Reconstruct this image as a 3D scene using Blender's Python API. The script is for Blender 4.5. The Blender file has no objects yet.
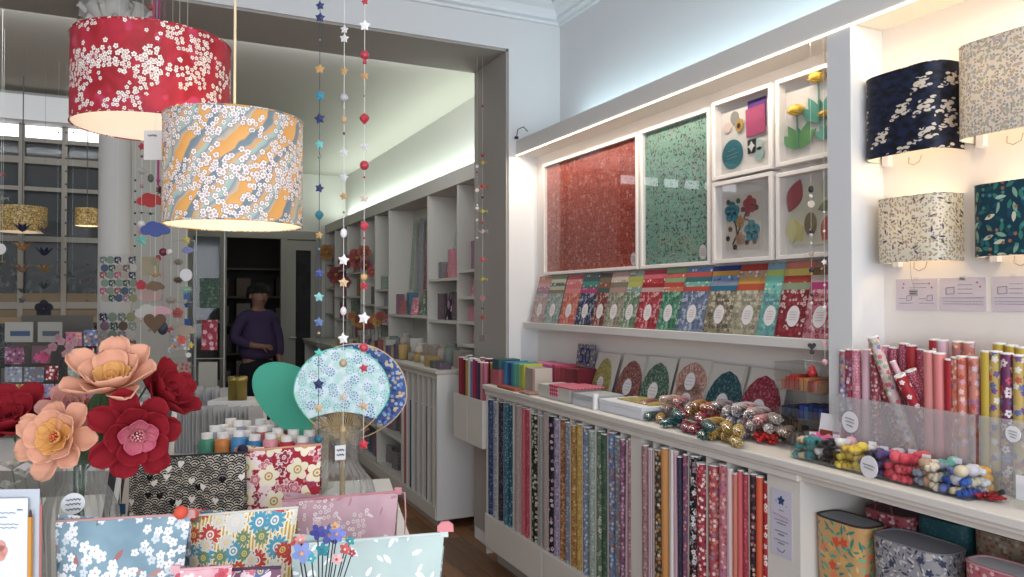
import bpy, math, random
from math import sin, cos, pi, radians, atan2, sqrt
from mathutils import Vector, Matrix
rnd = random.Random(7)
SC = bpy.context.scene
COL = SC.collection
# ------------------------------------------------------------------ camera
F = 765.0; YAW = radians(25.4); PIT = radians(0.86); CZ = 1.47
cd = bpy.data.cameras.new('camera'); cam = bpy.data.objects.new('camera', cd); COL.objects.link(cam)
cam.location = (0, 0, CZ); cam.rotation_euler = (pi/2 + PIT, 0, -YAW)
cd.sensor_width = 36; cd.lens = F/1024*36; cd.clip_start = 0.02
SC.camera = cam
SC.view_settings.view_transform = 'Standard'; SC.view_settings.look = 'None'
SC.view_settings.gamma = 1; SC.view_settings.exposure = EXPO = 0.32
try: SC.view_settings.use_curve_mapping = False
except Exception: pass
SC.cycles.use_denoising = True
SC.cycles.max_bounces = 8; SC.cycles.diffuse_bounces = 4; SC.cycles.transparent_max_bounces = 24
SC.cycles.caustics_reflective = False; SC.cycles.caustics_refractive = False
SC.cycles.sample_clamp_indirect = 4
# ------------------------------------------------------------------ world and large lights
w = bpy.data.worlds.new('sky'); SC.world = w; w.use_nodes = True
w.node_tree.nodes['Background'].inputs[0].default_value = (0.72, 0.82, 1, 1)
w.node_tree.nodes['Background'].inputs[1].default_value = 1.0
def area(name, loc, rot, sx, sy, e, col=(1, 1, 1), spread=180):
    l = bpy.data.lights.new(name, 'AREA'); l.shape = 'RECTANGLE'; l.size = sx; l.size_y = sy
    l.energy = e; l.color = col; l.spread = radians(spread)
    o = bpy.data.objects.new(name, l); COL.objects.link(o); o.location = loc; o.rotation_euler = rot
    return o
def point(name, loc, e, col, r=0.03):
    l = bpy.data.lights.new(name, 'POINT'); l.energy = e; l.color = col; l.shadow_soft_size = r
    o = bpy.data.objects.new(name, l); COL.objects.link(o); o.location = loc
    return o
# daylight through the shop front behind the camera (light travels +Y)
area('daylight_front', (-0.3, -1.72, 1.70), (radians(97), 0, 0), 3.8, 2.3, 88, (0.90, 0.945, 1.0))
# added fill light behind the header, out of view, brightening the back room
area('back_room_fill', (-0.2, 4.47, 2.94), (radians(72), 0, 0), 3.9, 0.06, 22, (0.9, 0.95, 1.0))
# strip on top of the shelf beam washing the upper wall
area('cove_right', (2.10, 1.4, 2.42), (radians(180), 0, 0), 0.08, 4.6, 7.5, (0.66, 0.9, 1.0))
# strip under the beam lip
area('shelf_strip', (1.915, 2.83, 2.297), (0, radians(18), 0), 0.005, 2.1, 10, (1.0, 0.88, 0.74))
area('lamp_strip', (1.915, 0.9, 2.297), (0, radians(18), 0), 0.005, 1.4, 1.6, (1.0, 0.84, 0.62))
# cove strip in the back room
area('cove_back', (2.12, 6.9, 2.42), (radians(180), 0, 0), 0.10, 4.8, 19, (0.86, 1.0, 0.93))

# ------------------------------------------------------------------ pixel ray helper (gives points at a real distance)
FW = Vector((sin(YAW)*cos(PIT), cos(YAW)*cos(PIT), sin(PIT))); RT = Vector((cos(YAW), -sin(YAW), 0)); UP = RT.cross(FW)
CAM = Vector((0, 0, CZ))
def ray(px, py): return FW + RT*((px-512)/F) + UP*((288.5-py)/F)
def PD(px, py, d): return CAM + ray(px, py)*d
def PX(px, py, v): r = ray(px, py); return CAM + r*(v/r.x)
def PY(px, py, v): r = ray(px, py); return CAM + r*(v/r.y)
def PZ(px, py, v): r = ray(px, py); return CAM + r*((v-CZ)/r.z)

# ------------------------------------------------------------------ materials
SAT = 0.88
def lin(c): return tuple((x/12.92 if x <= 0.04045 else ((x+0.055)/1.055)**2.4) for x in c)
def hx(s, k=1.0):
    if not isinstance(s, str): return tuple(s)+(1,) if len(s) == 3 else s
    s = s.lstrip('#'); c = lin([int(s[i:i+2], 16)/255 for i in (0, 2, 4)]); g = .3*c[0]+.59*c[1]+.11*c[2]
    return tuple(min(1, (g+(v-g)*SAT)*k) for v in c)+(1,)
class NT:
    def __init__(s, name, rough=0.6, spec=0.3):
        s.m = bpy.data.materials.new(name); s.m.use_nodes = True; s.t = s.m.node_tree
        s.b = s.t.nodes['Principled BSDF']; s.out = s.t.nodes['Material Output']
        s.b.inputs['Roughness'].default_value = rough; s.b.inputs['Specular IOR Level'].default_value = spec
    def n(s, typ, **kw):
        nd = s.t.nodes.new(typ)
        for k, v in kw.items(): setattr(nd, k, v)
        return nd
    def put(s, sock, v):
        if isinstance(v, bpy.types.NodeSocket): s.t.links.new(v, sock)
        else: sock.default_value = v
    def mt(s, op, a, b=None, c=None):
        nd = s.n('ShaderNodeMath', operation=op); s.put(nd.inputs[0], a)
        if b is not None: s.put(nd.inputs[1], b)
        if c is not None: s.put(nd.inputs[2], c)
        return nd.outputs[0]
    def vm(s, op, a, b=None):
        nd = s.n('ShaderNodeVectorMath', operation=op); s.put(nd.inputs[0], a)
        if b is not None: s.put(nd.inputs[1], b)
        return nd.outputs[1] if op in ('LENGTH', 'DISTANCE', 'DOT_PRODUCT') else nd.outputs[0]
    def mix(s, f, a, b):
        nd = s.n('ShaderNodeMix', data_type='RGBA'); s.put(nd.inputs[0], f); s.put(nd.inputs[6], a); s.put(nd.inputs[7], b)
        return nd.outputs[2]
    def ramp(s, f, stops, interp='LINEAR'):
        nd = s.n('ShaderNodeValToRGB'); r = nd.color_ramp; r.interpolation = interp
        while len(r.elements) < len(stops): r.elements.new(0.5)
        for e, (p, c) in zip(r.elements, stops): e.position = p; e.color = c
        s.put(nd.inputs[0], f); return nd.outputs[0]
    def pal(s, f, cols):
        return s.ramp(f, [(i/len(cols), hx(c)) for i, c in enumerate(cols)], 'CONSTANT') if len(cols) > 1 else hx(cols[0])
    def uv(s): return s.n('ShaderNodeTexCoord').outputs['UV']
    def obj(s): return s.n('ShaderNodeTexCoord').outputs['Object']
    def noise(s, v, sc, det=2, rough=0.5, dist=0):
        nd = s.n('ShaderNodeTexNoise'); s.put(nd.inputs['Vector'], v); nd.inputs['Scale'].default_value = sc
        nd.inputs['Detail'].default_value = det; nd.inputs['Roughness'].default_value = rough; nd.inputs['Distortion'].default_value = dist
        return nd.outputs['Fac']
    def sep(s, v):
        nd = s.n('ShaderNodeSeparateXYZ'); s.put(nd.inputs[0], v); return nd.outputs
    def cells(s, uv, sc, seed, rand=0.85):
        nd = s.n('ShaderNodeTexVoronoi', voronoi_dimensions='2D'); nd.inputs['Scale'].default_value = sc
        nd.inputs['Randomness'].default_value = rand
        p = s.vm('ADD', uv, (seed*1.37+0.5, seed*0.73+0.5, 0)); s.put(nd.inputs['Vector'], p)
        d = s.vm('SUBTRACT', p, nd.outputs['Position']); sx = s.sep(d)
        c = s.n('ShaderNodeSeparateColor'); s.put(c.inputs[0], nd.outputs['Color'])
        return s.mt('MULTIPLY', sx[0], sc), s.mt('MULTIPLY', sx[1], sc), c.outputs
    def flower(s, base, uv, sc, R, cols, centre=None, dens=1.0, petals=5, seed=0, ring=None, rand=0.85):
        x, y, c = s.cells(uv, sc, seed, rand)
        ang = s.mt('ADD', s.mt('ARCTAN2', y, x), s.mt('MULTIPLY', c[2], 6.28))
        r = s.mt('SQRT', s.mt('ADD', s.mt('MULTIPLY', x, x), s.mt('MULTIPLY', y, y)))
        pet = s.mt('MULTIPLY_ADD', s.mt('ABSOLUTE', s.mt('COSINE', s.mt('MULTIPLY', ang, petals/2))), R*0.42, R*0.58)
        on = s.mt('LESS_THAN', c[0], dens)
        col = s.pal(c[1], cols)
        out = base
        if ring: out = s.mix(s.mt('MULTIPLY', s.mt('LESS_THAN', r, s.mt('MULTIPLY', pet, 1.18)), on), out, hx(ring))
        out = s.mix(s.mt('MULTIPLY', s.mt('LESS_THAN', r, pet), on), out, col)
        if centre: out = s.mix(s.mt('MULTIPLY', s.mt('LESS_THAN', r, R*0.24), on), out, hx(centre))
        return out
    def leaf(s, base, uv, sc, a, b, cols, dens=1.0, seed=0):
        x, y, c = s.cells(uv, sc, seed+3)
        t = s.mt('MULTIPLY', c[2], 6.28); ct = s.mt('COSINE', t); st = s.mt('SINE', t)
        u = s.mt('DIVIDE', s.mt('ADD', s.mt('MULTIPLY', x, ct), s.mt('MULTIPLY', y, st)), a)
        v = s.mt('DIVIDE', s.mt('SUBTRACT', s.mt('MULTIPLY', y, ct), s.mt('MULTIPLY', x, st)), b)
        m = s.mt('LESS_THAN', s.mt('ADD', s.mt('MULTIPLY', u, u), s.mt('ABSOLUTE', v)), 1.0)
        return s.mix(s.mt('MULTIPLY', m, s.mt('LESS_THAN', c[0], dens)), base, s.pal(c[1], cols))
    def band(s, v, period, duty):       # 1 inside the stripe
        return s.mt('LESS_THAN', s.mt('FRACT', s.mt('DIVIDE', s.mt('ADD', v, 50.0), period)), duty)
    def done(s, col, trans=0.0, bump=None):
        s.put(s.b.inputs['Base Color'], col)
        if bump is not None:
            bn = s.n('ShaderNodeBump'); bn.inputs['Strength'].default_value = bump[1]; bn.inputs['Distance'].default_value = bump[2]
            s.put(bn.inputs['Height'], bump[0]); s.put(s.b.inputs['Normal'], bn.outputs[0])
        if trans:
            tr = s.n('ShaderNodeBsdfTranslucent'); s.put(tr.inputs[0], col); mx = s.n('ShaderNodeMixShader')
            mx.inputs[0].default_value = trans; s.t.links.new(s.b.outputs[0], mx.inputs[1]); s.t.links.new(tr.outputs[0], mx.inputs[2])
            s.t.links.new(mx.outputs[0], s.out.inputs[0])
        return s.m
MC = {}
def plain(c, rough=0.55, spec=0.3, metal=0.0, name=None):
    key = (c if isinstance(c, str) else tuple(c), rough, spec, metal)
    if key in MC: return MC[key]
    n = NT(name or 'paint', rough, spec); n.b.inputs['Metallic'].default_value = metal
    v = n.noise(n.obj(), 9, 2); k = hx(c)
    dk = tuple(x*0.93 for x in k[:3])+(1,)
    MC[key] = n.done(n.mix(n.mt('MULTIPLY', v, 0.8), k, dk)); return MC[key]
def emis(c, st, name='glow'):
    m = bpy.data.materials.new(name); m.use_nodes = True; t = m.node_tree; b = t.nodes['Principled BSDF']
    b.inputs['Base Color'].default_value = hx(c); b.inputs['Emission Color'].default_value = hx(c); b.inputs['Emission Strength'].default_value = st
    return m
def clear(tint='#ffffff', refl=1.0, haze=0.0, name='clear_acrylic', rough=0.05):
    m = bpy.data.materials.new(name); m.use_nodes = True; t = m.node_tree; t.nodes.remove(t.nodes['Principled BSDF'])
    out = t.nodes['Material Output']; tr = t.nodes.new('ShaderNodeBsdfTransparent'); tr.inputs[0].default_value = hx(tint)
    gl = t.nodes.new('ShaderNodeBsdfGlossy'); gl.inputs['Roughness'].default_value = rough
    lw = t.nodes.new('ShaderNodeLayerWeight'); lw.inputs[0].default_value = 0.35
    mm = t.nodes.new('ShaderNodeMath'); mm.operation = 'MULTIPLY'; t.links.new(lw.outputs['Fresnel'], mm.inputs[0]); mm.inputs[1].default_value = refl
    mx = t.nodes.new('ShaderNodeMixShader'); t.links.new(mm.outputs[0], mx.inputs[0]); t.links.new(tr.outputs[0], mx.inputs[1]); t.links.new(gl.outputs[0], mx.inputs[2])
    last = mx
    if haze:
        df = t.nodes.new('ShaderNodeBsdfDiffuse'); df.inputs[0].default_value = (0.85, 0.85, 0.85, 1); m2 = t.nodes.new('ShaderNodeMixShader'); m2.inputs[0].default_value = haze
        t.links.new(mx.outputs[0], m2.inputs[1]); t.links.new(df.outputs[0], m2.inputs[2]); last = m2
    t.links.new(last.outputs[0], out.inputs[0]); return m

def paper(name, bg, *layers, rough=0.45, spec=0.35, bg2=None, trans=0, stripe=None):
    """printed paper or cloth: ground (bg2 = soft brushed second tone) under layers of small flowers ('f') or leaves ('l')"""
    n = NT(name, rough, spec); uv = n.uv(); col = hx(bg)
    if bg2:
        col = n.mix(n.ramp(n.noise(uv, 14, 1), [(0.42, (0, 0, 0, 1)), (0.56, (1, 1, 1, 1))]), col, hx(bg2))
    if stripe:
        col = n.mix(n.band(n.sep(uv)[0], stripe[0], 0.5), col, hx(stripe[1]))
    for i, L in enumerate(layers):
        k = L[0]
        if k == 'f': col = n.flower(col, uv, L[1], L[2], L[3], *(L[4:]), seed=i+len(name)) if len(L) < 8 else n.flower(col, uv, L[1], L[2], L[3], L[4], L[5], L[6], i+len(name), L[7])
        else: col = n.leaf(col, uv, L[1], L[2], L[3], L[4], L[5] if len(L) > 5 else 1.0, seed=i*2+len(name))
    return n.done(col, trans)

# ------------------------------------------------------------------ mesh collector
class MB:
    def __init__(s): s.v = []; s.f = []; s.uv = []; s.mi = []; s.sm = []; s.M = Matrix.Identity(4); s.cur = 0
    def at(s, loc=(0, 0, 0), rz=0, rx=0, ry=0, sc=1):
        s.M = Matrix.Translation(loc) @ Matrix.Rotation(rz, 4, 'Z') @ Matrix.Rotation(ry, 4, 'Y') @ Matrix.Rotation(rx, 4, 'X') @ Matrix.Scale(sc, 4); return s
    def mat(s, i): s.cur = i; return s
    def add(s, verts, faces, uvs, smooth=False):
        b = len(s.v); s.v += [tuple(s.M @ Vector(p)) for p in verts]
        for f, u in zip(faces, uvs):
            s.f.append([b+i for i in f]); s.uv.append(u); s.mi.append(s.cur); s.sm.append(smooth)
        return s
    def box(s, x0, x1, y0, y1, z0, z1):
        v = [(x, y, z) for x in (x0, x1) for y in (y0, y1) for z in (z0, z1)]
        fs = [(0, 1, 3, 2), (4, 6, 7, 5), (0, 4, 5, 1), (2, 3, 7, 6), (0, 2, 6, 4), (1, 5, 7, 3)]
        us = []
        for f in fs:
            p = [v[i] for i in f]; ax = [k for k in range(3) if max(q[k] for q in p)-min(q[k] for q in p) > 1e-9]
            a, b_ = (ax+[0, 1])[:2] if len(ax) < 2 else ax
            us.append([(q[a], q[b_]) for q in p])
        return s.add(v, fs, us)
    def cbox(s, c, d): return s.box(c[0]-d[0]/2, c[0]+d[0]/2, c[1]-d[1]/2, c[1]+d[1]/2, c[2]-d[2]/2, c[2]+d[2]/2)
    def rings(s, rings, closed=True, caps=True, smooth=True, ulen=None):
        """skin a list of equal-length loops"""
        n = len(rings[0]); v = [p for r in rings for p in r]; fs = []; us = []; vv = 0
        for k in range(len(rings)-1):
            L = (Vector(rings[k][0])-Vector(rings[k+1][0])).length; uu = 0
            for i in range(n if closed else n-1):
                j = (i+1) % n; du = max((Vector(rings[k][i])-Vector(rings[k][j])).length, (Vector(rings[k+1][i])-Vector(rings[k+1][j])).length)
                fs.append((k*n+i, k*n+j, (k+1)*n+j, (k+1)*n+i)); us.append([(uu, vv), (uu+du, vv), (uu+du, vv+L), (uu, vv+L)]); uu += du
            vv += L
        s.add(v, fs, us, smooth)
        if caps and closed:
            for r, rev in ((rings[0], True), (rings[-1], False)):
                q = list(r)[::-1] if rev else list(r)
                s.add(q, [tuple(range(n))], [[(p[0], p[1]) for p in q]])
        return s
    def cyl(s, p0, p1, r0, r1=None, n=12, caps=True, smooth=True):
        r1 = r0 if r1 is None else r1; p0 = Vector(p0); p1 = Vector(p1); d = (p1-p0).normalized()
        a = d.orthogonal().normalized(); b = d.cross(a)
        return s.rings([[tuple(p+(a*cos(2*pi*i/n)+b*sin(2*pi*i/n))*r) for i in range(n)] for p, r in ((p0, r0), (p1, r1))], caps=caps, smooth=smooth)
    def lathe(s, prof, c=(0, 0, 0), n=20, caps=False, smooth=True, rib=0, ribn=0):
        return s.rings([[(c[0]+r*(1+rib*cos(ribn*2*pi*i/n))*cos(2*pi*i/n), c[1]+r*(1+rib*cos(ribn*2*pi*i/n))*sin(2*pi*i/n), c[2]+z) for i in range(n)] for r, z in prof], caps=caps, smooth=smooth)
    def sph(s, c, r, n=10, m=6, sz=1.0):
        pr = [(max(1e-4, r*sin(pi*k/m)), -r*sz*cos(pi*k/m)) for k in range(m+1)]; return s.lathe(pr, c, n)
    def tube(s, pts, r, n=6, taper=1.0):
        pts = [Vector(p) for p in pts]; R = []; a = None; N = len(pts)
        for i, p in enumerate(pts):
            d = (pts[min(i+1, N-1)]-pts[max(i-1, 0)]).normalized()
            a = d.orthogonal() if a is None else (a-d*a.dot(d)); a = a.normalized(); b = d.cross(a)
            rr = (r[i] if isinstance(r, (list, tuple)) else r*(1+(taper-1)*i/(N-1)))
            R.append([tuple(p+(a*cos(2*pi*k/n)+b*sin(2*pi*k/n))*rr) for k in range(n)])
        return s.rings(R)
    def poly(s, pts, z0, z1, smooth=False):
        """2D outline in XY extruded along Z"""
        a = sum(pts[i][0]*pts[(i+1) % len(pts)][1]-pts[(i+1) % len(pts)][0]*pts[i][1] for i in range(len(pts)))
        if a < 0: pts = pts[::-1]
        return s.rings([[(x, y, z0) for x, y in pts], [(x, y, z1) for x, y in pts]], smooth=smooth)
    def grid(s, fn, nu, nv, us=1.0, vs=1.0, smooth=True):
        v = [tuple(fn(i/nu, j/nv)) for j in range(nv+1) for i in range(nu+1)]; fs = []; uu = []
        for j in range(nv):
            for i in range(nu):
                a = j*(nu+1)+i; fs.append((a, a+1, a+nu+2, a+nu+1))
                uu.append([((i+e)/nu*us, (j+g)/nv*vs) for e, g in ((0, 0), (1, 0), (1, 1), (0, 1))])
        return s.add(v, fs, uu, smooth)
    def build(s, name, mats, parent=None, bevel=0, loc=None, solid=0, sub=0):
        me = bpy.data.meshes.new(name)
        o = Vector(loc) if loc is not None else Vector((0, 0, 0))
        me.from_pydata([tuple(Vector(p)-o) for p in s.v], [], s.f); ul = me.uv_layers.new(name='UVMap'); k = 0
        for f, u in zip(s.f, s.uv):
            for q in u: ul.data[k].uv = q; k += 1
        me.polygons.foreach_set('material_index', s.mi); me.polygons.foreach_set('use_smooth', s.sm)
        for m in (mats if isinstance(mats, (list, tuple)) else [mats]): me.materials.append(m)
        me.update(); ob = bpy.data.objects.new(name, me); COL.objects.link(ob); ob.location = o
        if parent: ob.parent = parent
        if bevel:
            b = ob.modifiers.new('bevel', 'BEVEL'); b.width = bevel; b.segments = 2; b.limit_method = 'ANGLE'; b.angle_limit = radians(50)
        if solid:
            q = ob.modifiers.new('solid', 'SOLIDIFY'); q.thickness = solid; q.offset = 0
        if sub:
            q = ob.modifiers.new('sub', 'SUBSURF'); q.levels = sub; q.render_levels = sub
        return ob
def tag(o, label=None, cat=None, group=None, kind=None):
    if label: o['label'] = label
    if cat: o['category'] = cat
    if group: o['group'] = group
    if kind: o['kind'] = kind
    return o
def thing(name, label, cat, loc=(0, 0, 0), rz=0, group=None, rx=0, ry=0):
    o = bpy.data.objects.new(name, None); COL.objects.link(o); o.location = loc; o.rotation_euler = (rx, ry, rz)
    o.empty_display_size = 0.05
    return tag(o, label, cat, group)
def S(name, mb, m, **kw): o = mb.build(name, m, **kw); o['kind'] = 'structure'; return o
def tree_copy(o, parent=None):
    c = o.copy(); COL.objects.link(c); c.parent = parent
    for ch in o.children: tree_copy(ch, c)
    return c
def text_ob(body, size, m, parent, loc, rot, name='lettering', ext=0.0004):
    cu = bpy.data.curves.new(name, 'FONT'); cu.body = body; cu.size = size; cu.extrude = ext; cu.align_x = 'CENTER'; cu.align_y = 'CENTER'
    cu.materials.append(m); tmp = bpy.data.objects.new(name, cu); COL.objects.link(tmp); dg = bpy.context.evaluated_depsgraph_get()
    me = bpy.data.meshes.new_from_object(tmp.evaluated_get(dg)); bpy.data.objects.remove(tmp); bpy.data.curves.remove(cu)
    o = bpy.data.objects.new(name, me); COL.objects.link(o); o.parent = parent; o.location = loc; o.rotation_euler = rot
    return o
def star_pts(r, k=5, inner=0.45, a0=pi/2): return [(r*(1 if i % 2 == 0 else inner)*cos(a0+pi*i/k), r*(1 if i % 2 == 0 else inner)*sin(a0+pi*i/k)) for i in range(2*k)]
def ell(rx_, ry_, n=20, a0=0): return [(rx_*cos(a0+2*pi*i/n), ry_*sin(a0+2*pi*i/n)) for i in range(n)]
RIGHTWALL = -pi/2   # an object drawn in its local XZ plane facing -Y, turned to face -X: local x -> -Y
FACECAM = -YAW
# ------------------------------------------------------------------ base materials
def wallmat(name, c, rough=0.85):
    n = NT(name, rough, 0.15); v = n.noise(n.obj(), 2.5, 3); b = n.noise(n.obj(), 160, 2)
    k = hx(c); return n.done(n.mix(n.mt('MULTIPLY', v, 0.5), k, tuple(x*0.92 for x in k[:3])+(1,)), bump=(b, 0.08, 0.002))
M_WALL = wallmat('wall_paint', '#dcdcdc'); M_SHELF = wallmat('shelf_lacquer', '#dedad4', 0.45); M_CEIL = wallmat('ceiling_paint', '#e2e4e6')
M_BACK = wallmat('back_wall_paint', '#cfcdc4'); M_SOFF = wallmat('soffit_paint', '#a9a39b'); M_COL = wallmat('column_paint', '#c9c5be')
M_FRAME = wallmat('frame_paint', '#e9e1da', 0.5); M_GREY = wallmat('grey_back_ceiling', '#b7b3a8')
def floor_mat():
    n = NT('oak_boards', 0.35, 0.4); x = n.sep(n.obj())
    row = n.mt('FLOOR', n.mt('DIVIDE', x[0], 0.11)); wn = n.n('ShaderNodeTexWhiteNoise', noise_dimensions='1D'); n.put(wn.inputs['W'], row)
    yy = n.mt('ADD', n.mt('DIVIDE', x[1], 1.1), wn.outputs[0]); wn2 = n.n('ShaderNodeTexWhiteNoise', noise_dimensions='2D')
    cmb = n.n('ShaderNodeCombineXYZ'); n.put(cmb.inputs[0], row); n.put(cmb.inputs[1], n.mt('FLOOR', yy)); n.put(wn2.inputs['Vector'], cmb.outputs[0])
    sc = n.vm('MULTIPLY', n.obj(), (18, 1.6, 1)); gr = n.noise(sc, 3, 4, 0.6, 0.4)
    c = n.ramp(n.mt('ADD', n.mt('MULTIPLY', gr, 0.6), n.mt('MULTIPLY', wn2.outputs[0], 0.4)), [(0.2, hx('#60401f')), (0.8, hx('#a87246'))])
    gap = n.mt('MAXIMUM', n.mt('LESS_THAN', n.mt('FRACT', n.mt('DIVIDE', x[0], 0.11)), 0.03), n.mt('LESS_THAN', n.mt('FRACT', yy), 0.004))
    return n.done(n.mix(gap, c, hx('#22150c')))
M_FLOOR = floor_mat()
# ------------------------------------------------------------------ setting
XW = 2.19; YP = 3.95; YQ = 4.40; ZS = 2.905; XL = -2.6; YF = -1.8; ZC = 3.38
S('floor', MB().box(XL-.1, 2.45, YF-.1, 12, -0.06, 0), M_FLOOR)
S('ceiling', MB().box(XL-.1, XW+.1, YF-.1, YP+0.05, ZC, ZC+.1), M_CEIL)
S('wall_right', MB().box(XW, XW+.12, YF, YP+0.2, 0, ZC), M_WALL)
S('wall_left', MB().box(XL-.12, XL, YF, 6.7, 0, ZC), M_WALL)
# shop front behind the camera: piers and lintel around a wide opening
S('wall_front', MB().box(XL, -2.3, YF-.12, YF, 0, ZC).box(1.75, XW, YF-.12, YF, 0, ZC).box(-2.3, 1.75, YF-.12, YF, 2.95, ZC).box(-2.3, 1.75, YF-.12, YF, 0, 0.5), M_WALL)
# partition with the wide opening: pier on the right, header above
S('wall_partition', MB().box(1.85, XW+.1, YP, YQ, 0, 3.38).box(XL, 1.85, YP, YQ, ZS, 3.38), M_WALL)
S('trim_1', MB().box(XL, 1.85, YP-.012, YP, ZS, ZS+.018).box(1.85, 1.868, YP-.012, YP, 0, ZS+.018), M_WALL)
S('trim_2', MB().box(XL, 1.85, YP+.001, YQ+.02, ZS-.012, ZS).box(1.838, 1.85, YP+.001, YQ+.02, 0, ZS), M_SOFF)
# cornice swept round the corner
prof = [(0, 3.085), (.022, 3.085), (.022, 3.10), (.05, 3.105), (.05, 3.125), (.075, 3.15), (.12, 3.165), (.12, 3.205), (.135, 3.205), (.135, 3.19), (.19, 3.20), (.19, 3.24), (.26, 3.255), (.26, 3.29), (.275, 3.29), (.275, 3.27), (.36, 3.285), (.36, 3.33), (.43, 3.335), (.43, 3.36), (.56, 3.365), (.56, 3.40), (0, 3.40)]
cm = MB(); cm.rings([[(XL, YP-o, z) for o, z in prof], [(XW-o, YP-o, z) for o, z in prof], [(XW-o, YF, z) for o, z in prof]], closed=True, caps=True, smooth=False)
S('trim_3', cm, M_CEIL)
# back room shell
ZB = 3.0
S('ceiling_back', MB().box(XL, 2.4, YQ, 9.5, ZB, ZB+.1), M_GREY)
S('wall_back_right', MB().box(2.2, 2.32, YQ, 9.5, 0, ZB+.05), M_BACK)
S('wall_back_return', MB().box(0.20, 0.28, 6.7, 9.45, 0, ZB), M_BACK)
S('trim_4', MB().box(XL, 0.26, 6.44, 6.6, 2.765, 2.945), M_WALL)
# column
S('column', MB().lathe([(0.10, 0), (0.10, 0.12), (0.082, 0.16), (0.075, 0.2), (0.072, 2.70), (0.072, 2.72)], (-0.15, 4.175, 0), 28), M_COL)
cap = MB(); cap.lathe([(0.072, 2.70), (0.088, 2.72), (0.082, 2.74), (0.10, 2.765), (0.125, 2.785), (0.118, 2.80), (0.14, 2.83), (0.155, 2.86), (0.14, 2.875), (0.16, 2.905)], (-0.15, 4.175, 0), 48, rib=0.045, ribn=8)
for k in range(8):
    a = k*pi/4; cap.tube([(-0.15+cos(a)*r, 4.175+sin(a)*r, z) for r, z in ((.08, 2.71), (.105, 2.75), (.14, 2.785), (.165, 2.80), (.168, 2.78))], [.018, .022, .02, .015, .008], 6)
    a += pi/8; cap.tube([(-0.15+cos(a)*r, 4.175+sin(a)*r, z) for r, z in ((.10, 2.79), (.135, 2.84), (.17, 2.87), (.175, 2.85))], [.016, .02, .016, .008], 6)
S('column_capital', cap, M_COL)
# window wall of the back room (street side)
ww = MB(); ww.box(XL, -1.95, 6.6, 6.7, 0, ZB).box(-0.30, 0.28, 6.6, 6.7, 0, ZB).box(-1.95, -.30, 6.6, 6.7, 2.765, ZB).box(-1.95, -.30, 6.6, 6.7, 0, 0.75)
S('wall_window', ww, wallmat('window_wall_paint', '#a5a29a'))
fr = MB()
for x in (-1.94, -1.665, -1.393, -1.12, -.849, -.575, -.31): fr.box(x-.018, x+.018, 6.585, 6.64, 0.75, 2.765)
for z, h in ((2.65, .03), (2.5, .05), (2.29, .03), (1.92, .04), (1.43, .05), (0.77, .04)): fr.box(-1.95, -.30, 6.59, 6.63, z-h/2, z+h/2)
S('window_1', fr, wallmat('window_frame_paint', '#8f8a80'))
S('window_2', MB().box(-1.95, -.30, 6.645, 6.65, 2.665, 2.765), emis('#f4f8ff', 1.6, 'bright_transom_pane'))  # panes emit by themselves, standing in for the bright sky behind them
S('window_3', MB().box(-1.95, -.30, 6.645, 6.65, 0.75, 2.665), clear('#c8cccc', 0.12, 0.05, 'window_glass'))
S('trim_5', MB().box(-1.95, -.30, 6.66, 6.70, 2.535, 2.60), wallmat('blind_box', '#7a7060'))
S('trim_6', MB().box(-1.95, -.30, 6.52, 6.585, 1.30, 1.345), wallmat('ledge_wood', '#8d7a60'))
tag(MB().box(-1.95, -.30, 6.60, 6.62, 1.345, 1.52).build('window_film', wallmat('kraft_film', '#7c6c56')), 'tan band across the lower part of the street windows', 'window film')
# outside: a shaded facade and street greenery
S('wall_street', MB().box(-9, 0.15, 8.75, 8.95, 0, 4.2), wallmat('street_stone', '#7d7f80'))
gm = paper('street_leaves', '#0c1c16', ('l', 13, .55, .22, ['#2c6450', '#1f4a48', '#4c8468', '#7c9c98', '#16382c'], .9), ('l', 19, .5, .2, ['#6c9080', '#1c5440', '#a0b0a8'], .4), rough=0.9)
hd = MB()
for k in range(26):
    x = -4.2+k*.16; hd.sph((x, 8.3+rnd.uniform(-.15, .15), 1.55+rnd.uniform(-.2, .35)), rnd.uniform(.18, .3), 10, 7)
    hd.sph((x, 8.3+rnd.uniform(-.15, .15), 1.1+rnd.uniform(-.1, .2)), rnd.uniform(.2, .3), 10, 7)
tag(hd.build('hedge', gm), 'dark green clipped hedge outside the street windows', 'hedge')
tag(MB().box(-4.4, .05, 8.0, 8.6, 0, .60).build('planter', plain('#55585a')), 'long grey planter under the hedge outside the windows', 'planter')
# far wall with glazed door
YD = 9.45
fw = MB(); fw.box(0.20, 0.40, YD, YD+.1, 0, ZB).box(1.90, 2.3, YD, YD+.1, 0, ZB).box(0.40, 1.90, YD, YD+.1, 2.30, ZB)
S('wall_far', fw, M_BACK)
df = MB()
for x in (.42, .78, 1.46, 1.87): df.box(x-.035, x+.035, YD-.02, YD+.06, 0, 2.199)
df.box(.40, 1.9, YD-.02, YD+.06, 2.2, 2.30).box(.45, .76, YD-.01, YD+.04, 0, .55).box(.45, .76, YD-.01, YD+.04, 1.2, 1.24)
S('trim_7', df, wallmat('door_frame_paint', '#9f9b92'))
S('window_4', MB().box(.45, .76, YD+.01, YD+.02, .55, 2.2), clear('#8d9494', 1, 0.06, 'side_glass'))
dl = MB(); dl.box(1.49, 1.60, YD, YD+.045, 0, 2.19).box(1.78, 1.835, YD, YD+.045, 0, 2.19).box(1.60, 1.78, YD, YD+.045, 2.07, 2.19).box(1.60, 1.78, YD, YD+.045, 0, .45)
d = S('door_1', dl, wallmat('door_paint', '#a39f96'))
o = MB().box(1.60, 1.78, YD+.02, YD+.028, .45, 2.07).build('glass', clear('#6b706e', 1, 0.04, 'door_glass'), d)
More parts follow.
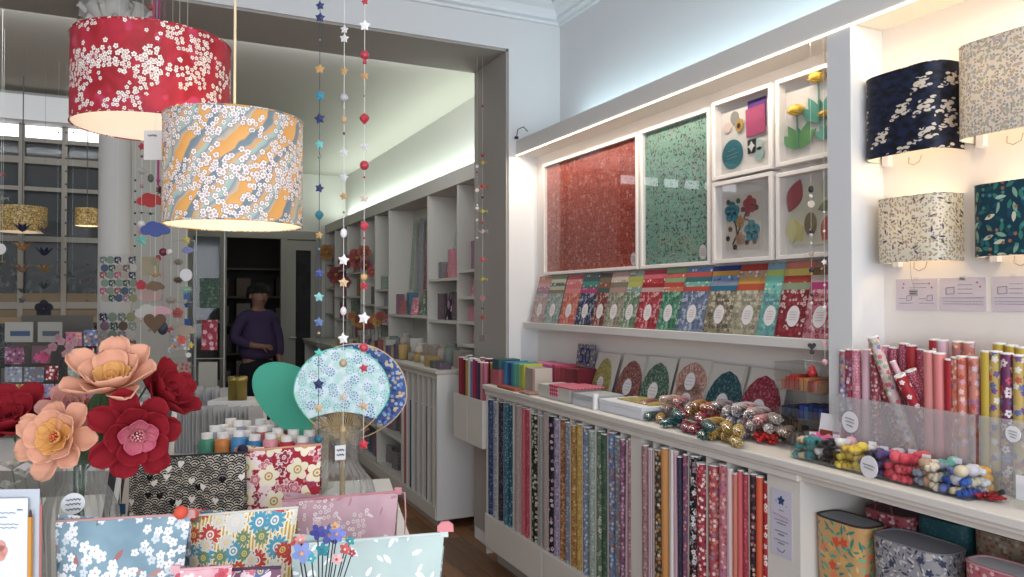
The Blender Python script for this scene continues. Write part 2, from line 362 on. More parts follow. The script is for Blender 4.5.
o = MB().cyl((1.52, YD-.05, 1.02), (1.60, YD-.05, 1.02), .01).cyl((1.53, YD-.05, 1.02), (1.53, YD, 1.02), .012).build('door_handle', plain('#b8b8b8', .3, .5, .9), d)
# dark store room behind the doorway
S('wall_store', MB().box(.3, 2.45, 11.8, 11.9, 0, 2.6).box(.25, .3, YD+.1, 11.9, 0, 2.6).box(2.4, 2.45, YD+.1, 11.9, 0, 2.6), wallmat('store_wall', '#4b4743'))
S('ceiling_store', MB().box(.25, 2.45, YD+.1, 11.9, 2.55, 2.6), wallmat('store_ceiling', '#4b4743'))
t = thing('storage_shelves', 'dark shelves of boxes inside the store room beyond the doorway', 'shelves', (1.35, 11.4, 0))
for z in (.3, .7, 1.1, 1.5, 1.9): MB().box(-.55, .6, 0, .32, z-.004, z+.026).build('shelf', plain('#6b5b4c'), t)
for x in (-.57, .6): MB().box(x, x+.03, 0, .32, 0, 2.2).build('upright', plain('#6b5b4c'), t)
for z in (.33, .73, 1.13, 1.53):
    for k in range(4):
        wd = rnd.uniform(.14, .24); x = -.5+k*.27
        tag(MB().box(0, wd, 0, .22, 0, rnd.uniform(.15, .3)).build('storage_box', plain(rnd.choice(['#7a6654', '#5d5a60', '#8a8276', '#4f3d35'])), loc=None), f'{["left", "middle left", "middle right", "right"][k]} box on the {["lowest", "second", "third", "highest"][(.33, .73, 1.13, 1.53).index(z)]} dark store room shelf', 'box', 'boxes in the dark store room').location = (1.35+x, 11.42, z+.0)
# dim warm point light in the store room, no fixture modelled
point('store_point', (1.0, 10.4, 2.3), 1.2, (1, .85, .7), .1)
# beam over the shelving, alcove back panel, upright panel, baseboards
XB = 1.90; XA = 2.04
S('trim_8', MB().box(XB, XW, YF+.01, YP, 2.30, 2.385), M_SHELF, bevel=.002)
S('wall_alcove', MB().box(XA, XW, YF+.01, YP, .98, 2.30), M_FRAME)
S('trim_9', MB().box(XB, XA, 1.63, 1.72, .998, 2.30), M_WALL, bevel=.002)
S('trim_10', MB().box(XB-.003, XB+.004, YF+.02, YP-.01, 2.2945, 2.2995), emis('#ffeccf', 3.0, 'led_strip'))
S('baseboard_right', MB().box(1.835, 1.85, YP, YQ, 0, .07).box(1.85, 2.2, YQ, YQ+.012, 0, .07), M_WALL)
t = thing('security_sensor', 'small dark sensor with a wire at the far end of the beam', 'sensor', (1.88, 3.9, 2.385))
MB().cyl((0, 0, 0), (0, 0, .012), .012).build('base', plain('#3a3a3a'), t); MB().tube([(0, 0, .01), (0, -.02, .05), (.02, -.05, .06), (.03, -.08, .03)], .003).build('wire', plain('#555555'), t)
# ------------------------------------------------------------------ printed papers
PP = {}
def P(k, *a, **kw):
    a = [a[0]]+[(L[0], L[1]*1.4)+tuple(L[2:]) for L in a[1:]]; PP[k] = paper('print_'+k, *a, **kw); return PP[k]
P('navy', '#2a3f66', ('l', 60, .5, .22, ['#5672a0', '#3a5484'], .7), ('f', 45, .33, ['#7f95bd', '#42588a'], None, .5))
P('greyblue', '#8f93a0', ('f', 50, .4, ['#b9bdc8', '#6d7686'], None, .8))
P('darkdot', '#20222f', ('f', 70, .33, ['#6b6f8c', '#8f8fa0', '#3c3f58'], None, .8))
P('teal', '#2e6a80', ('f', 55, .36, ['#5fa0b0', '#1f5068', '#88b8c0'], None, .7))
P('tealdot', '#1f4f63', ('f', 60, .36, ['#0f2f40', '#8fc0c8', '#13384a'], None, .9))
P('taupe', '#a89590', ('f', 60, .3, ['#b8a8a2', '#988680'], None, .7))
P('rose', '#c4606c', ('f', 50, .35, ['#d07480', '#b85060'], None, .6))
P('rosered', '#b03848', ('f', 60, .38, ['#8c2434', '#d06a74', '#c04a58'], None, .8))
P('blackflower', '#15140f', ('f', 38, .42, ['#d8d4c4', '#c8c6b0', '#a8a890'], '#4a4a38', .7), ('l', 80, .4, .15, ['#8a8a70'], .5))
P('grey', '#8d8d8c', ('f', 60, .3, ['#9c9c9a'], None, .6))
P('blackpink', '#1d1a22', ('f', 34, .44, ['#c8a0ac', '#a884a0', '#e0c8cc'], '#503040', .6))
P('lilac', '#8f83a2', ('f', 50, .4, ['#b0a4be', '#6e6484', '#c0a8b8'], None, .8))
P('autumn', '#a86a3c', ('f', 48, .42, ['#c8903c', '#70302c', '#d8b070', '#8c3c34'], None, .9), ('l', 60, .5, .2, ['#5a4a38', '#c8a878'], .5))
P('slateflower', '#66707e', ('f', 50, .42, ['#b4a89c', '#8c94a4', '#a05c50'], None, .8))
P('mustard', '#a88038', ('f', 50, .42, ['#c8a04c', '#785428', '#d8c088', '#90483c'], None, .85))
P('gold', '#b8923c', ('f', 60, .36, ['#d8b868', '#907030'], None, .8))
P('bluegrey', '#6d7f98', ('f', 52, .42, ['#a8b4c8', '#586a88', '#b0907c', '#c8ccd0'], None, .85))
P('sage', '#8ea094', ('l', 50, .5, .25, ['#6f8474', '#b8c0b0'], .8))
P('greencream', '#5f7862', ('f', 26, .44, ['#ccd0b8', '#b0bca0', '#8ca090'], '#70885c', .75), ('l', 45, .5, .2, ['#405a48', '#9cac90'], .5))
P('deepgreen', '#3c5546', ('f', 50, .38, ['#5f7a66', '#2c4236'], None, .8))
P('multi', '#5f7ca4', ('f', 45, .44, ['#c07848', '#b0c0d8', '#40588c', '#d8b898', '#8c4c50'], None, .95))
P('plum', '#86506a', ('f', 48, .42, ['#b080a0', '#60304c', '#c0a0b0'], None, .9))
P('pinkstripe', '#c8b4be', stripe=(.008, '#a8808f'))
P('brownpink', '#a07878', ('f', 50, .38, ['#c0a0a0', '#805858'], None, .8))
P('lime', '#a8a850', ('f', 50, .34, ['#c0c070'], None, .5))
P('blackgold', '#3a3830', ('f', 42, .42, ['#b8903c', '#d8d0b8', '#8c8470', '#c07840'], None, .95))
P('orange', '#cf8e48'); P('orangered', '#d0522a'); P('coral', '#dd6468'); P('salmon', '#d07a62'); P('palepink', '#e4c2c4')
P('pinkline', '#e0c8cf', stripe=(.006, '#c88898')); P('white', '#e6e2e2')
P('purplered', '#7a4a60', ('f', 60, .4, ['#c06070', '#5c5484', '#d8a0a8'], None, .9))
P('darknavy', '#33304a', ('f', 50, .3, ['#4c4868'], None, .7))
P('inkflower', '#16161c', ('f', 32, .45, ['#e8e4e0', '#c8ccd4', '#8c949c'], '#808890', .75), ('l', 60, .5, .2, ['#b8bcc0', '#a04850'], .6))
P('redink', '#a02838', ('f', 50, .42, ['#d86470', '#e8c8c4', '#701828', '#f0e0d8'], None, .9))
P('redmulti', '#b04850', ('f', 45, .44, ['#e0a090', '#8c3040', '#e8d0c8', '#8880a0', '#d87858'], None, .95))
P('pinkmulti', '#c87484', ('f', 48, .42, ['#e8c0b8', '#b04858', '#d8a488', '#a070a0'], None, .95))
P('darkfloral', '#2c1c24', ('f', 48, .42, ['#a05860', '#704050', '#c8a090'], None, .8))
P('redwhite', '#b41c30', ('f', 32, .40, ['#f4e4e0', '#f0c8c8'], '#c83040', .65))
P('magdot', '#b03050', ('f', 90, .2, ['#e8a0b0'], None, 1))
# ------------------------------------------------------------------ counter along the right wall
M_LAC = wallmat('counter_lacquer', '#dbd6ce', 0.42); M_IN = wallmat('compartment_board', '#cfcac2', 0.6)
XC = 1.72; ZT = 0.998
ct = thing('display_counter', 'long white counter along the right wall with paper roll compartments', 'counter', (0, 0, 0))
MB().box(XC-.028, XA+.15, -1.7, 3.955, .974, ZT).box(XC-.020, XC+.02, -1.7, 3.95, .962, .974).box(XC-.014, XC+.02, 1.66, 3.95, .940, .962).build('countertop', M_LAC, ct, bevel=.004)
bounds = [3.949, 3.826, 3.735, 3.622, 3.527, 3.424, 3.337, 3.233, 3.12, 3.022, 2.915, 2.807, 2.708, 2.611, 2.525, 2.39, 2.291, 2.187, 2.085, 1.982, 1.881, 1.794]
bounds[14] = 2.53
for i, y in enumerate(bounds[:-1]):
    if i == 14: continue
    MB().box(XC+.004, XA-.02, y-.008, y, .28, .945).build('divider', M_LAC, ct)
MB().box(XC, XA-.02, 2.455, 2.53, .28, .945).build('stile', M_LAC, ct)
MB().box(XC, XA, 1.663, 1.794, .1, .945).build('stile', M_LAC, ct)
MB().box(XC, XC+.02, 1.794, 3.949, .943, .958).box(XC, XA, -1.7, 1.66, .945, .972).build('rail', M_LAC, ct)
MB().box(XC-.014, XC+.014, 3.262, 3.949, .098, .276).build('base_panel', M_LAC, ct, bevel=.003)
MB().box(XC-.014, XC+.014, 1.66, 3.256, .098, .276).build('base_panel', M_LAC, ct, bevel=.003)
MB().box(XC-.012, XA, 1.794, 3.949, .262, .28).build('trough', M_LAC, ct)
MB().box(XA-.02, XA, -1.7, 3.949, .10, .945).build('back_panel', M_IN, ct)
MB().box(XC, XA-.02, 3.949, 3.96, .05, .958).build('end_panel', M_LAC, ct)
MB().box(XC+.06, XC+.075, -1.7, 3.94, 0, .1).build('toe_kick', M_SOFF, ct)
MB().box(XC, XA-.02, -1.7, 1.66, .60, .62).box(XC, XA-.02, -1.7, 1.66, .30, .32).build('shelf', M_LAC, ct)
MB().box(XC, XA-.02, .52, .54, .32, .945).build('divider', M_LAC, ct)
# wall shelf
ws = thing('wall_shelf', 'white ledge below the framed prints carrying paper packs', 'shelf', (0, 0, 1.31))
MB().box(1.93, XA, 1.72, 3.918, 0, .034).build('board', M_SHELF, ws, bevel=.002)
# ------------------------------------------------------------------ rolls in the compartments
M_RW = plain('#e9e7e4', .5, name='roll_core')
def roll_mesh(r, L, m, tilt=0, band=None, name='gift_wrap_roll'):
    mb = MB(); mb.mat(0).cyl((0, 0, 0), (0, 0, L), r, n=14, caps=False)
    mb.mat(1).lathe([(r, L), (r*1.0, L+.004), (r*.62, L+.004), (r*.55, L-.03), (.0005, L-.03)], n=14).lathe([(r*.5, 0.0), (r, -.0)], n=14)
    mats = [m, M_RW]
    if band: mb.mat(2).cyl((0, 0, L*.03), (0, 0, L*.03+band[1]), r*1.02, n=14, caps=False); mats.append(band[0])
    return mb.build(name, mats)
ORD = ['first', 'second', 'third', 'fourth', 'fifth', 'sixth', 'seventh', 'eighth', 'ninth', 'tenth', 'eleventh', 'twelfth', 'thirteenth', 'fourteenth', 'fifteenth', 'sixteenth', 'seventeenth', 'eighteenth', 'nineteenth', 'twentieth']
DESC = dict(navy='navy blue floral', greyblue='grey blue', darkdot='near black dotted', teal='teal floral', tealdot='dark teal speckled', taupe='pinkish taupe', rose='plain rose pink', rosered='rose red patterned', blackflower='black with cream flowers', grey='plain grey', blackpink='black with pink blossoms', lilac='lilac floral', autumn='orange and brown floral', slateflower='slate floral', mustard='mustard floral', gold='gold', bluegrey='blue grey floral', sage='sage green', greencream='green with cream flowers', deepgreen='dark green', multi='blue and orange floral', plum='plum floral', pinkstripe='pink striped', brownpink='brownish pink', lime='yellow green', blackgold='black and gold', orange='plain orange', orangered='plain orange red', coral='plain coral', salmon='plain salmon', palepink='plain pale pink', pinkline='thinly striped pink', white='white', purplered='purple and red floral', darknavy='dark navy', inkflower='black with white flowers', redink='red floral', redmulti='red multicoloured floral', pinkmulti='pink multicoloured floral', darkfloral='dark red and black floral', redwhite='red with white flowers', magdot='magenta dotted')
cellc = [['navy', 'greyblue'], ['darkdot'], ['teal', 'tealdot'], ['taupe'], ['rose', 'rosered'], ['blackflower'], ['grey', 'taupe'], ['blackpink', 'lilac'], ['autumn', 'slateflower'], ['mustard', 'gold'], ['bluegrey', 'sage'], ['greencream', 'deepgreen'], ['multi', 'slateflower'], ['plum', 'pinkstripe', 'brownpink'], None,
         ['brownpink', 'pinkstripe'], ['blackgold', 'orange'], ['white', 'pinkline', 'darknavy', 'purplered'], ['inkflower', 'redink'], ['redmulti', 'pinkmulti'], ['palepink', 'salmon', 'coral', 'rosered'], ['darkfloral', 'orangered', 'redwhite']]
cells = []
for i in range(len(bounds)-1):
    y1 = bounds[i]-.008; y0 = bounds[i+1]
    if i == 14: y1 = 2.455
    cells.append((y1, y0))
cells = cells[:14]+[(2.455, 2.39)]+cells[15:]
cc = [c for c in cellc if c is not None]
for ci, ((y1, y0), cols) in enumerate(zip(cells, cc)):
    W = y1-y0; n = len(cols); r = min(.034, W/n/2*.97); big = r
    for j, c in enumerate(cols):
        rr = big*rnd.uniform(.93, 1.0); y = y1-W*(j+.5)/n; L = .635+rnd.uniform(-.012, .012)
        for row in range(2):
            if row and n > 2: continue
            cx = XC-.008+rr+row*.10
            if row: rr *= .9
            o = roll_mesh(rr, L-.02*row, PP[c if not row else cols[(j+1) % n]]); o.location = (cx+rnd.uniform(0, .004), y, .281)
            o.rotation_euler = (0, rnd.uniform(-.004, .012), rnd.random()*6)
            dd = DESC[c if not row else cols[(j+1) % n]]
            pos = 'front' if not row else 'rear'
            nth = '' if n == 1 else (' at '+['left', 'right'][j] if n == 2 else ', '+ORD[j]+' along')
            tag(o, f'{dd} roll{nth} in {pos} of the {ORD[ci]} counter compartment' if ci < 15 else f'{dd} roll{nth}, {pos} of {"the "+ORD[20-ci]+" cell" if ci < 20 else "the last"} before the notice', 'paper roll', 'paper rolls in the counter compartments')
# notice on the stile
nt = thing('notice', 'pale lilac paper notice with blue flower taped on the counter stile', 'notice', (XC-.0015, 1.735, .70), RIGHTWALL)
MB().box(-.042, .042, -.001, .0005, 0, .20).build('sheet', plain('#c9c6d6', .6), nt)
INK = plain('#4a4c62', .7); INKR = plain('#b86a78', .7)
fl = MB()
for k in range(5):
    a = pi/2+k*2*pi/5; fl.at((.0+.0075*cos(a), -.0015, .168+.0075*sin(a)), ry=-a+pi/2, rx=pi/2).poly(ell(.0045, .007, 10), -.0004, .0004)
fl.build('blue_flower', plain('#2f4a86', .7), nt)
for xx_, zz_, rr_ in ((-.02, .165, .005), (.02, .155, .003)): MB().at((xx_, -.0015, zz_), rx=pi/2).poly(star_pts(rr_), -.0004, .0004).build('small_flower', plain('#8fa8c8', .7), nt)
def scrawl(mb, x0, x1, z, h, y=-.0013, k=9, r=.0007, slope=0.0):
    n = int(k*4); mb.tube([(x0+(x1-x0)*i/n, y, z+slope*(i/n)+h*sin(i*pi/2+.6*sin(i*1.7))*(.5+.5*abs(sin(i*.9)))) for i in range(n+1)], r, 4)
q = MB(); scrawl(q, -.008, .010, .138, .002, k=3); q.build('writing', INK, nt)
q = MB(); scrawl(q, -.034, .032, .124, .005, k=7, slope=-.006); q.build('heading', INKR, nt)
q = MB()
for z, wd in ((.108, .028), (.099, .018), (.075, .026), (.066, .012), (.048, .030), (.040, .012)): scrawl(q, -wd, wd, z, .0022, k=7)
q.tube([(-.016, -.0013, .022), (-.008, -.0013, .016), (.006, -.0013, .015), (.014, -.0013, .024)], .0012, 5); q.build('writing', INK, nt)
# ------------------------------------------------------------------ framed prints
M_GLZ = clear('#fafafa', .16, 0, 'picture_glass', .015); M_LBL = plain('#ece8e8', .5, name='label_paper')
RT_ = {}
def frame(label, y1, y0, z0, z1, pm, depth=.03, bw=.016, inset=None, lbl=None):
    k_ = (XA-.003-depth)/2.04; y1 *= k_; y0 *= k_; z0 = CZ+(z0-CZ)*k_; z1 = CZ+(z1-CZ)*k_
    W = y1-y0; H = z1-z0; t = thing('picture_frame', label, 'picture frame', (XA-.003, (y0+y1)/2, z0), RIGHTWALL)
    m = MB().box(-W/2, W/2, -depth, 0, 0, bw).box(-W/2, W/2, -depth, 0, H-bw, H).box(-W/2, -W/2+bw, -depth, 0, bw, H-bw).box(W/2-bw, W/2, -depth, 0, bw, H-bw)
    m.build('moulding', M_FRAME, t, bevel=.0015)
    MB().box(-W/2+bw, W/2-bw, -.010, 0, bw, H-bw).build('print' if inset is None else 'backing', pm, t)
    MB().box(-W/2+bw, W/2-bw, -depth+.006, -depth+.008, bw, H-bw).build('glass', M_GLZ, t)
    if lbl:
        g = MB().at((lbl[0], -.0115, lbl[1]), rx=pi/2).poly(ell(.022, .03), -.0006, .0006).build('round_label', M_LBL, t)
        q = MB()
        for dz in (.012, .004, -.006, -.014): scrawl(q, lbl[0]-.013, lbl[0]+.013, lbl[1]+dz, .0015, y=-.0135, k=5, r=.0006)
        q.build('writing', INKR, g)
    return t
redp = paper('print_red_sheet', '#a43620', ('f', 40, .44, ['#c07068', '#a84a3e', '#c88c80'], '#8c2c22', .45), ('f', 64, .40, ['#b86058', '#a0382c', '#801c14'], None, .6), ('l', 76, .5, .2, ['#b8645a', '#7c1812'], .4), bg2='#b04228')
grnp = paper('print_green_sheet', '#78a796', ('l', 42, .55, .12, ['#2e5048', '#7cb09c'], .8), ('f', 56, .32, ['#b08c88', '#8cb8a4', '#5a3844'], '#40302c', .5), ('f', 74, .28, ['#7a4250', '#98b8a8', '#34443f'], None, .5), bg2='#74a995')
frame('wide white frame with a sheet of red blossom paper', 3.885, 2.945, 1.612, 2.248, redp, lbl=(.405, .05))
frame('tall white frame with green sprigged paper beside the red one', 2.925, 2.44, 1.612, 2.250, grnp, lbl=(.175, .055))
M_MAT = plain('#dcd8d2', .7, name='mount_board')
fA = frame('square white box frame with teal disc and purple card', 2.425, 2.10, 1.948, 2.262, M_MAT, .045, .015, 1)
fB = frame('square white box frame with yellow paper dandelions', 2.080, 1.735, 1.948, 2.262, M_MAT, .045, .015, 1)
fC = frame('square white box frame with teal and red paper blossom branch', 2.425, 2.10, 1.615, 1.938, M_MAT, .045, .015, 1)
fD = frame('square white box frame with red leaf and pale leaves collage', 2.080, 1.735, 1.615, 1.925, M_MAT, .045, .015, 1)
OFFX = {}
def flat(t, name, col, pts, x, z, y=-.012, th=.002, rot=0, m=None):
    x += OFFX.get(t.name, 0)
    return MB().at((x, y, z), rx=pi/2, ry=-rot).poly(pts, 0, th).build(name, m or plain(col, .6), t)
def rect(w, h): return [(-w/2, -h/2), (w/2, -h/2), (w/2, h/2), (-w/2, h/2)]
flat(fA, 'purple_card', '#5a2f86', rect(.095, .11), .055, .222); flat(fA, 'pink_card', '#b03a6c', rect(.098, .105), .05, .196, -.015, rot=.05)
dd = flat(fA, 'teal_disc', '#1d6f7c', ell(.057, .057, 28), -.075, .092, -.014)
q = MB(); [scrawl(q, -.075-w_, -.075+w_, z, .003, y=-.0168, k=5, r=.0008, slope=.006) for z, w_ in ((.105, .02), (.088, .032), (.076, .026))]; q.build('writing', plain('#8fb8bc'), dd)
flat(fA, 'round_charm', '#8f8c86', ell(.022, .025), -.065, .232); flat(fA, 'pale_charm', '#d8c0b8', ell(.025, .022, 6), -.105, .20); flat(fA, 'gold_charm', '#b8903c', ell(.023, .027, 8), -.035, .197, -.015)
flat(fA, 'round_charm', '#221c18', ell(.008, .010), -.036, .195, -.018)
flat(fA, 'black_charm', '#20222a', rect(.044, .052), .028, .105); flat(fA, 'knot', '#d8d8d8', star_pts(.02, 4, .5), .028, .105, -.0145)
flat(fA, 'pale_charm', '#9cb8b4', ell(.026, .026, 8), .066, .072); flat(fA, 'pale_charm', '#b4c8c4', ell(.02, .022, 8), .066, .105)
def leafpts(L, w): return [(w*sin(pi*i/8)*(1 if 1 else 0), L*i/8) for i in range(9)]+[(-w*sin(pi*i/8), L*i/8) for i in range(7, 0, -1)]
def dandelion(t, x, z, s, lc, hc='#dcae10', hz=.13):
    for a, k in ((-.95, 1), (-.5, 1.05), (0, .75), (.5, 1.05), (.95, 1)):
        flat(t, 'leaf', lc, leafpts(.10*s*k, .019*s), x, z, -.013-abs(a)*.002, .003, rot=-a)
    MB().tube([(x, -.02, z), (x, -.022, z+hz*s)], .0035*s).build('stem', plain('#5d9c84'), t)
    h = MB(); h.at((x, -.022, z+hz*s+.01*s)).sph((0, 0, 0), .030*s, 14, 8, .62)
    for k in range(26):
        a = k*2.4; rr = .028*s*sqrt(k/26); h.cyl((rr*cos(a), 0, rr*sin(a)*.6), (rr*cos(a)*1.12, -.024*s, rr*sin(a)*.7), .004*s, .001, 5)
    h.build('flower_head', plain(hc, .7), t)
dandelion(fB, -.090, .055, .95, '#5f9e5c'); dandelion(fB, .004, .128, 1.0, '#4fa08c', hz=.14); dandelion(fB, .030, .065, .6, '#5fae9c', '#d8a81c')
flat(fC, 'card', '#d6cab9', rect(.19, .21), -.018, .155, -.0115, .003)
def blossom(t, x, z, r, col, y=-.017, name='blossom'):
    m = MB(); x -= .030
    for k in range(5):
        a = pi/2+k*2*pi/5; m.at((x+.55*r*cos(a), y, z+.55*r*sin(a)), rx=pi/2).poly(ell(.42*r, .42*r, 12), 0, .003)
    m.at((x, y-.003, z), rx=pi/2).poly(ell(.2*r, .2*r, 8), 0, .002); m.build(name, plain(col, .7), t)
for (a, b) in (((-.045, .07), (.045, .215)), ((-.02, .11), (-.04, .17)), ((.015, .165), (.055, .15))):
    MB().tube([(a[0]-.03, -.016, a[1]), ((a[0]+b[0])/2-.026, -.016, (a[1]+b[1])/2), (b[0]-.03, -.016, b[1])], .0028).build('branch', plain('#5c4038'), fC)
blossom(fC, -.045, .195, .042, '#2f7f8e'); blossom(fC, .05, .215, .036, '#a81c2e'); blossom(fC, .062, .115, .042, '#2f7f8e'); blossom(fC, .0, .155, .024, '#a8804c'); blossom(fC, .0, .09, .026, '#b08870')
for x, z, c in ((-.065, .235, '#6c5848'), (-.01, .235, '#4c6860'), (.085, .2, '#704848'), (-.055, .13, '#6c5040'), (-.068, .095, '#3c3430'), (.035, .075, '#403030'), (.075, .075, '#707068'), (-.03, .06, '#504040'), (.015, .2, '#803c44'), (.04, .18, '#803c44')): blossom(fC, x, z, .011, c, name='bud')
OFFX[fD.name] = -.048
flat(fD, 'card', '#d8d4b8', rect(.25, .21), .045, .15, -.0115, .002)
flat(fD, 'red_leaf', '#a5192c', leafpts(.12, .034), -.085, .165, -.016, .004, rot=-.45); flat(fD, 'yellow_leaf', '#c9c06a', leafpts(.09, .028), -.03, .06, -.016, .003, rot=.5)
flat(fD, 'yellow_leaf', '#d4cc84', leafpts(.09, .024), -.065, .055, -.018, .003, rot=.15); flat(fD, 'brown_leaf', '#7d6534', ell(.026, .04, 16), .01, .115, -.016, .003); flat(fD, 'orange_leaf', '#c4523a', leafpts(.11, .036), .062, .055, -.017, .004, rot=-.6)
flat(fD, 'pale_disc', '#d8d0b4', ell(.018, .02), .005, .2); flat(fD, 'pale_leaf', '#b9bda4', leafpts(.08, .02), .07, .20, -.014, .003, rot=-.2); flat(fD, 'olive_leaf', '#8c8c50', leafpts(.08, .018), .04, .16, -.014, .003, rot=-1.3)
# ------------------------------------------------------------------ paper packs on the ledge
packs = [((530, 544), 'pinkish mauve', ['#cf7a64', '#b98c74', '#c99aa0', '#b86878', '#8f86a0'], ('#b49a96', '#c8b4b0', '#9c8484')),
 ((543, 557), 'grey green', ['#8ea070', '#c8c0b0', '#4c6468', '#b8b8a0', '#8a7a60'], ('#90a09c', '#b0bcb8', '#708480')),
 ((557, 575), 'salmon', ['#c4606a', '#cf7a80', '#cc6c70', '#d48080'], ('#c86a5c', '#dca090', '#b04840')),
 ((575, 590), 'navy and magenta', ['#5c6c70', '#4a5860', '#2f9080', '#5a6870', '#c02c70'], ('#242c48', '#b0b8c8', '#505c80')),
 ((590, 604), 'dark red speckled', ['#605850', '#7c6454', '#8c5030', '#485c5c'], ('#843c38', '#c8b0a0', '#5c2428')),
 ((603, 619), 'cream and grey', ['#c09890', '#c8b8a8', '#807868', '#b08c80'], ('#94907c', '#b8b4a0', '#6c6c5c')),
 ((619, 634), 'pale green', ['#8c9c90', '#a8a850', '#b4b44c', '#7c9c98'], ('#6f8a70', '#c0c8b8', '#4c6c50')),
 ((635, 655), 'bright red', ['#bc3444', '#d06070', '#c02838', '#a01424', '#c8a09c'], ('#b02c3c', '#e0a0a0', '#801c2c')),
 ((654, 676), 'green with red bands', ['#7c9c70', '#c85c4c', '#8ca078', '#c0402c', '#c87050'], ('#3f8468', '#90b8a0', '#2c5c48')),
 ((676, 702), 'blue and grey', ['#5c80b0', '#c04c40', '#2f6c70', '#68b0a0', '#c04434'], ('#6c7c98', '#b8c0cc', '#4c5c88')),
 ((703, 729), 'gold and navy', ['#243c84', '#c08c28', '#5c84b8', '#8898b0', '#1f6c90'], ('#8c8068', '#c8c0a8', '#4c4c48')),
 ((730, 755), 'cream floral', ['#a83428', '#b4907c', '#c8983c', '#c04c24'], ('#a89c84', '#ccc4ac', '#74846c')),
 ((754, 775), 'turquoise', ['#7498b0', '#a8b85c', '#68c0b0', '#6cc4b4'], ('#5ca89c', '#94c8bc', '#5c7c98')),
 ((775, 801), 'dark red with white cranes', ['#cc7460', '#ccb450', '#b03c24', '#90a080'], ('#821c28', '#d8b8b4', '#a03040')),
 ((801, 827), 'pink blossom', ['#a87468', '#7c6438', '#c8b0a8', '#c0307c'], ('#bc7480', '#e0b8bc', '#94303c'))]
M_CEL = clear('#fbfbfb', .12, 0, 'cellophane', .12)
for i, ((a, b), nm, bands, g) in enumerate(packs):
    ya = PX(a, 330, 1.955).y; yb = PX(b, 338, 1.955).y; W = max(.125, min(.165, (ya-yb)*1.1)); yc = (ya+yb)/2
    t = thing('paper_pack', f'{nm} pack of printed papers standing on the white ledge', 'paper pack', (1.957-.0012*(i % 2), yc, 1.3445), RIGHTWALL, 'paper packs on the ledge', rx=-.24)
    H = .265; bm = paper('print_pack_%d' % i, g[0], ('f', 42, .44, [g[1], g[2]], g[0], .8), ('f', 70, .4, [g[2], g[1], g[0]], None, .6))
    ns = len(bands); hb = .10/ns
    MB().box(-W/2, W/2, .0, .007, 0, H).build('board', plain('#6c665e'), t)
    MB().box(-W/2+.002, W/2-.002, -.003, 0, 0.001, H-.10).build('front_sheet', bm, t)
    for k, c in enumerate(bands):
        MB().box(-W/2+.002, W/2-.002, -.003, 0, H-hb*(k+1), H-hb*k-.0005).build('paper_band', plain(c, .6) if (k+i) % 3 else paper('print_band_%d_%d' % (i, k), c, ('f', 60, .36, ['#e0d8d0', g[2]], None, .5)), t)
    off = W*.08 if i > 10 else 0
    lb = MB().at((off, -.0036, .072), rx=pi/2).poly(ell(.0275, .037, 22), 0, .001).build('round_label', M_LBL, t)
    q = MB(); [scrawl(q, off-.015, off+.015, .072+dz, .0013, y=-.005, k=5, r=.0005) for dz in (.014, .005, -.004, -.013)]; q.build('writing', INKR, lb)
    MB().box(-W/2-.001, W/2+.001, -.0062, .008, -.0, H+.002).build('wrapper', M_CEL, t)
# ------------------------------------------------------------------ things standing on the counter
M_ACR = clear('#fcfdfd', .22, .0, 'clear_acrylic'); M_BAG = clear('#fcfcfc', .12, .0, 'clear_bag', .25); M_ACH = clear('#fcfdfd', .25, .24, 'frosted_acrylic', .15); M_WHT = plain('#e9e7ea', .5, name='white_card')
Z0 = ZT+.0008
def onwall(name, label, cat, x, y, z=Z0, group=None, lean=0, rz=0): return thing(name, label, cat, (x, y, z), RIGHTWALL+rz, group, rx=-lean)
# wreath cards (folded paper circles in clear sleeves)
def wreath(label, px0, px1, yb, X, W, H, bg, c1, c2, shape=1.0, lean=.3, two=False):
    y1 = PX(px0, yb, X).y; y0 = PX(px1, yb, X).y; yc = (y1+y0)/2
    t = onwall('paper_wreath_pack', label, 'paper wreath pack', X, yc, Z0, 'folded paper wreaths in clear sleeves', lean)
    MB().box(-W/2, W/2, 0, .004, 0, H).build('backing_card', plain('#cfc9bf', .6), t)
    m = paper('print_wreath_'+label[:14], bg, ('f', 75, .44, [c1, c2], None, .8), ('l', 70, .5, .25, [c2, c1, bg], .7))
    def arch(t, cz, sx, sz):
        R = W*.485*sx; hh = (H*.86)*sz
        pts = [(-R*.72, 0), (-R*.93, hh*.12), (-R, hh*.34), (-R*.93, hh*.56), (-R*.70, hh*.78), (-R*.38, hh*.93), (0, hh*1.0), (R*.38, hh*.93), (R*.70, hh*.78), (R*.93, hh*.56), (R, hh*.34), (R*.93, hh*.12), (R*.72, 0), (R*.3, hh*.03), (-R*.3, hh*.03)]
        a = MB().at((0, -.0005, cz), rx=pi/2).poly(pts, 0, .005).build('wreath', m, t)
        f = MB()
        for k in range(11):
            an = pi*(-.08+1.16*k/10); c = (R*.42*cos(an), hh*.38+hh*.12*sin(an)); e = (R*.93*cos(an), hh*.42+hh*.50*sin(an))
            f.tube([(c[0], -.006, cz+c[1]), (e[0], -.0085, cz+e[1])], [.0007, .0012], 4)
        f.build('folded_edge', m, a)
        l = MB().at((0, -.0095, cz+hh*.37), rx=pi/2).poly(ell(R*.34, R*.40, 20), 0, .001).build('round_label', M_LBL, t)
        q = MB(); [scrawl(q, -R*.24, R*.24, cz+hh*.37+dz*R, .001, y=-.0112, k=4, r=.0005) for dz in (.15, .0, -.15)]; q.build('writing', INK, l)
    if two: arch(t, H*.42, .9, .62); t2 = arch(t, .008, .95, .72)
    else: arch(t, .008, shape, 1.0)
    MB().box(-W/2-.002, W/2+.002, -.0125, .006, 0, H+.003).build('sleeve', M_CEL, t)
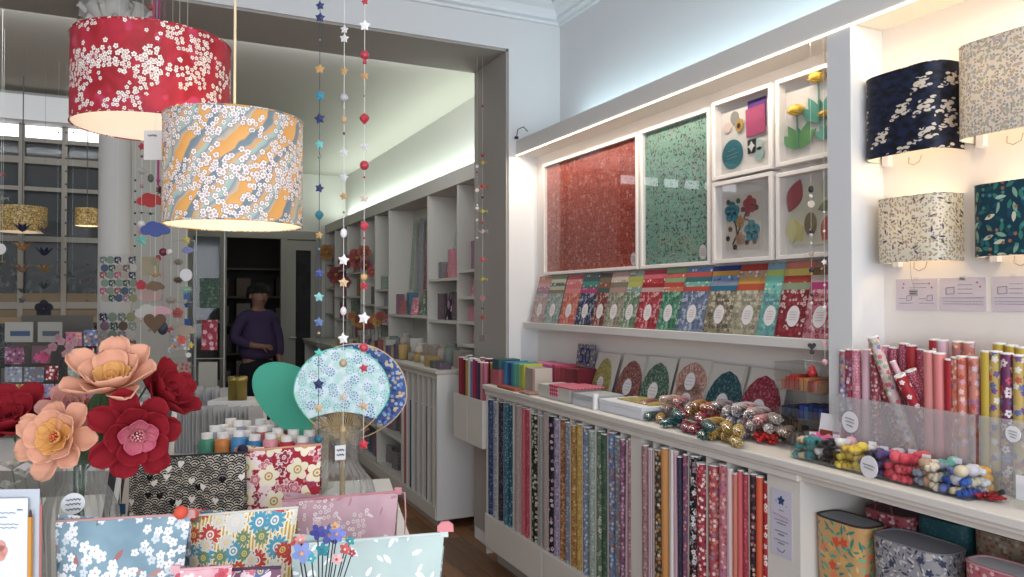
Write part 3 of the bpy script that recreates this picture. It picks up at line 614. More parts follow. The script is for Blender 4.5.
wreath('olive yellow folded paper leaf wreath in a clear sleeve', 583, 613, 388, 1.93, .19, .225, '#9c944c', '#b8b06c', '#807c34', .8)
wreath('brownish red folded paper wreath between the yellow and green ones', 612, 637, 388, 1.93, .195, .23, '#8c5048', '#b08078', '#6c342c')
wreath('green folded paper wreath in a sleeve left of the pink pair', 636, 664, 393, 1.93, .20, .235, '#4c6c58', '#8ca090', '#304c3c')
wreath('pair of pale pink folded paper wreaths in one sleeve', 667, 700, 400, 1.93, .21, .24, '#b88878', '#d0aca0', '#9c6454', two=True)
wreath('deep teal folded paper wreath in a clear sleeve', 702, 735, 408, 1.93, .205, .235, '#1d4c54', '#4c7c84', '#123840')
wreath('crimson folded paper wreath beside the teal one', 737, 772, 414, 1.93, .205, .235, '#94283c', '#c05c70', '#701828')
# number cards
t = onwall('party_napkin_pack', 'multicoloured pack printed with the number 50 twice', 'printed pack', 1.965, PX(581, 375, 1.965).y, Z0, None, .12)
MB().box(-.08, .08, 0, .012, 0, .25).build('pack', paper('print_fifty', '#6a6a78', ('f', 60, .42, ['#b8a070', '#4c508c', '#a83c50', '#7c9c68', '#c8c0b0'], None, .95)), t)
MB().box(-.08, .08, -.001, 0, .118, .124).build('edge', M_WHT, t)
for z, c in ((.187, '#1f2f6c'), (.066, '#33418a')): text_ob('50', .115, plain(c), t, (0, -.002, z), (pi/2, 0, 0), 'number')
# blocks of coloured cards standing in rows
def cardrow(x0, depth, y1, y0, h, cols, grp, where):
    n = len(cols); w_ = (y1-y0)/n
    for i, (c, nm) in enumerate(cols):
        th = w_*.93; y = y1-w_*(i+.5)
        o = MB().box(0, depth, -th/2, th/2, 0, h*rnd.uniform(.97, 1.02)).build('card_pack', [plain(c, .5)], bevel=.0008); o.location = (x0+rnd.uniform(0, .004), y, Z0)
        tag(o, f'{nm} card pack, {ORD[i]} from left {where}', 'card pack', grp)
g1 = 'packs of coloured cards at the counter end'
cardrow(1.755, .13, 3.815, 3.555, .135, [('#2f7ea0', 'sea blue'), ('#3c86b4', 'sky blue'), ('#2c5c9c', 'royal blue'), ('#244a86', 'dark blue'), ('#2f8f9c', 'petrol'), ('#4ba8a0', 'turquoise'), ('#5fae98', 'mint'), ('#5fb07c', 'green'), ('#9cb848', 'lime'), ('#c0c03c', 'yellow green')], g1, 'in the blue and green row')
cardrow(1.755, .10, 3.54, 3.43, .125, [('#a8a090', 'stone grey'), ('#98a088', 'grey green'), ('#b08088', 'dusty pink'), ('#c8bcae', 'cream')], g1, 'in the pale group')
cardrow(1.865, .12, 3.66, 3.42, .14, [('#c07890', 'dusty pink'), ('#c888a0', 'light pink'), ('#c85c90', 'bright pink'), ('#d068a0', 'candy pink'), ('#cc5c98', 'magenta pink'), ('#c0486c', 'raspberry')], g1, 'in the pink row')
cardrow(1.865, .12, 3.415, 3.19, .135, [('#a03048', 'crimson'), ('#8c2438', 'dark crimson'), ('#7c1c30', 'burgundy'), ('#701c2c', 'wine red'), ('#641828', 'deep wine')], g1, 'in the dark red row')
b = MB().box(0, .14, -.05, .05, 0, .085).build('card_block', plain('#b85864'), bevel=.001); b.location = (1.745, 3.895, Z0); tag(b, 'rose red block of cards at the far end of the counter', 'card block')
b = MB().box(0, .13, -.045, .045, 0, .055).build('card_block', plain('#2f5c60'), bevel=.001); b.location = (1.747, 3.893, Z0+.0855); tag(b, 'dark green block of cards lying on the rose red one', 'card block')
b = MB().box(0, .05, -.11, .11, 0, .014).build('card_stack', plain('#a85844'), bevel=.001); b.location = (1.70, 3.66, Z0); tag(b, 'low brick red strip of cards in front of the blue row', 'card stack')
b = MB().box(0, .09, -.06, .06, 0, .012).build('card_stack', paper('print_lowstack', '#a88478', ('f', 80, .4, ['#c8a8a0', '#8c4c48'], None, .8)), bevel=.001); b.location = (1.70, 3.44, Z0); tag(b, 'flat speckled card stack in front of the pale card group', 'card stack')
b = MB().box(0, .03, -.04, .04, 0, .04).build('card_stack', plain('#68505c'), bevel=.001); b.location = (1.80, 3.36, Z0); tag(b, 'small dark card stack in front of the pink row', 'card stack')
# gingham topped box
gm_ = NT('gingham', .6); uv = gm_.uv(); sx = gm_.sep(uv)
a_ = gm_.mt('ADD', gm_.band(sx[0], .018, .5), gm_.band(sx[1], .018, .5)); GING = gm_.done(gm_.ramp(gm_.mt('MULTIPLY', a_, .5), [(0, hx('#e0a8b4')), (.5, hx('#c84868')), (1, hx('#a81c40'))]))
t = thing('paper_box', 'grey white box with a pink gingham sheet draped over its top', 'box', (1.735, 3.10, Z0))
MB().box(0, .17, -.06, .25, 0, .062).build('body', plain('#c2bfb8'), t, bevel=.001)
MB().box(-.002, .172, -.09, .14, .0625, .069).box(-.003, -.0005, .05, .13, .015, .069).build('gingham_sheet', GING, t)
# stacks of pads and white boxes
def stack(label, y1, y0, x0, x1, hs, cols):
    z = Z0
    for i, (h, c) in enumerate(zip(hs, cols)):
        o = MB().box(0, x1-x0, 0, y1-y0, 0, h).build('paper_pad', plain(c, .5), bevel=.0012); o.location = (x0+rnd.uniform(-.003, .003), y0+rnd.uniform(-.004, .004), z); z += h+.0006
        tag(o, label[i], 'paper pad', 'pads and boxes on the counter')
stack(['grey white paper pad at the bottom beside the gingham box', 'grey paper pad on top beside the gingham box'], 3.02, 2.85, 1.735, 1.90, [.03, .022], ['#c0c2c6', '#b0b4b8'])
t = thing('keepsake_box', 'white lidded box carrying a yellow printed sheet', 'box', (1.745, 2.49, Z0))
MB().box(0, .19, 0, .31, 0, .034).build('body', plain('#d4d6de', .5), t, bevel=.001); MB().box(-.004, .194, -.004, .314, .0345, .050).build('lid', plain('#dfe1e8', .5), t, bevel=.0015)
o = MB().box(0, .13, 0, .24, 0, .004).build('printed_sheet', paper('print_yellow', '#a8984c', ('f', 60, .4, ['#c8bc78', '#8c7c30'], None, .7))); o.location = (1.80, 2.51, Z0+.0505); tag(o, 'yellow printed sheet lying on the white lidded box', 'sheet')
t = thing('paper_tube', 'white stub tube standing at the corner of the white box', 'tube', (1.74, 2.828, Z0))
MB().cyl((0, 0, 0), (0, 0, .05), .012).build('tube', M_WHT, t); MB().cyl((0, 0, .0505), (0, 0, .066), .015).build('cap', M_WHT, t)
# little bags of cord
bags = [(644, 414, '#8c4450', 'wine'), (653, 417, '#2c5c50', 'dark green'), (661, 419, '#b88c3c', 'ochre'), (650, 408, '#a85c5c', 'dusky red'), (672, 424, '#2a6468', 'teal'), (686, 428, '#94284c', 'magenta'), (697, 430, '#a83454', 'raspberry'), (679, 414, '#c88484', 'pink'), (694, 410, '#b8803c', 'amber'), (706, 412, '#b8541c', 'rust'), (715, 416, '#c06430', 'burnt orange'), (722, 421, '#a84840', 'brick'), (705, 436, '#2c6060', 'petrol'), (716, 436, '#c0983c', 'gold'), (727, 437, '#c8a040', 'old gold'), (733, 424, '#b0a8b0', 'silver'), (742, 428, '#c4c0c8', 'pearl'), (748, 416, '#c86c70', 'coral'), (759, 419, '#b8a49c', 'beige'), (735, 443, '#c0a050', 'straw'), (670, 409, '#c8a89c', 'peach'), (727, 410, '#9c8c88', 'mushroom')]
M_BAGS = M_BAG
bags += [(742, 436, '#a8a4a8', 'dull silver'), (756, 428, '#c8b8b0', 'cream'), (768, 424, '#d0c4c0', 'ivory'), (780, 428, '#9c8c80', 'taupe'), (765, 415, '#d89090', 'shell pink'), (752, 410, '#b0b0b8', 'steel'), (690, 404, '#b8a8a4', 'ash'), (712, 406, '#c8c0c0', 'white'), (774, 414, '#a89c94', 'greige'), (787, 434, '#8c7464', 'brown'), (744, 403, '#c4b4b0', 'sand')]
NBG = len(bags)
bags += [(px+rnd.uniform(-7, 7), py+rnd.uniform(-5, 4), c, nm) for px, py, c, nm in bags[:22] if px > 664]
for i, (px, py, c, nm) in enumerate(bags):
    p = PZ(px, py+3, Z0)
    if p.x > 1.86: p = PX(px, py, 1.86); p.z = max(Z0+.032, p.z-.03)
    t = thing('cord_bag', f'small bag of {nm} cord {"in" if i < NBG else "on top of"} the heap on the counter', 'cord bag', (p.x, p.y, p.z+(0 if i < NBG else .032)), rnd.uniform(-.5, .5)+.6, 'bags of cord heaped on the counter')
    m = MB(); cm_ = plain(c, .5)
    for k in range(10):
        ph = k*.63; q_ = .55+.45*(k % 2); m.tube([(-.046+.092*j/10, .016*q_*cos(ph+j*(.45+.1*(k % 3))), .018+.013*q_*sin(ph+j*(.45+.1*(k % 3)))) for j in range(11)], .0036, 5)
    m.build('cord', cm_, t)
    MB().grid(lambda u, v: ((u-.5)*.12, .026*cos(2*pi*v)*(1-(2*u-1)**6*.4), .018+.0175*sin(2*pi*v)*(1-(2*u-1)**6*.9)), 8, 10).build('bag', M_BAGS, t)
    MB().box(.058, .072, -.02, .02, .017, .0185).build('header', M_BAGS, t)
t = thing('acrylic_riser', 'low clear riser under the rear cord bags', 'riser', (1.815, 1.95, Z0)); MB().box(0, .095, 0, .85, .027, .030).build('top', M_ACR, t); MB().box(0, .003, 0, .85, 0, .027).build('front', M_ACR, t)
# red cord bag with round label, brown tag bundle, small boxes
t = thing('tassel_bag', 'bright red fan of cord in a clear bag near the counter edge', 'cord bag', tuple(PZ(768, 443, Z0)), .2)
m = MB()
for k in range(14):
    a = -1.1+k*.17; m.tube([(.03, 0, .008), (.03-.035*cos(a), .02*sin(a)*1.6, .02+.012*cos(k)), (.03-.075*cos(a), .035*sin(a)*1.6, .022+.014*cos(k*1.3))], [.004, .006, .004], 5)
m.build('cord', plain('#c81c1c', .5), t)
t = thing('ribbon_bundle', 'clear bag of brown and beige ribbon strips with a round label', 'ribbon bag', tuple(PZ(797, 441, Z0)), 0)
for k in range(9): MB().box(-.035+k*.008, -.030+k*.008, -.05+k*.014, -.043+k*.014, 0, .065+.005*(k % 3)).build('strip', plain(['#8c6c54', '#a89078', '#7c4c44', '#b8a890'][k % 4]), t)
lb = MB().at((-.045, .03, .04), rx=pi/2, rz=RIGHTWALL).poly(ell(.014, .018), 0, .0012).build('round_label', M_LBL, t)
b = MB().box(-.012, .012, -.012, .012, 0, .035).build('pot', plain('#b83c34', .4), bevel=.002); p = PZ(817, 446, Z0); b.location = (p.x-.1, p.y+.09, Z0); tag(b, 'little red pot left of the teal ornaments', 'pot')
# clear tiered drawers with thread
t = thing('acrylic_tier', 'clear three level acrylic display in the alcove corner', 'display stand', (1.88, 1.83, Z0))
for z in (0, .085, .175, .265): MB().box(0, .14, -.095, .095, z, z+.003).build('tray', M_ACR, t)
for yy_ in (.093, -.096): MB().box(0, .14, yy_, yy_+.003, 0, .268).build('side_panel', M_ACR, t)
for z in (.0035, .0885, .1785): MB().box(.0, .003, -.092, .092, z, z+.032).build('front_lip', M_ACR, t)
tier = [(.089+Z0, ['#2c3c8c', '#1f4878', '#24305c', '#2f5c8c', '#30303c'], 'blue'), (.179+Z0, ['#a83c2c', '#c07c3c', '#a02c34', '#b85c40', '#8c5c34', '#b0342c'], 'red'), (.004+Z0, ['#8c8c84', '#a49c94', '#786c64'], 'grey')]
for z, cs, nm in tier:
    for k in range(9):
        o = MB().box(0, .11, 0, .014, 0, rnd.uniform(.03, .05)).build('thread_card', plain(rnd.choice(cs), .5), bevel=.001); o.location = (1.895, 1.742+k*.0195, z)
        tag(o, f'{nm} thread card, {ORD[8-k]} from left on its level of the acrylic stand', 'thread card', f'{nm} thread cards in the acrylic stand')
# small framed card
t = onwall('small_card', 'small white card with a red printed band leaning by the pillar', 'card', 1.86, PX(826, 440, 1.86).y, Z0, None, .2)
MB().box(-.04, .04, 0, .003, 0, .125).build('card', M_WHT, t); MB().box(-.036, .036, -.0006, 0, .03, .075).build('printed_band', plain('#8c3a28'), t)
MB().at((0, -.001, .052), rx=pi/2).poly(ell(.013, .013), 0, .0008).build('disc', plain('#d8a8a0'), t)
# trays of hair ornaments
def tray(name, label, x0, x1, y0, y1, h, nd, dy=.0):
    t = thing(name, label, 'acrylic tray', (x0, y0, Z0)); W = x1-x0; L = y1-y0
    MB().box(0, W, 0, L, 0, .003).build('base', M_ACR, t); MB().box(0, .0025, 0, L, .003, h).box(W-.0025, W, 0, L, .003, h).build('long_wall', M_ACR, t)
    for k in range(nd+1): MB().box(.0025, W-.0025, L*k/nd-.001, L*k/nd+.001, .003, h).build('divider', M_ACR, t)
    return t
NB = 7; YT0 = 1.165; YT1 = 1.715
tray('ornament_tray', 'long clear divided tray of hair ornaments on the counter edge', 1.735, 1.848, YT0, YT1, .060, NB)
colsF = [['#c0bcc4', '#5c6ca8', '#d8d4dc'], ['#1c4ca0', '#2458b0', '#183c80', '#d0c0a0'], ['#d8c8b0', '#8890a0', '#b08c70'], ['#d0384c', '#c42c44', '#dc4c5c'], ['#4c3c74', '#5c4c8c', '#302c3c'], ['#d8b81c', '#e0c428', '#c8a418'], ['#1c1c20', '#d8d4d0', '#2c2c30'], ['#2c7c80', '#3c9090', '#c8b08c']]
colsB = [['#d0d0d4', '#b8b4b0'], ['#d89c30', '#c0c4c8'], ['#58a898', '#78b8a8'], ['#d03c50', '#d85c60'], ['#d84c74', '#c8bcc0'], ['#d8d8dc', '#c8b8b4'], ['#dc8ca0', '#e0a4b0'], ['#d8548c', '#e06c9c']]
import colorsys
def cname(h):
    r_, g_, b_ = [int(h[i:i+2], 16)/255 for i in (1, 3, 5)]; hh_, l_, s_ = colorsys.rgb_to_hls(r_, g_, b_)
    if s_ < .16 or l_ > .86: return 'black' if l_ < .2 else 'dark grey' if l_ < .35 else 'grey' if l_ < .65 else 'white'
    nm_ = ['red', 'orange', 'yellow', 'green', 'teal', 'blue', 'purple', 'pink'][0 if hh_ < .03 or hh_ > .96 else 1 if hh_ < .1 else 2 if hh_ < .19 else 3 if hh_ < .42 else 4 if hh_ < .53 else 5 if hh_ < .69 else 6 if hh_ < .82 else 7]
    return ('dark ' if l_ < .33 else 'pale ' if l_ > .68 else '')+nm_
names = [['silvery blue', 'pale grey'], ['royal blue', 'mustard'], ['beige', 'mint'], ['coral red', 'red'], ['purple', 'rose'], ['yellow', 'pearl'], ['black and white', 'pink'], ['teal', 'hot pink']]
protoO = {}; OS = 1.4
def ornament(kind, col):
    k = (kind, col)
    if k in protoO: o = protoO[k]; c = o.copy(); COL.objects.link(c); return c
    m = MB()
    if kind == 0:
        for a in range(5): m.sph((.0075*cos(a*1.257), .0075*sin(a*1.257), .007), .0065, 8, 5)
        m.sph((0, 0, .010), .005, 8, 5)
    elif kind == 1: m.sph((0, 0, .011), .0125, 12, 8, .85)
    else:
        for a in range(3): m.at((0, 0, .009), rz=a*1.05, rx=.5).sph((.006, 0, 0), .008, 8, 6, .8)
        m.at()
    o = m.build('hair_ornament', plain(col, .45)); protoO[k] = o; return o
cw = (YT1-YT0)/NB
for k in range(NB+0):
    for row, cs in ((0, colsF[k+ (1 if k else 0)] if k else colsF[0]+colsF[1]), (1, colsB[k+1])):
        for j in range(16 if row == 0 else 15):
            col = cs[j % len(cs)] if k else (['#1c4ca0', '#2458b0', '#d0c0a0', '#c0bcc4', '#5c6ca8'][j % 5] if row == 0 else ['#d0d0d4', '#d89c30', '#b8b4b0'][j % 3])
            o = ornament(rnd.choice([0, 0, 1, 2]), col)
            x = 1.738+(.016 + .027*(j % 2) if row == 0 else .070+.022*(j % 2)); y = YT0+cw*k+.017+.023*((j//2) % 3); z = Z0+.003+.022*(j//6)
            if row == 0 and 12 > j >= 6: x += .006
            if j >= 12: y += .012; x += .008
            o.location = (x+rnd.uniform(-.002, .002), y+rnd.uniform(-.002, .002), z); o.rotation_euler = (rnd.uniform(-.3, .3), rnd.uniform(-.3, .3), rnd.random()*6); o.scale = (OS,)*3
            side = 'front' if row == 0 else 'back'
            tag(o, f'{cname(col)} hair ornament in the {side} of the {ORD[NB-1-k]} tray compartment from left', 'hair ornament', f'hair ornaments in the {side} of the {ORD[NB-1-k]} tray compartment')
for k in range(9):
    t = thing('price_tag', 'small white price tag clipped on the ornament tray', 'price tag', (1.800+.03*(k % 2), YT0+.03+k*.062, Z0+.0615), RIGHTWALL+.2, 'white price tags on the ornament tray')
    MB().box(-.011, .011, 0, .001, 0, .014).build('tag', M_WHT, t)
# price discs
def disc(label, x, y, zc, r, lines, rz=0, stand=None):
    t = thing('price_disc', label, 'price sign', (x, y, zc), RIGHTWALL+rz, 'round white price signs')
    MB().at((0, 0, 0), rx=pi/2).poly(ell(r*.92, r, 28), -.0008, .0008).build('disc', M_WHT, t)
    q = MB()
    for z, w_ in lines: scrawl(q, -w_*r, w_*r, z*r, r*.07, y=-.0014, k=6, r=r*.022, slope=-r*.12)
    q.build('writing', plain('#26262c'), t); return t
disc('round white price sign standing in front of the pink rolls', 1.855, PX(850, 422, 1.855).y, PX(850, 422, 1.855).z, .031, [(.35, .5), (.05, .5), (-.3, .35)])
disc('round white price sign hanging over the counter edge below yellow ornaments', 1.690, PX(869, 467, 1.69).y, PX(869, 467, 1.69).z, .029, [(.2, .6), (-.08, .5)])
disc('round white price sign on the yellow roll box at the picture edge', 1.82, PX(1013, 434, 1.82).y, PX(1013, 434, 1.82).z, .019, [(.35, .5), (.0, .5), (-.35, .35)])
# tall clear boxes of gift wrap
def tallbox(label, y1, y0, x0=1.862, x1=2.02, h=.185):
    t = thing('roll_box', label, 'acrylic box', (x0, y0, Z0)); W = x1-x0; L = y1-y0
    MB().box(0, W, 0, L, 0, .003).build('base', M_ACR, t)
    MB().box(0, .003, 0, L, .003, h).build('front_wall', M_ACH, t); MB().box(W-.003, W, 0, L, .003, h).build('back_wall', M_ACR, t)
    for yy in (0, L-.003): MB().box(.003, W-.003, yy, yy+.003, .003, h).build('end_wall', M_ACR, t)
P('r_purple', '#8c7c94', ('f', 51, .4, ['#c04458', '#d8d0d8', '#5c5484', '#c88c50'], None, .9)); P('r_redpurple', '#9c3048', ('f', 46, .42, ['#c83c48', '#b0a8cc', '#7c88a8', '#e8d8dc'], None, .9))
P('r_pink', '#c8788c', ('f', 81, .35, ['#e0a8b4', '#b0506c'], None, .9)); P('r_palepink', '#d8acb8'); P('r_burg', '#8c3040', ('f', 61, .38, ['#c08088', '#d8b0b0'], None, .8))
P('r_multi', '#c8b4ac', ('f', 43, .44, ['#c84c58', '#8c9c84', '#d8a8b0', '#7c6ca0', '#e8e0dc'], None, .95)); P('r_redflower', '#a81828', ('f', 32, .34, ['#f0e4e0'], '#d8a0a8', .6))
P('r_dotpink', '#a83c58', ('f', 122, .24, ['#e8b8c4'], None, 1)); P('r_red', '#b01c28'); P('r_salmon', '#d8807c'); P('r_coral', '#e07a78'); P('r_orangefl', '#c86c54', ('f', 54, .42, ['#e0a898', '#b84830', '#8c7ca0', '#e8c8b0'], None, .95))
P('r_orange2', '#d87458', ('f', 40, .45, ['#e8c0b4', '#c04c34', '#d898a8'], None, .85)); P('r_sunset', '#c87868', ('f', 40, .46, ['#a06890', '#e0a088', '#c04c40', '#c8b4c4'], None, .95)); P('r_yellow', '#c8a81c')
P('r_yellowfl', '#c0a048', ('f', 35, .44, ['#d8b0a0', '#c05040', '#5c6ca0', '#e0d8c8', '#705090'], None, .9)); P('r_plumdot', '#6c2c58', ('f', 32, .46, ['#d8c4c4', '#c0405c', '#c8a040', '#e0d8d8', '#4c78a8'], '#6c1c34', .95)); P('r_pinkred', '#c05468', ('l', 81, .5, .25, ['#e0a0a8', '#a03048'], .8))
BN = plain('#26262c'); BW = plain('#dfe3ea')
rl = [(842, 349, 'r_purple', 'purple grey flowered', 0), (850, 348, 'r_redpurple', 'red and lilac flowered', 0), (858, 348, 'r_pink', 'pink patterned', 0), (866, 348, 'r_palepink', 'plain pale pink', 0), (876, 352, 'r_burg', 'burgundy flowered', 0),
      (930, 350, 'r_salmon', 'plain salmon', BN), (941, 352, 'r_coral', 'plain coral', BW), (950, 358, 'r_red', 'dark red', 0), (956, 356, 'r_orangefl', 'orange and grey flowered', 0), (963, 355, 'r_orange2', 'orange blossom', BW), (976, 356, 'r_sunset', 'orange and purple blossom', 0)]
rb = [(884, 350, 'r_pink', 'pink patterned'), (893, 352, 'r_dotpink', 'pink dotted'), (904, 348, 'r_dotpink', 'raspberry dotted'), (914, 350, 'r_red', 'plain red'), (923, 354, 'r_pinkred', 'pink leaf print'), (945, 345, 'r_palepink', 'pale pink'), (958, 346, 'r_orangefl', 'orange flowered'), (970, 347, 'r_sunset', 'sunset flowered'), (872, 344, 'r_salmon', 'salmon'), (935, 344, 'r_redflower', 'red and white')]
ry_ = [(987, 352, 'r_yellow', 'plain yellow', 0), (995, 352, 'r_yellowfl', 'yellow flowered', 0), (1007, 354, 'r_plumdot', 'plum and white flowered', 0), (1019, 356, 'r_yellowfl', 'ochre flowered', 0), (1035, 356, 'r_yellow', 'mustard', 0)]
def stand_roll(px, py, k, nm, band, X, r, where):
    p = PX(px, py, X); L = p.z-Z0-.004
    o = roll_mesh(r, L, PP[k], band=(band, .012) if band else None, name='gift_wrap_roll')
    o.location = (X, p.y, Z0+.0035); o.rotation_euler = (0, rnd.uniform(-.01, .02), rnd.random()*6)
    tag(o, f'{nm} gift wrap roll in the {where}', 'gift wrap roll', 'rolls of gift wrap above the counter')
for px, py, k, nm, band in rl: stand_roll(px, py+2, k, nm, band, 1.893, .0135 if px not in (930, 941) else .0155, 'front of the pink box')
for px, py, k, nm in rb: stand_roll(px, py-4, k, nm, 0, 1.985, .015, 'back of the pink box')
for px, py, k, nm, band in ry_: stand_roll(px, py, k, nm, band, 1.893, .0145, 'front of the yellow box')
for px, py, k, nm, band in ry_[1:]: stand_roll(px+4, py-8, 'r_yellow' if k != 'r_yellow' else 'r_yellowfl', 'back row '+nm, 0, 1.975, .0145, 'rear of the yellow box')
def lean_roll(a, b, k, nm, r, band=None):
    A = Vector(a); B = Vector(b); L = (B-A).length; o = roll_mesh(r, L, PP[k], band=band); o.location = A
    q = (B-A).to_track_quat('Z', 'Y'); o.rotation_euler = q.to_euler(); tag(o, nm, 'gift wrap roll', 'rolls of gift wrap above the counter')
lean_roll(PX(913, 452, 1.925), PX(873, 338, 1.86), 'r_multi', 'long multicoloured flowered roll leaning diagonally across the box', .0150)
lean_roll(PX(935, 450, 1.93), PX(893, 362, 1.89), 'r_palepink', 'slim pale pink roll leaning beside the multicoloured one', .008)
lean_roll(PX(926, 425, 1.92), PX(900, 376, 1.855), 'r_redflower', 'short dark red roll with white flowers leaning forward', .0155)
lean_roll(PX(934, 425, 1.95), PX(911, 371, 1.90), 'r_dotpink', 'short pink dotted roll leaning behind the red flowered one', .0155)
lean_roll(PX(905, 452, 1.945), PX(868, 355, 1.925), 'r_burg', 'burgundy flowered roll leaning behind the long diagonal one', .013)
tallbox('clear acrylic box holding the pink and coral gift wrap', 1.672, 1.232); tallbox('clear acrylic box holding the yellow gift wrap', 1.222, .96)
# red tinsel bag, glass jar and card at the edge
t = thing('tinsel_bag', 'clear bag of red shredded tinsel on the counter edge', 'tinsel bag', tuple(PZ(985, 499, Z0)))
m = MB()
for k in range(40):
    a = rnd.random()*6.28; m.tube([(.035*cos(a)*rnd.random(), .05*sin(a)*rnd.random(), .004+.012*rnd.random()) for _ in range(4)], .0022, 4)
tag(m.build('tinsel', plain('#b8202c', .35), t), kind='stuff')
MB().grid(lambda u, v: (.036*cos(2*pi*v)*(1-(2*u-1)**6*.5), (u-.5)*.12, .011+.0105*sin(2*pi*v)*(1-(2*u-1)**6*.9)), 8, 10).build('bag', M_BAG, t)
MB().cyl((-.01, -.04, .024), (-.01, -.05, .030), .006).build('clip', plain('#2a2a2c'), t)
p = PZ(1020, 508, Z0); t = thing('glass_block', 'clear block holding a small white card at the picture edge', 'card holder', (p.x+.02, p.y-.02, Z0))
MB().box(-.03, .03, -.03, .03, 0, .055).build('block', M_ACR, t, bevel=.003); MB().box(-.026, -.024, -.025, .025, .02, .075).build('card', M_WHT, t)
# baskets on the lower shelf
def basket(label, x, y, w_, d_, h, mo, z=.6205, rim='#2c2a30', inner='#8c8e96', rz=0, handle=None):
    t = thing('storage_basket', label, 'basket', (x, y, z), RIGHTWALL+rz, 'patterned paper baskets under the counter')
    def loop(s, zz, e=.0): return [(sgn(cos(a))*abs(cos(a))**.55*(w_/2*s-e), d_/2+sgn(sin(a))*abs(sin(a))**.55*(d_/2*s-e), zz) for a in [2*pi*i/40 for i in range(40)]]
    MB().rings([loop(.93, 0), loop(1, h)], caps=False).build('outer_wall', mo, t)
    MB().rings([loop(1, h, .004), loop(.93, .004, .004)], caps=True).build('lining', plain(inner, .7), t)
    MB().rings([loop(1.0, h-.001, -.001), loop(1.0, h+.003, -.001), loop(1.0, h+.003, .005), loop(1.0, h-.001, .005)], caps=False).build('rim', plain(rim, .6), t)
    for s in (-1, 1):
        if handle: MB().tube([(-.03+ww_*.06, d_/2+s*(d_/2-.006), h-.002+.035*(1-(2*ww_-1)**4)) for ww_ in [i/10 for i in range(11)]], .003, 5).build('handle', plain(handle), t)
def sgn(v): return 1 if v >= 0 else -1
B1 = paper('print_basket_orange', '#c89a5c', ('l', 33, .55, .14, ['#1f8478', '#3ca890', '#6cb890'], .9), ('f', 27, .42, ['#dc4c28', '#e87848', '#d8a858'], None, .6), ('l', 50, .5, .2, ['#d8b888', '#5c8c78'], .5))
B2 = paper('print_basket_ink', '#98989c', ('l', 43, .55, .12, ['#2c3450', '#c8c8cc', '#404860'], .9), ('l', 76, .5, .2, ['#d0d0d0', '#5c6478'], .8), ('f', 38, .4, ['#b8b4ac', '#3c4460'], None, .4))
B3 = paper('print_basket_red', '#98404c', ('f', 76, .42, ['#c89098', '#70242c', '#c8b0a8'], None, .9)); B4 = paper('print_basket_teal', '#1f5058', ('f', 85, .3, ['#2c6870'], None, .6))
B5 = paper('print_basket_tan', '#8c7c68', ('f', 76, .42, ['#a89c84', '#6c5c4c', '#8c5048'], None, .9)); B6 = paper('print_basket_pinkred', '#b86470', ('f', 68, .4, ['#e0b8b8', '#c03848'], None, .9)); B7 = paper('print_basket_bw', '#8c8c90', ('f', 102, .42, ['#d0d0d0', '#34343c'], '#202024', .95))
zb = .6205; hh = PX(845, 517, 1.80).z-zb
basket('basket with orange and teal leaf print beside the counter stile', 1.762, 1.572, .18, .11, .222, B1, rim='#3c3430')
basket('basket with grey and ink blue sprig print beside the orange one', 1.757, 1.36, .215, .13, .218, B2, rim='#7c7c84')
basket('basket with pink red and white pattern at the picture corner', 1.742, 1.095, .20, .10, .232, B6, inner='#c4c4c8', rim='#c88c94')
basket('dark red patterned basket behind the orange one', 1.885, 1.52, .15, .10, .245, B3, inner='#6c5058', rim='#7c3c44', handle='#6c2c34')
basket('dark teal basket behind the grey sprig one', 1.90, 1.36, .15, .10, .262, B4, inner='#24484c', rim='#1c4c54', handle='#1c4c54')
basket('tan flowered basket at the back by the teal one', 1.90, 1.19, .17, .10, .268, B5, inner='#7c7064', rim='#5c5044', handle='#4c4038')
basket('black and white flowered basket behind the pink red one', 1.845, 1.03, .16, .075, .24, B7, inner='#8c8c94', rim='#54545c')
basket('brown flowered basket at the right rear under the counter', 1.93, .95, .15, .08, .262, B5, inner='#54483c', rim='#3c3430')
# box of rolls on the jamb
t = thing('wall_box', 'white box fixed to the side of the opening and filled with rolls', 'box', (1.70, 3.97, .63))
MB().box(0, .012, 0, .225, 0, .27).box(0, .012, .229, .45, 0, .27).build('front_panel', M_LAC, t, bevel=.002); MB().box(.012, .138, 0, .012, 0, .27).box(.012, .138, .438, .45, 0, .27).build('end_panel', M_LAC, t)
MB().box(.012, .138, .012, .438, 0, .012).build('bottom', M_LAC, t); MB().box(.138, .148, 0, .45, 0, .27).build('back_panel', M_LAC, t)
jc = [('#a02838', 'red'), ('#8c1c34', 'crimson'), ('#641c34', 'burgundy'), ('#b08c30', 'mustard'), ('#c8c4bc', 'white'), ('#68789c', 'slate blue'), ('#b81c4c', 'magenta'), ('#7c2848', 'plum'), ('#383858', 'navy'), ('#c88488', 'pink'), ('#b05c70', 'rose')]
for i, (c, nm) in enumerate(jc):
    for row in range(2):
        o = roll_mesh(.0165, .475+rnd.uniform(-.012, .012), plain(c if row == 0 else jc[(i+4) % 11][0], .5)); o.location = (1.738+row*.045, 4.385-i*.0375, .643)
        tag(o, f'{nm if row == 0 else jc[(i+4) % 11][1]} paper roll, {ORD[i]} from left in the {"front" if row == 0 else "rear"} row of the jamb box', 'paper roll', 'plain paper rolls in the box by the opening')
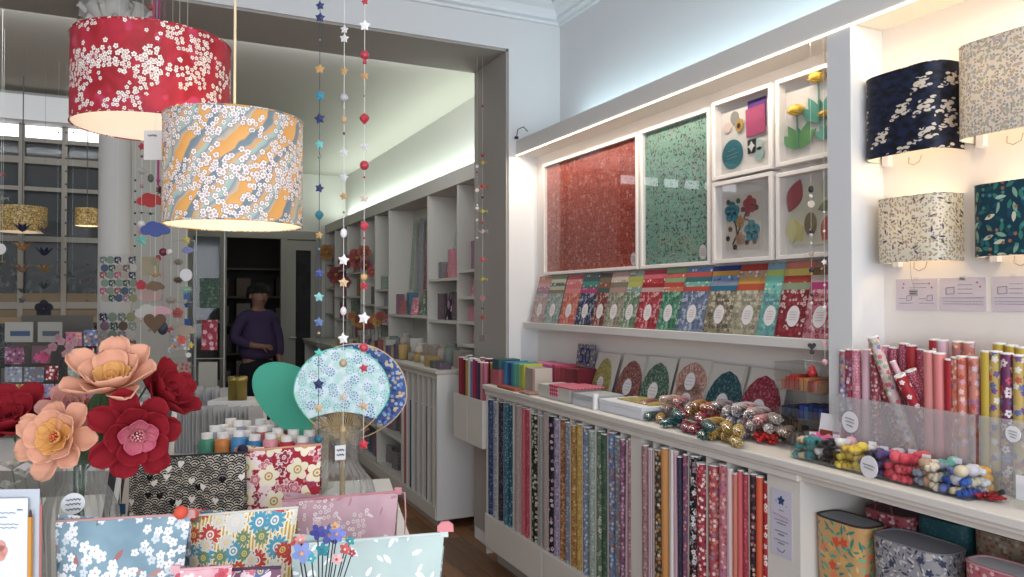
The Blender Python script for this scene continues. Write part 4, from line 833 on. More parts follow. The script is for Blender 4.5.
# ------------------------------------------------------------------ wall lamps
def lampshade_mat(n, col, tr): return n.done(col, tr)
def birdsmat():
    n = NT('print_navy_clouds', .5); uv = n.uv(); base = n.mix(n.ramp(n.noise(n.vm('MULTIPLY', uv, (18, 30, 1)), 2, 3), [(.4, (0, 0, 0, 1)), (.6, (1, 1, 1, 1))]), hx('#101219'), hx('#1b2544'))
    # slanting cloud tufts, each repeated across the paper
    x, y, c = n.cells(uv, 14.5, 2, .5); lob = None
    for dx, dy, r in ((0, 0, .26), (-.26, -.20, .18), (.2, .17, .20), (.38, .34, .13), (-.42, -.34, .11), (.16, -.16, .15), (.40, -.10, .11), (-.08, .22, .13)):
        ddx = n.mt('SUBTRACT', x, dx); ddy = n.mt('MULTIPLY', n.mt('SUBTRACT', y, dy), 2.1)
        d = n.mt('SUBTRACT', n.mt('SQRT', n.mt('ADD', n.mt('MULTIPLY', ddx, ddx), n.mt('MULTIPLY', ddy, ddy))), r)
        lob = d if lob is None else n.mt('MINIMUM', lob, d)
    cut = n.mt('GREATER_THAN', n.noise(n.vm('MULTIPLY', uv, (1, 1.6, 1)), 55, 2), .44); m = n.mt('MULTIPLY', n.mt('MULTIPLY', n.mt('LESS_THAN', lob, 0), cut), n.mt('LESS_THAN', c[0], .75))
    return n.done(n.mix(m, base, hx('#d8cbb8')), .04)
LS1 = birdsmat()
LS2 = paper('print_cream_meadow', '#e8e0d2', ('l', 95, .5, .2, ['#a8ac8c', '#b8b49c', '#c8b08c', '#98a0a8'], .7), ('f', 120, .36, ['#9c9ca8', '#b89c90', '#8c90a0', '#c0b090'], None, .5), ('l', 60, .5, .25, ['#b8b8bc', '#c4b4a4', '#b4b8a4'], .6), trans=.30)
LS3 = paper('print_cream_birds', '#e6e2d4', ('l', 75, .5, .22, ['#a8b490', '#c8c49c', '#b8a884'], .8), ('l', 42, .40, .12, ['#4c4868', '#6c6078', '#5c5850'], .4), ('f', 115, .34, ['#b09080', '#9c9cb0', '#a87c6c'], None, .5), trans=.30)
LS4 = paper('print_teal_leaves', '#0f3a4c', ('l', 38, .5, .2, ['#1f6c70', '#14504c', '#2c7c6c', '#184868'], .9), ('l', 30, .45, .16, ['#a8c0a4', '#7ca890', '#c8d0b0'], .5), ('f', 60, .3, ['#a8683c', '#3c8c88'], None, .3), trans=.06)
M_LIN = NT('lamp_lining', .8).done(hx('#f4efe6'), .25)
M_BULB = emis('#ffd9a0', 9, 'warm_bulb')
def sconce(label, y1, y0, z0, z1, m, depth, e, nose=.0):
    e *= .85
    t = thing('wall_lamp', label, 'wall lamp', (XA, (y0+y1)/2, z0), RIGHTWALL, 'paper shaded wall lamps'); W = y1-y0; H = z1-z0
    def prof(e_, k=30):
        r = []
        for i in range(k+1):
            a = pi*i/k; cx = -cos(a); sy = sin(a)
            r.append((sgn(cx)*abs(cx)**.45*(W/2-e_), -(abs(sy)**.45)*(depth-e_)))
        return r
    def shell(e_, name, mm, par):
        p = prof(e_); MB().rings([[(x, y, 0) for x, y in p], [(x, y, H) for x, y in p]], closed=False, caps=False).build(name, mm, par)
    shell(0, 'shade', m, t); shell(.0015, 'lining', M_LIN, t)
    MB().tube([(-W/2, -.002, 0.0)]+[(x, y, 0) for x, y in prof(0)]+[(W/2, -.002, 0)], .0013, 4).build('lower_rim', m, t); MB().tube([(x, y, H) for x, y in prof(0)], .0013, 4).build('upper_rim', m, t)
    MB().box(-W/2+.01, -W/2+.03, -.02, -.0005, -.012, .05).build('bracket', M_WHT, t)
    MB().tube([(-.02, -.03, -.0), (-.018, -.035, -.018), (0, -.038, -.026), (.018, -.035, -.018), (.02, -.03, 0)], .0016, 5).build('cable_loop', plain('#b8a890'), t)
    MB().cyl((0, -depth*.45, H*.40), (0, -depth*.45, H*.5), .012).cyl((0, -depth*.45, H*.45), (0, 0, H*.45), .006).build('holder', M_WHT, t)
    MB().sph((0, -depth*.45, H*.60), .020, 12, 8, 1.1).build('bulb', M_BULB, t)
    point('bulb_light', (XA-depth*.45, (y0+y1)/2, z0+H*.60), e, (1, .74, .42), .03)
y = lambda px, X: PX(px, 100, X).y
sconce('navy paper wall lamp patterned with cream clouds', y(858, 1.93), y(944, 1.955), 1.888, 2.128, LS1, .112, 1.9)
sconce('cream paper wall lamp with small meadow flowers at top right', y(950, 1.93), y(1052, 1.955), 1.895, 2.14, LS2, .112, 1.9)
sconce('cream paper wall lamp with small dark birds in the lower row', y(871, 1.945), y(944, 1.96), 1.58, 1.765, LS3, .10, 1.5)
sconce('dark teal leaf patterned wall lamp in the lower row', y(965, 1.94), y(1050, 1.955), 1.583, 1.768, LS4, .10, 1.2)
# leaflets taped below
def leaflet(label, px0, px1, kind):
    a = PX(px0, 290, XA-.002).y; b = PX(px1, 290, XA-.002).y; W = a-b; t = thing('leaflet', label, 'leaflet', (XA-.0012, (a+b)/2, 1.440), RIGHTWALL, 'printed leaflets below the wall lamps')
    MB().box(-W/2, W/2, -.001, .0003, 0, .092).build('sheet', plain('#d0c4cc', .6), t); q = MB()
    MB().box(-.008, .008, -.0016, -.001, .085, .097).build('tape', M_CEL, t)
    if kind == 0:
        scrawl(q, -W*.08, W*.28, .078, .001, k=6, r=.0005); scrawl(q, -W*.15, W*.25, .066, .001, k=6, r=.0005)
        for sx_ in (-.24, .26):
            x = W*sx_; q.tube([(x+.0, -.0014, .028), (x+.018, -.0014, .030), (x+.018, -.0014, .045), (x+.002, -.0014, .042), (x, -.0014, .028)], .0006, 4); q.tube([(x-.024, -.0014, .020), (x+.022, -.0014, .021)], .0007, 4); scrawl(q, x-.026, x-.004, .034, .001, k=3, r=.0005)
    else:
        x = -W*.36; q.tube([(x, -.0014, .046), (x+.024, -.0014, .048), (x+.024, -.0014, .066), (x, -.0014, .064), (x, -.0014, .046)], .0009, 4)
        for z in (.072, .060, .048): scrawl(q, -W*.10, W*.22, z, .001, k=6, r=.0005)
        q.tube([(-W*.46, -.0014, .036), (W*.46, -.0014, .036)], .0007, 4)
        for z in (.026, .019): scrawl(q, -W*.44, W*.44, z, .0012, k=12, r=.0005)
    q.build('printing', plain('#6c6078'), t)
    s_ = MB()
    for x, z in ((W*.32, .078), (W*.38, .066), (-W*.3, .078), (-W*.32, .066))[:(4 if kind == 0 else 2)]: s_.at((x, -.0015, z), rx=pi/2).poly(star_pts(.004), -.0003, .0003)
    s_.build('printed_stars', plain('#a86080'), t)
leaflet('small printed leaflet with stars directly below the bird lamp', 896, 937, 0)
leaflet('middle printed leaflet with a box drawing taped below the lamps', 940, 986, 1)
leaflet('right hand printed leaflet with a box drawing cut by the picture edge', 992, 1036, 1)
t = thing('lamp_tag', 'small dark printed tag hanging under the bird lamp', 'tag', (1.99, PX(914, 270, 1.99).y, 1.50), RIGHTWALL)
MB().tube([(0, 0, .0), (-.01, 0, .04), (-.012, 0, .08)], .0005, 4).build('thread', plain('#8c8880'), t); MB().box(-.016, .012, -.0005, .0005, -.018, 0).build('tag', plain('#b8b0ac'), t)
q = MB(); scrawl(q, -.013, .008, -.006, .0015, k=4, r=.0008, y=-.001); scrawl(q, -.012, .007, -.012, .0015, k=4, r=.0008, y=-.001); q.build('writing', plain('#3c3840'), t)
# ------------------------------------------------------------------ pendant lamps
def pendant(label, c, R, H, m, e, cord, tilt=(0, 0), lc=(1, .72, .42)):
    t = thing('pendant_lamp', label, 'pendant lamp', c); t.rotation_euler = (tilt[0], tilt[1], 0); n = 56
    lp = lambda r, z: [(r*cos(2*pi*i/n), r*sin(2*pi*i/n), z) for i in range(n)]
    MB().rings([lp(R, 0), lp(R, H)], caps=False).build('shade', m, t); MB().rings([lp(R-.002, 0.001), lp(R-.002, H-.001)], caps=False).build('lining', M_LIN, t)
    for z in (0.0, H): MB().tube([(R*cos(2*pi*i/n), R*sin(2*pi*i/n), z) for i in range(n+1)], .0018, 5).build('rim', m, t)
    sp = MB()
    for k in range(3): a = k*2*pi/3; sp.tube([(0, 0, H*.72), (R*.97*cos(a), R*.97*sin(a), H-.004)], .0015, 4)
    sp.build('spider', M_WHT, t)
    MB().cyl((0, 0, H*.62), (0, 0, H*.8), .016).build('holder', M_WHT, t); MB().sph((0, 0, H*.50), .030, 14, 10, 1.1).build('bulb', M_BULB, t)
    MB().cyl((0, 0, H*.8), (0, 0, ZC-c[2]), .0028, n=8).build('cord', cord, t)
    point('bulb_light', (c[0], c[1], c[2]+H*.50), e, lc, .04)
n = NT('print_red_blossom', .5); uv = n.uv()
base = n.mix(n.ramp(n.noise(n.vm('MULTIPLY', uv, (9, 5, 1)), 2.2, 2, dist=1.2), [(.42, (0, 0, 0, 1)), (.66, (1, 1, 1, 1))]), hx('#9c0818'), hx('#b41430'))
base = n.mix(n.ramp(n.noise(n.vm('ADD', uv, (4, 7, 0)), 22, 1), [(.60, (0, 0, 0, 1)), (.68, (1, 1, 1, 1))]), base, hx('#c03058'))
def clustered(n, base, uv, sc, R, cols, centre, seed, ring, lo, pet=5, nsc=16, inner=True):
    """blossoms kept only where a soft noise runs high, so they grow in clusters"""
    x, y_, c = n.cells(uv, sc, seed, .75); ang = n.mt('ADD', n.mt('ARCTAN2', y_, x), n.mt('MULTIPLY', c[2], 6.28)); r = n.mt('SQRT', n.mt('ADD', n.mt('MULTIPLY', x, x), n.mt('MULTIPLY', y_, y_)))
    pt = n.mt('MULTIPLY_ADD', n.mt('ABSOLUTE', n.mt('COSINE', n.mt('MULTIPLY', ang, pet/2))), R*.38, R*.62)
    pos = n.vm('SUBTRACT', uv, n.n('ShaderNodeCombineXYZ').outputs[0]); cb = n.n('ShaderNodeCombineXYZ'); n.put(cb.inputs[0], n.mt('DIVIDE', x, sc)); n.put(cb.inputs[1], n.mt('DIVIDE', y_, sc))
    g = n.noise(n.vm('SUBTRACT', uv, cb.outputs[0]), nsc, 1); on = n.mt('GREATER_THAN', n.mt('ADD', g, n.mt('MULTIPLY', c[0], .10)), lo)
    if ring: base = n.mix(n.mt('MULTIPLY', n.mt('LESS_THAN', r, n.mt('MULTIPLY', pt, 1.16)), on), base, hx(ring))
    base = n.mix(n.mt('MULTIPLY', n.mt('LESS_THAN', r, pt), on), base, n.pal(c[1], cols))
    if inner: base = n.mix(n.mt('MULTIPLY', n.mt('LESS_THAN', n.mt('ABSOLUTE', n.mt('SUBTRACT', r, R*.3)), R*.07), on), base, hx(centre))
    return n.mix(n.mt('MULTIPLY', n.mt('LESS_THAN', r, R*.12), on), base, hx(centre))
col = clustered(n, base, uv, 95, .46, ['#e8dcd2', '#e0d0c4', '#f0e8e0'], '#9c4048', 3, '#5c1820', .585)
col = clustered(n, col, uv, 72, .44, ['#f0e6dc', '#e6dad0'], '#a85058', 8, '#5c1820', .64, nsc=13)
RED = n.done(col, .10)
n = NT('print_yellow_blossom', .5); uv = n.uv(); sx = n.sep(uv)
w1 = n.mt('ADD', n.mt('ADD', n.mt('MULTIPLY', sx[0], .8), n.mt('MULTIPLY', sx[1], -.62)), n.mt('MULTIPLY', n.noise(uv, 14, 2), .055))
st = n.mt('FRACT', n.mt('ADD', n.mt('MULTIPLY', w1, 13.5), 5.2))
col = n.ramp(st, [(0, hx('#e0a13c')), (.30, hx('#e8ac58')), (.34, hx('#6f8794')), (.50, hx('#7d8f97')), (.56, hx('#c9a98a')), (.64, hx('#e3a44e')), (.74, hx('#a9c4ba')), (.84, hx('#9fb8b4')), (.88, hx('#8294a0')), (.97, hx('#c8b49a'))], 'LINEAR')
col = clustered(n, col, uv, 88, .46, ['#f2f0ee', '#e8e4e2'], '#a85a60', 5, '#5a5668', .535, nsc=18)
col = clustered(n, col, uv, 70, .45, ['#f4f0ee', '#ece6e6'], '#a85a60', 11, '#6a5a60', .60, nsc=14)
YEL = n.done(col, .22)
p = PD(233, 226, 1.6); pendant('drum pendant lamp with orange and blue blossom paper', (p.x+.002, p.y, 1.626), .1385, .220, YEL, 2.8, plain('#e8cfa4'))
p = PD(152, 120, 1.78); pendant('red drum pendant lamp with white blossom clusters', (p.x+.002, p.y, 1.870), .170, .197, RED, 1.8, plain('#8c2c50'), (0, 0), (1, .80, .64))
t = thing('price_tag', 'white paper price tag hanging from the red pendant lamp', 'price tag', tuple(PD(155, 146, 1.66)), FACECAM)
MB().box(-.024, .018, -.0004, .0004, -.03, .034).build('tag', plain('#cfcac6'), t); MB().tube([(0, 0, .034), (.0, .01, .10)], .0006, 4).build('thread', M_WHT, t)
q = MB(); scrawl(q, -.015, .004, .022, .003, k=4, r=.0008); q.build('writing', plain('#6c6470'), t)
# ------------------------------------------------------------------ garlands
M_TH = plain('#d8d4cc', .6); M_THD = plain('#3a3f5a', .6)
def gstar(mb, x, z, r, th=.35, a0=pi/2, y=0):
    """puffy folded paper star"""
    p = star_pts(r, 5, .58, a0); n_ = len(p)
    v = [(x, y-r*th, z), (x, y+r*th, z)]+[(x+a, y, z+b) for a, b in p]; f = []; u = []
    for i in range(n_):
        j = (i+1) % n_; f += [(0, 2+i, 2+j), (1, 2+j, 2+i)]; u += [[(0, 0), (r, 0), (0, r)]]*2
    mb.add(v, f, u)
def gitem(t, kind, x, z, r, col, name=None):
    m = MB(); met = kind in ('bead', 'gem', 'ring')
    mt_ = plain(col, .3 if met else .5, .5)
    if kind == 'star': gstar(m, x, z, r, a0=pi/2+rnd.uniform(-.25, .25))
    elif kind == 'bead': m.sph((x, 0, z), r, 12, 8, 1.0)
    elif kind == 'oval': m.sph((x, 0, z), r, 12, 8, 1.4)
    elif kind == 'gem': m.lathe([(.0005, -r*1.2), (r*.8, -r*.4), (r, .1*r), (r*.7, r*.7), (.0005, r*1.1)], (x, 0, z), 6, smooth=False)
    elif kind == 'disc': m.at((x, 0, z), rx=pi/2).poly(ell(r, r, 20), -.002, .002)
    elif kind == 'cloud':
        for dx, dz, k in ((-.65, -.1, .42), (-.2, .18, .52), (.3, .08, .48), (.68, -.12, .36), (0, -.2, .5)): m.at((x+dx*r, 0, z+dz*r*.8), rx=pi/2).poly(ell(r*k, r*k*.8, 14), -.003-.0004*k, .003+.0004*k)
    elif kind == 'pompom':
        m.sph((x, 0, z), r*.7, 12, 8, .7)
        for k in range(40):
            a = k*2.4; ph = math.acos(1-2*(k+.5)/40); d = Vector((sin(ph)*cos(a), sin(ph)*sin(a), cos(ph)*.75)); m.cyl(Vector((x, 0, z))+d*r*.5, Vector((x, 0, z))+d*r, r*.14, r*.05, 4)
    elif kind == 'crane':
        m.add([(x, 0, z-r*.25), (x-r*1.0, -r*.3, z+r*.55), (x-r*.3, 0, z+r*.1), (x+r*1.0, r*.3, z+r*.55), (x+r*.3, 0, z+r*.1), (x, -r*.2, z+r*.45), (x, r*.08, z-.1*r), (x, -r*.08, z-.1*r)], [(0, 2, 1), (0, 1, 2), (0, 3, 4), (0, 4, 3), (7, 2, 5), (7, 5, 4), (6, 5, 2), (6, 4, 5), (0, 2, 7), (0, 7, 4), (0, 6, 2), (0, 4, 6)], [[(0, 0), (.01, 0), (0, .01)]]*12)
        m.tube([(x+r*.25, 0, z+.1*r), (x+r*.6, 0, z+r*.15), (x+r*.75, 0, z-r*.2)], [r*.09, r*.06, r*.03], 4)
    elif kind == 'heart':
        m.at((x, 0, z), rx=pi/2).poly([(r*(16*sin(a)**3)/16, r*(13*cos(a)-5*cos(2*a)-2*cos(3*a)-cos(4*a))/16) for a in [2*pi*i/24 for i in range(24)]], -.003, .003)
    elif kind == 'lotus':
        for k in range(9):
            a = 2*pi*k/9; m.add([(x, 0, z-r*.5), (x+r*.55*cos(a-.3), r*.55*sin(a-.3), z+.05*r), (x+r*cos(a), r*sin(a), z+r*.42), (x+r*.55*cos(a+.3), r*.55*sin(a+.3), z+.05*r)], [(0, 1, 2, 3), (3, 2, 1, 0)], [[(0, 0), (.01, 0), (.01, .01), (0, .01)]]*2)
        m.sph((x, 0, z-.1*r), r*.42, 8, 5, .8)
    elif kind == 'tassel':
        for k in range(8): m.tube([(x, 0, z), (x+r*.2*cos(k), r*.2*sin(k), z-r*2)], r*.12, 3)
        m.sph((x, 0, z), r*.3, 8, 5)
    elif kind == 'blossom':
        for k in range(5): a = pi/2+k*2*pi/5; m.at((x+.5*r*cos(a), 0, z+.5*r*sin(a)), rx=pi/2).poly(ell(.45*r, .45*r, 10), -.0025, .0025)
    elif kind == 'square': m.at((x, 0, z), rx=pi/2).poly(rect(r*2, r*2.2), -.003, .003)
    return m.build(name or {'bead': 'bead', 'oval': 'bead', 'gem': 'faceted_bead', 'disc': 'disc', 'lotus': 'paper_lotus', 'blossom': 'blossom', 'square': 'square_charm'}.get(kind, kind), mt_, t)
def garland(label, px, ztop, d, items, col=M_TH, px1=None, tr=.0007, name='hanging_garland', ybot=None, grp=None):
    """items: (kind, py, r_px, colour[, dx_px]) read at distance d; the thread hangs from ztop"""
    top = PD(px, 0, d); mpp = d/F; p0 = PD(px, 288.5, d)
    t = thing(name, label, 'garland', (p0.x, p0.y, 0), FACECAM, grp)
    z = lambda py: PD(px, py, d).z
    zb = z(ybot if ybot else max(i[1] for i in items))
    MB().cyl((0, 0, zb), (0, 0, ztop), tr, n=5).build('thread', col, t)
    for it in items: gitem(t, it[0], (it[4] if len(it) > 4 else 0)*mpp, z(it[1]), it[2]*mpp, it[3])
    return t
NV = '#24305f'; TQ = '#3a9aa0'; GO = '#b88d4a'; SV = '#c9c6c4'; RD = '#b41f38'; WH = '#eae8e6'; TB = '#1f7f96'
garland('navy and teal star garland, leftmost of the three star strings', 319, ZC, 1.55, [('star', 4, 5, NV), ('star', 16, 5.5, NV), ('bead', 39, 1.2, '#6c6c70'), ('star', 68, 5.5, GO), ('star', 95, 6, TB), ('star', 118, 6, NV), ('star', 144, 5, '#5fb8b8'), ('bead', 157, 1.6, '#6c7468'), ('bead', 130, 1, TQ), ('star', 188, 5, NV), ('gem', 215, 4.5, '#207080'), ('star', 235, 4.5, GO), ('bead', 249, 1.2, TQ), ('star', 273, 5, '#3c4c94'), ('star', 297, 5.5, '#7fc0c0'), ('star', 322, 5.5, '#5c74a4'), ('bead', 333, 1.5, '#b8986c'), ('star', 353, 5, '#4fc0b0'), ('star', 384, 6, NV), ('star', 408, 5, '#c8a878'), ('bead', 439, 4.5, '#1f6878'), ('bead', 446, 4, '#e0b8b8')], M_THD)
garland('white and gold star garland, middle of the three star strings', 343.5, ZC, 1.55, [('star', 28, 4.5, SV), ('star', 37, 5, SV), ('star', 70, 4.5, GO), ('bead', 97, 4, '#a8a8a8'), ('bead', 107, 1, SV), ('oval', 119, 3, '#b8986c'), ('bead', 133, 1.5, '#5c4c4c'), ('star', 152, 5, SV), ('star', 177, 5, SV), ('star', 196, 4.5, '#b8925c'), ('bead', 212, 1, '#6c6c6c'), ('oval', 233, 3.5, '#dcdad8'), ('star', 260, 6, WH), ('star', 282.5, 5.5, '#d8b888'), ('oval', 311, 3.2, '#dcd0d0'), ('star', 338.5, 6, WH), ('bead', 363, 4.2, '#b09c7c'), ('star', 397, 5, '#c8b8a8'), ('bead', 430, 3, '#b89868')])
garland('red and white star garland, rightmost of the three star strings', 364, ZC, 1.55, [('star', 0, 4, RD), ('star', 24, 6, WH), ('bead', 54, 4.5, RD), ('bead', 61, 2.2, RD), ('star', 75, 5, '#b88c58'), ('bead', 95, 1.3, '#8c8478'), ('gem', 118, 5, '#b8182f'), ('star', 146, 5, SV), ('bead', 165, 4.7, RD), ('bead', 177, 1.2, RD), ('star', 198, 5, '#d0c0ac'), ('gem', 226, 4.5, '#cc3048'), ('bead', 238, 1.2, RD), ('bead', 277, 3.6, '#c8a060'), ('star', 286, 5, RD), ('star', 318, 6.5, WH), ('bead', 347.5, 4.5, '#c0304c'), ('star', 368, 5, '#c02c44'), ('star', 406, 5, '#c8a478'), ('star', 444, 6, '#c8283c')], ybot=444)
garland('crane garland in red, yellow and white hanging against the opening jamb', 482.5, 2.90, 4.45, [('bead', 105.5, 1.2, '#a82c34'), ('bead', 155, 1.8, RD), ('crane', 163, 7.5, '#c8a850'), ('crane', 187, 7.5, '#c03030'), ('crane', 212, 7.5, '#b0b444'), ('bead', 222, 1.4, RD), ('crane', 232, 7.5, '#b8a8a0'), ('crane', 260, 7.5, '#d05868'), ('crane', 280, 7.5, '#b4ac38'), ('blossom', 298, 3, '#a86c6c'), ('bead', 308, 1.5, '#605858'), ('crane', 318, 6.5, '#c04048'), ('square', 338, 3.0, '#5c4c50'), ('bead', 197, 1.4, '#404040')])
garland('small pearl and disc garland beside the crane garland', 477, 2.90, 4.45, [('disc', 166, 1.6, SV), ('disc', 190, 2, '#c8b8b4'), ('bead', 205, 1.3, SV), ('disc', 208, 1.8, SV), ('disc', 220, 1.4, '#b8a8a4'), ('bead', 238, 1.2, SV), ('bead', 172, 1, '#a82c34')])
garland('pearl and star garland hanging beside the white pillar', 824.5, 2.30, 2.385, [('bead', 212, 1.2, WH), ('bead', 231, 1.4, WH), ('star', 262, 3.2, WH), ('bead', 285, 1.3, '#e0d8d8'), ('star', 307, 2.6, WH), ('star', 343, 3.4, '#e0a0b0'), ('gem', 362, 3.2, '#e0a8b0')])
garland('black panda and red ball charm hanging before the paper packs', 811.5, 2.30, 2.44, [('oval', 189, 2.6, '#28282c'), ('bead', 196, 2, '#d8d4d4'), ('disc', 204, 3.6, '#c8b8a0'), ('bead', 231, 2.4, '#303038'), ('bead', 235, 2, '#c8c4c4'), ('bead', 243, 1.3, WH), ('star', 254, 3.4, '#b09884'), ('bead', 270, 2.6, '#303030'), ('bead', 295, 1.8, '#3c3c3c'), ('bead', 303, 1.4, WH), ('heart', 346, 4, '#1c1c20'), ('bead', 352, 2.2, '#303038'), ('bead', 372, 4.6, '#c01f24'), ('bead', 368, 3, '#c82428')], tr=.0005)
# ------------------------------------------------------------------ back room shelving
M_BS = wallmat('back_shelf_lacquer', '#c9c4ba', .55)
S('trim_11', MB().box(1.945, 2.2, 4.42, 9.44, 2.28, 2.385), M_BS, bevel=.002)
bs = thing('shelving_unit', 'tall white built-in shelving along the right wall of the back room', 'shelving', (0, 0, 0))
UP_ = [4.45, 4.98, 5.62, 6.69, 7.15, 7.69, 8.30, 8.90, 9.40]
for y_ in UP_: MB().box(1.95, 2.195, y_, y_+.028, 1.02, 2.278).build('upright', M_BS, bs)
MB().box(2.18, 2.198, 4.45, 9.42, 1.02, 2.278).build('back_panel', M_BS, bs)
SH = {0: [1.16, 1.315, 1.484, 1.667], 1: [1.31, 1.62], 2: [1.335], 3: [1.25, 1.40, 1.56], 4: [1.42], 5: [1.25, 1.50, 1.75], 6: [1.25, 1.50, 1.8], 7: [1.3, 1.6, 1.9]}
for k, zs in SH.items():
    for z in zs: MB().box(1.952, 2.18, UP_[k]+.028, UP_[k+1], z-.01, z+.01).build('shelf', M_BS, bs)
# back counter
bc = thing('back_counter', 'white counter in the back room below the tall shelving', 'counter', (0, 0, 0))
MB().box(1.655, 2.19, 4.62, 9.3, .995, 1.017).build('countertop', M_BS, bc, bevel=.003)
MB().box(1.67, 2.19, 4.632, 4.655, .06, .994).build('end_panel', wallmat('end_panel_lacquer', '#dcdad6', .5), bc)
for y_ in (4.72, 4.82, 4.93, 5.04, 5.16, 5.28, 5.40): MB().box(1.672, 2.15, y_-.012, y_+.012, .14, .985).build('divider', M_BS, bc)
for y_ in (6.1, 6.9, 7.7, 8.5, 9.28): MB().box(1.68, 2.15, y_-.012, y_+.012, .14, .985).build('divider', M_BS, bc)
for z in (.15, .43, .70): MB().box(1.68, 2.15, 5.412, 9.28, z-.009, z+.009).build('shelf', M_BS, bc)
MB().box(1.665, 2.15, 4.655, 9.3, .06, .14).box(1.67, 1.69, 4.655, 9.3, .96, .994).build('rail', M_BS, bc); MB().box(1.70, 1.72, 4.66, 9.3, 0, .06).build('toe_kick', M_SOFF, bc); MB().box(2.15, 2.17, 4.655, 9.3, .06, .99).build('back_panel', M_BS, bc)
bcol = [('#b8b4ac', 'grey'), ('#a8a49c', 'stone grey'), ('#3c4c78', 'dark blue'), ('#b4b0a8', 'pale grey'), ('#a0a4a0', 'cool grey'), ('#7ca090', 'grey green'), ('#2f4c7c', 'royal blue'), ('#3c6c58', 'green'), ('#b04850', 'red')]
ys = [4.69, 4.77, 4.87, 4.985, 5.10, 5.20, 5.24, 5.32, 5.37]
for y_, (c, nm) in zip(ys, bcol):
    o = roll_mesh(.016 if y_ > 5.15 else .02, .62, plain(c, .6)); o.location = (1.70, y_, .142)
    tag(o, f'{nm} paper roll upright in the slots of the back counter', 'paper roll', 'rolls in the back counter slots')
# merchandise helpers: every piece its own object, a few shared shapes
protoG = {}
def goods(kind, col, w_, d_, h, prm=None):
    key = (kind, col, prm)
    if key not in protoG:
        m = MB(); mats = [PP[prm] if prm else plain(col, .6)]
        if kind == 'gift_box': m.box(-.5, .5, -.5, .5, 0, .82).box(-.52, .52, -.52, .52, .82, 1); mats = mats
        elif kind == 'mug': m.lathe([(.0005, 0), (.38, 0), (.45, .1), (.5, 1), (.44, 1), (.40, .12), (.0005, .1)], n=14).tube([(.45, 0, .8), (.72, 0, .78), (.74, 0, .35), (.45, 0, .25)], .06, 5)
        elif kind == 'jar': m.lathe([(.0005, 0), (.42, 0), (.5, .15), (.5, .75), (.3, .88), (.34, .9), (.34, 1), (.0005, 1)], n=14)
        elif kind == 'book': m.box(-.5, .5, -.5, .5, 0, 1)
        elif kind == 'pouch': m.grid(lambda u, v: ((u-.5)*(1-.1*(1-v)), -.5*(1-v)**.6*(1-(2*u-1)**4), v), 6, 6, w_, h).grid(lambda u, v: ((.5-u)*(1-.1*(1-v)), .5*(1-v)**.6*(1-(2*u-1)**4), v), 6, 6, w_, h)
        protoG[key] = m.build(kind, mats); o = protoG[key]
    else: o = protoG[key].copy(); COL.objects.link(o)
    o.scale = (w_, d_, h); return o
bigp = ['redink', 'pinkmulti', 'multi', 'blackpink', 'plum', 'greencream', 'autumn', 'inkflower', 'teal', 'redmulti', 'lilac', 'mustard']
CN = dict(redink='red floral', pinkmulti='pink floral', multi='blue floral', blackpink='black floral', plum='plum', greencream='green', autumn='orange brown', inkflower='black and white', teal='teal', redmulti='red multicoloured', lilac='lilac', mustard='mustard')
def fill(x, y0_, y1_, z, n_, where, grp, hmin, hmax, kinds=('gift_box', 'pouch', 'book'), pal_=None, dx=.05):
    st_ = (y1_-y0_)/n_; used_ = set()
    for k in range(n_):
        p_ = rnd.choice(pal_ or bigp); kd = rnd.choice(kinds)
        while (p_, kd) in used_: p_ = rnd.choice(pal_ or bigp); kd = rnd.choice(kinds)
        used_.add((p_, kd)); o = goods(kd, p_, st_*.8, st_*.55 if kd != 'book' else .03, rnd.uniform(hmin, hmax), p_)
        o.location = (x+rnd.uniform(0, dx), y0_+st_*(k+.5), z); o.rotation_euler = (0, 0, RIGHTWALL+rnd.uniform(-.25, .25))
        tag(o, f'{CN[p_]} {kd.replace("_", " ")} {where}', kd.replace('_', ' '), grp)
nmS = ['nearest', 'second', 'third', 'fourth', 'fifth', 'sixth', 'seventh', 'farthest']
for k, zs in SH.items():
    for j, z in enumerate(zs):
        n_ = max(2, int((UP_[k+1]-UP_[k])/.14)); top = (zs[j+1] if j+1 < len(zs) else z+.26)-z-.05
        fill(2.02, UP_[k]+.05, UP_[k+1]-.02, z+.0105, n_, f'on shelf {["one","two","three","four"][j]} of the {nmS[k]} back shelving bay', 'goods on the back room shelving', top*.55, min(top, .22), pal_=['redink', 'pinkmulti', 'blackpink', 'redmulti', 'inkflower', 'plum'] if k < 2 else None)
# long patterned sheets hanging in the wide bay
for px, k, nm in ((411, 'sage', 'grey green'), (418, 'greyblue', 'pale grey'), (425, 'plum', 'plum pink')):
    y_ = PX(px, 250, 2.1).y; o = MB().at(rz=0).box(-.002, .002, -.045, .045, 0, .62).build('hanging_sheet', PP[k]); o.location = (2.10, y_, 1.56); o.rotation_euler = (0, .06, 0)
    tag(o, f'{nm} patterned paper strip hanging in the wide back room bay', 'paper strip', 'hanging paper strips')
# leaning strips in second bay
for i, (y_, k, nm) in enumerate(((5.08, 'blackpink', 'black floral'), (5.16, 'redink', 'red floral'), (5.24, 'plum', 'plum'), (5.33, 'sage', 'sage'))):
    o = MB().box(-.003, .003, -.03, .03, 0, .46).build('leaning_sheet', PP[k]); o.location = (2.03, y_, 1.631); o.rotation_euler = (0, .14, 0); tag(o, f'{nm} tall sheet leaning in the second back room bay', 'paper sheet', 'tall sheets leaning in the second bay')
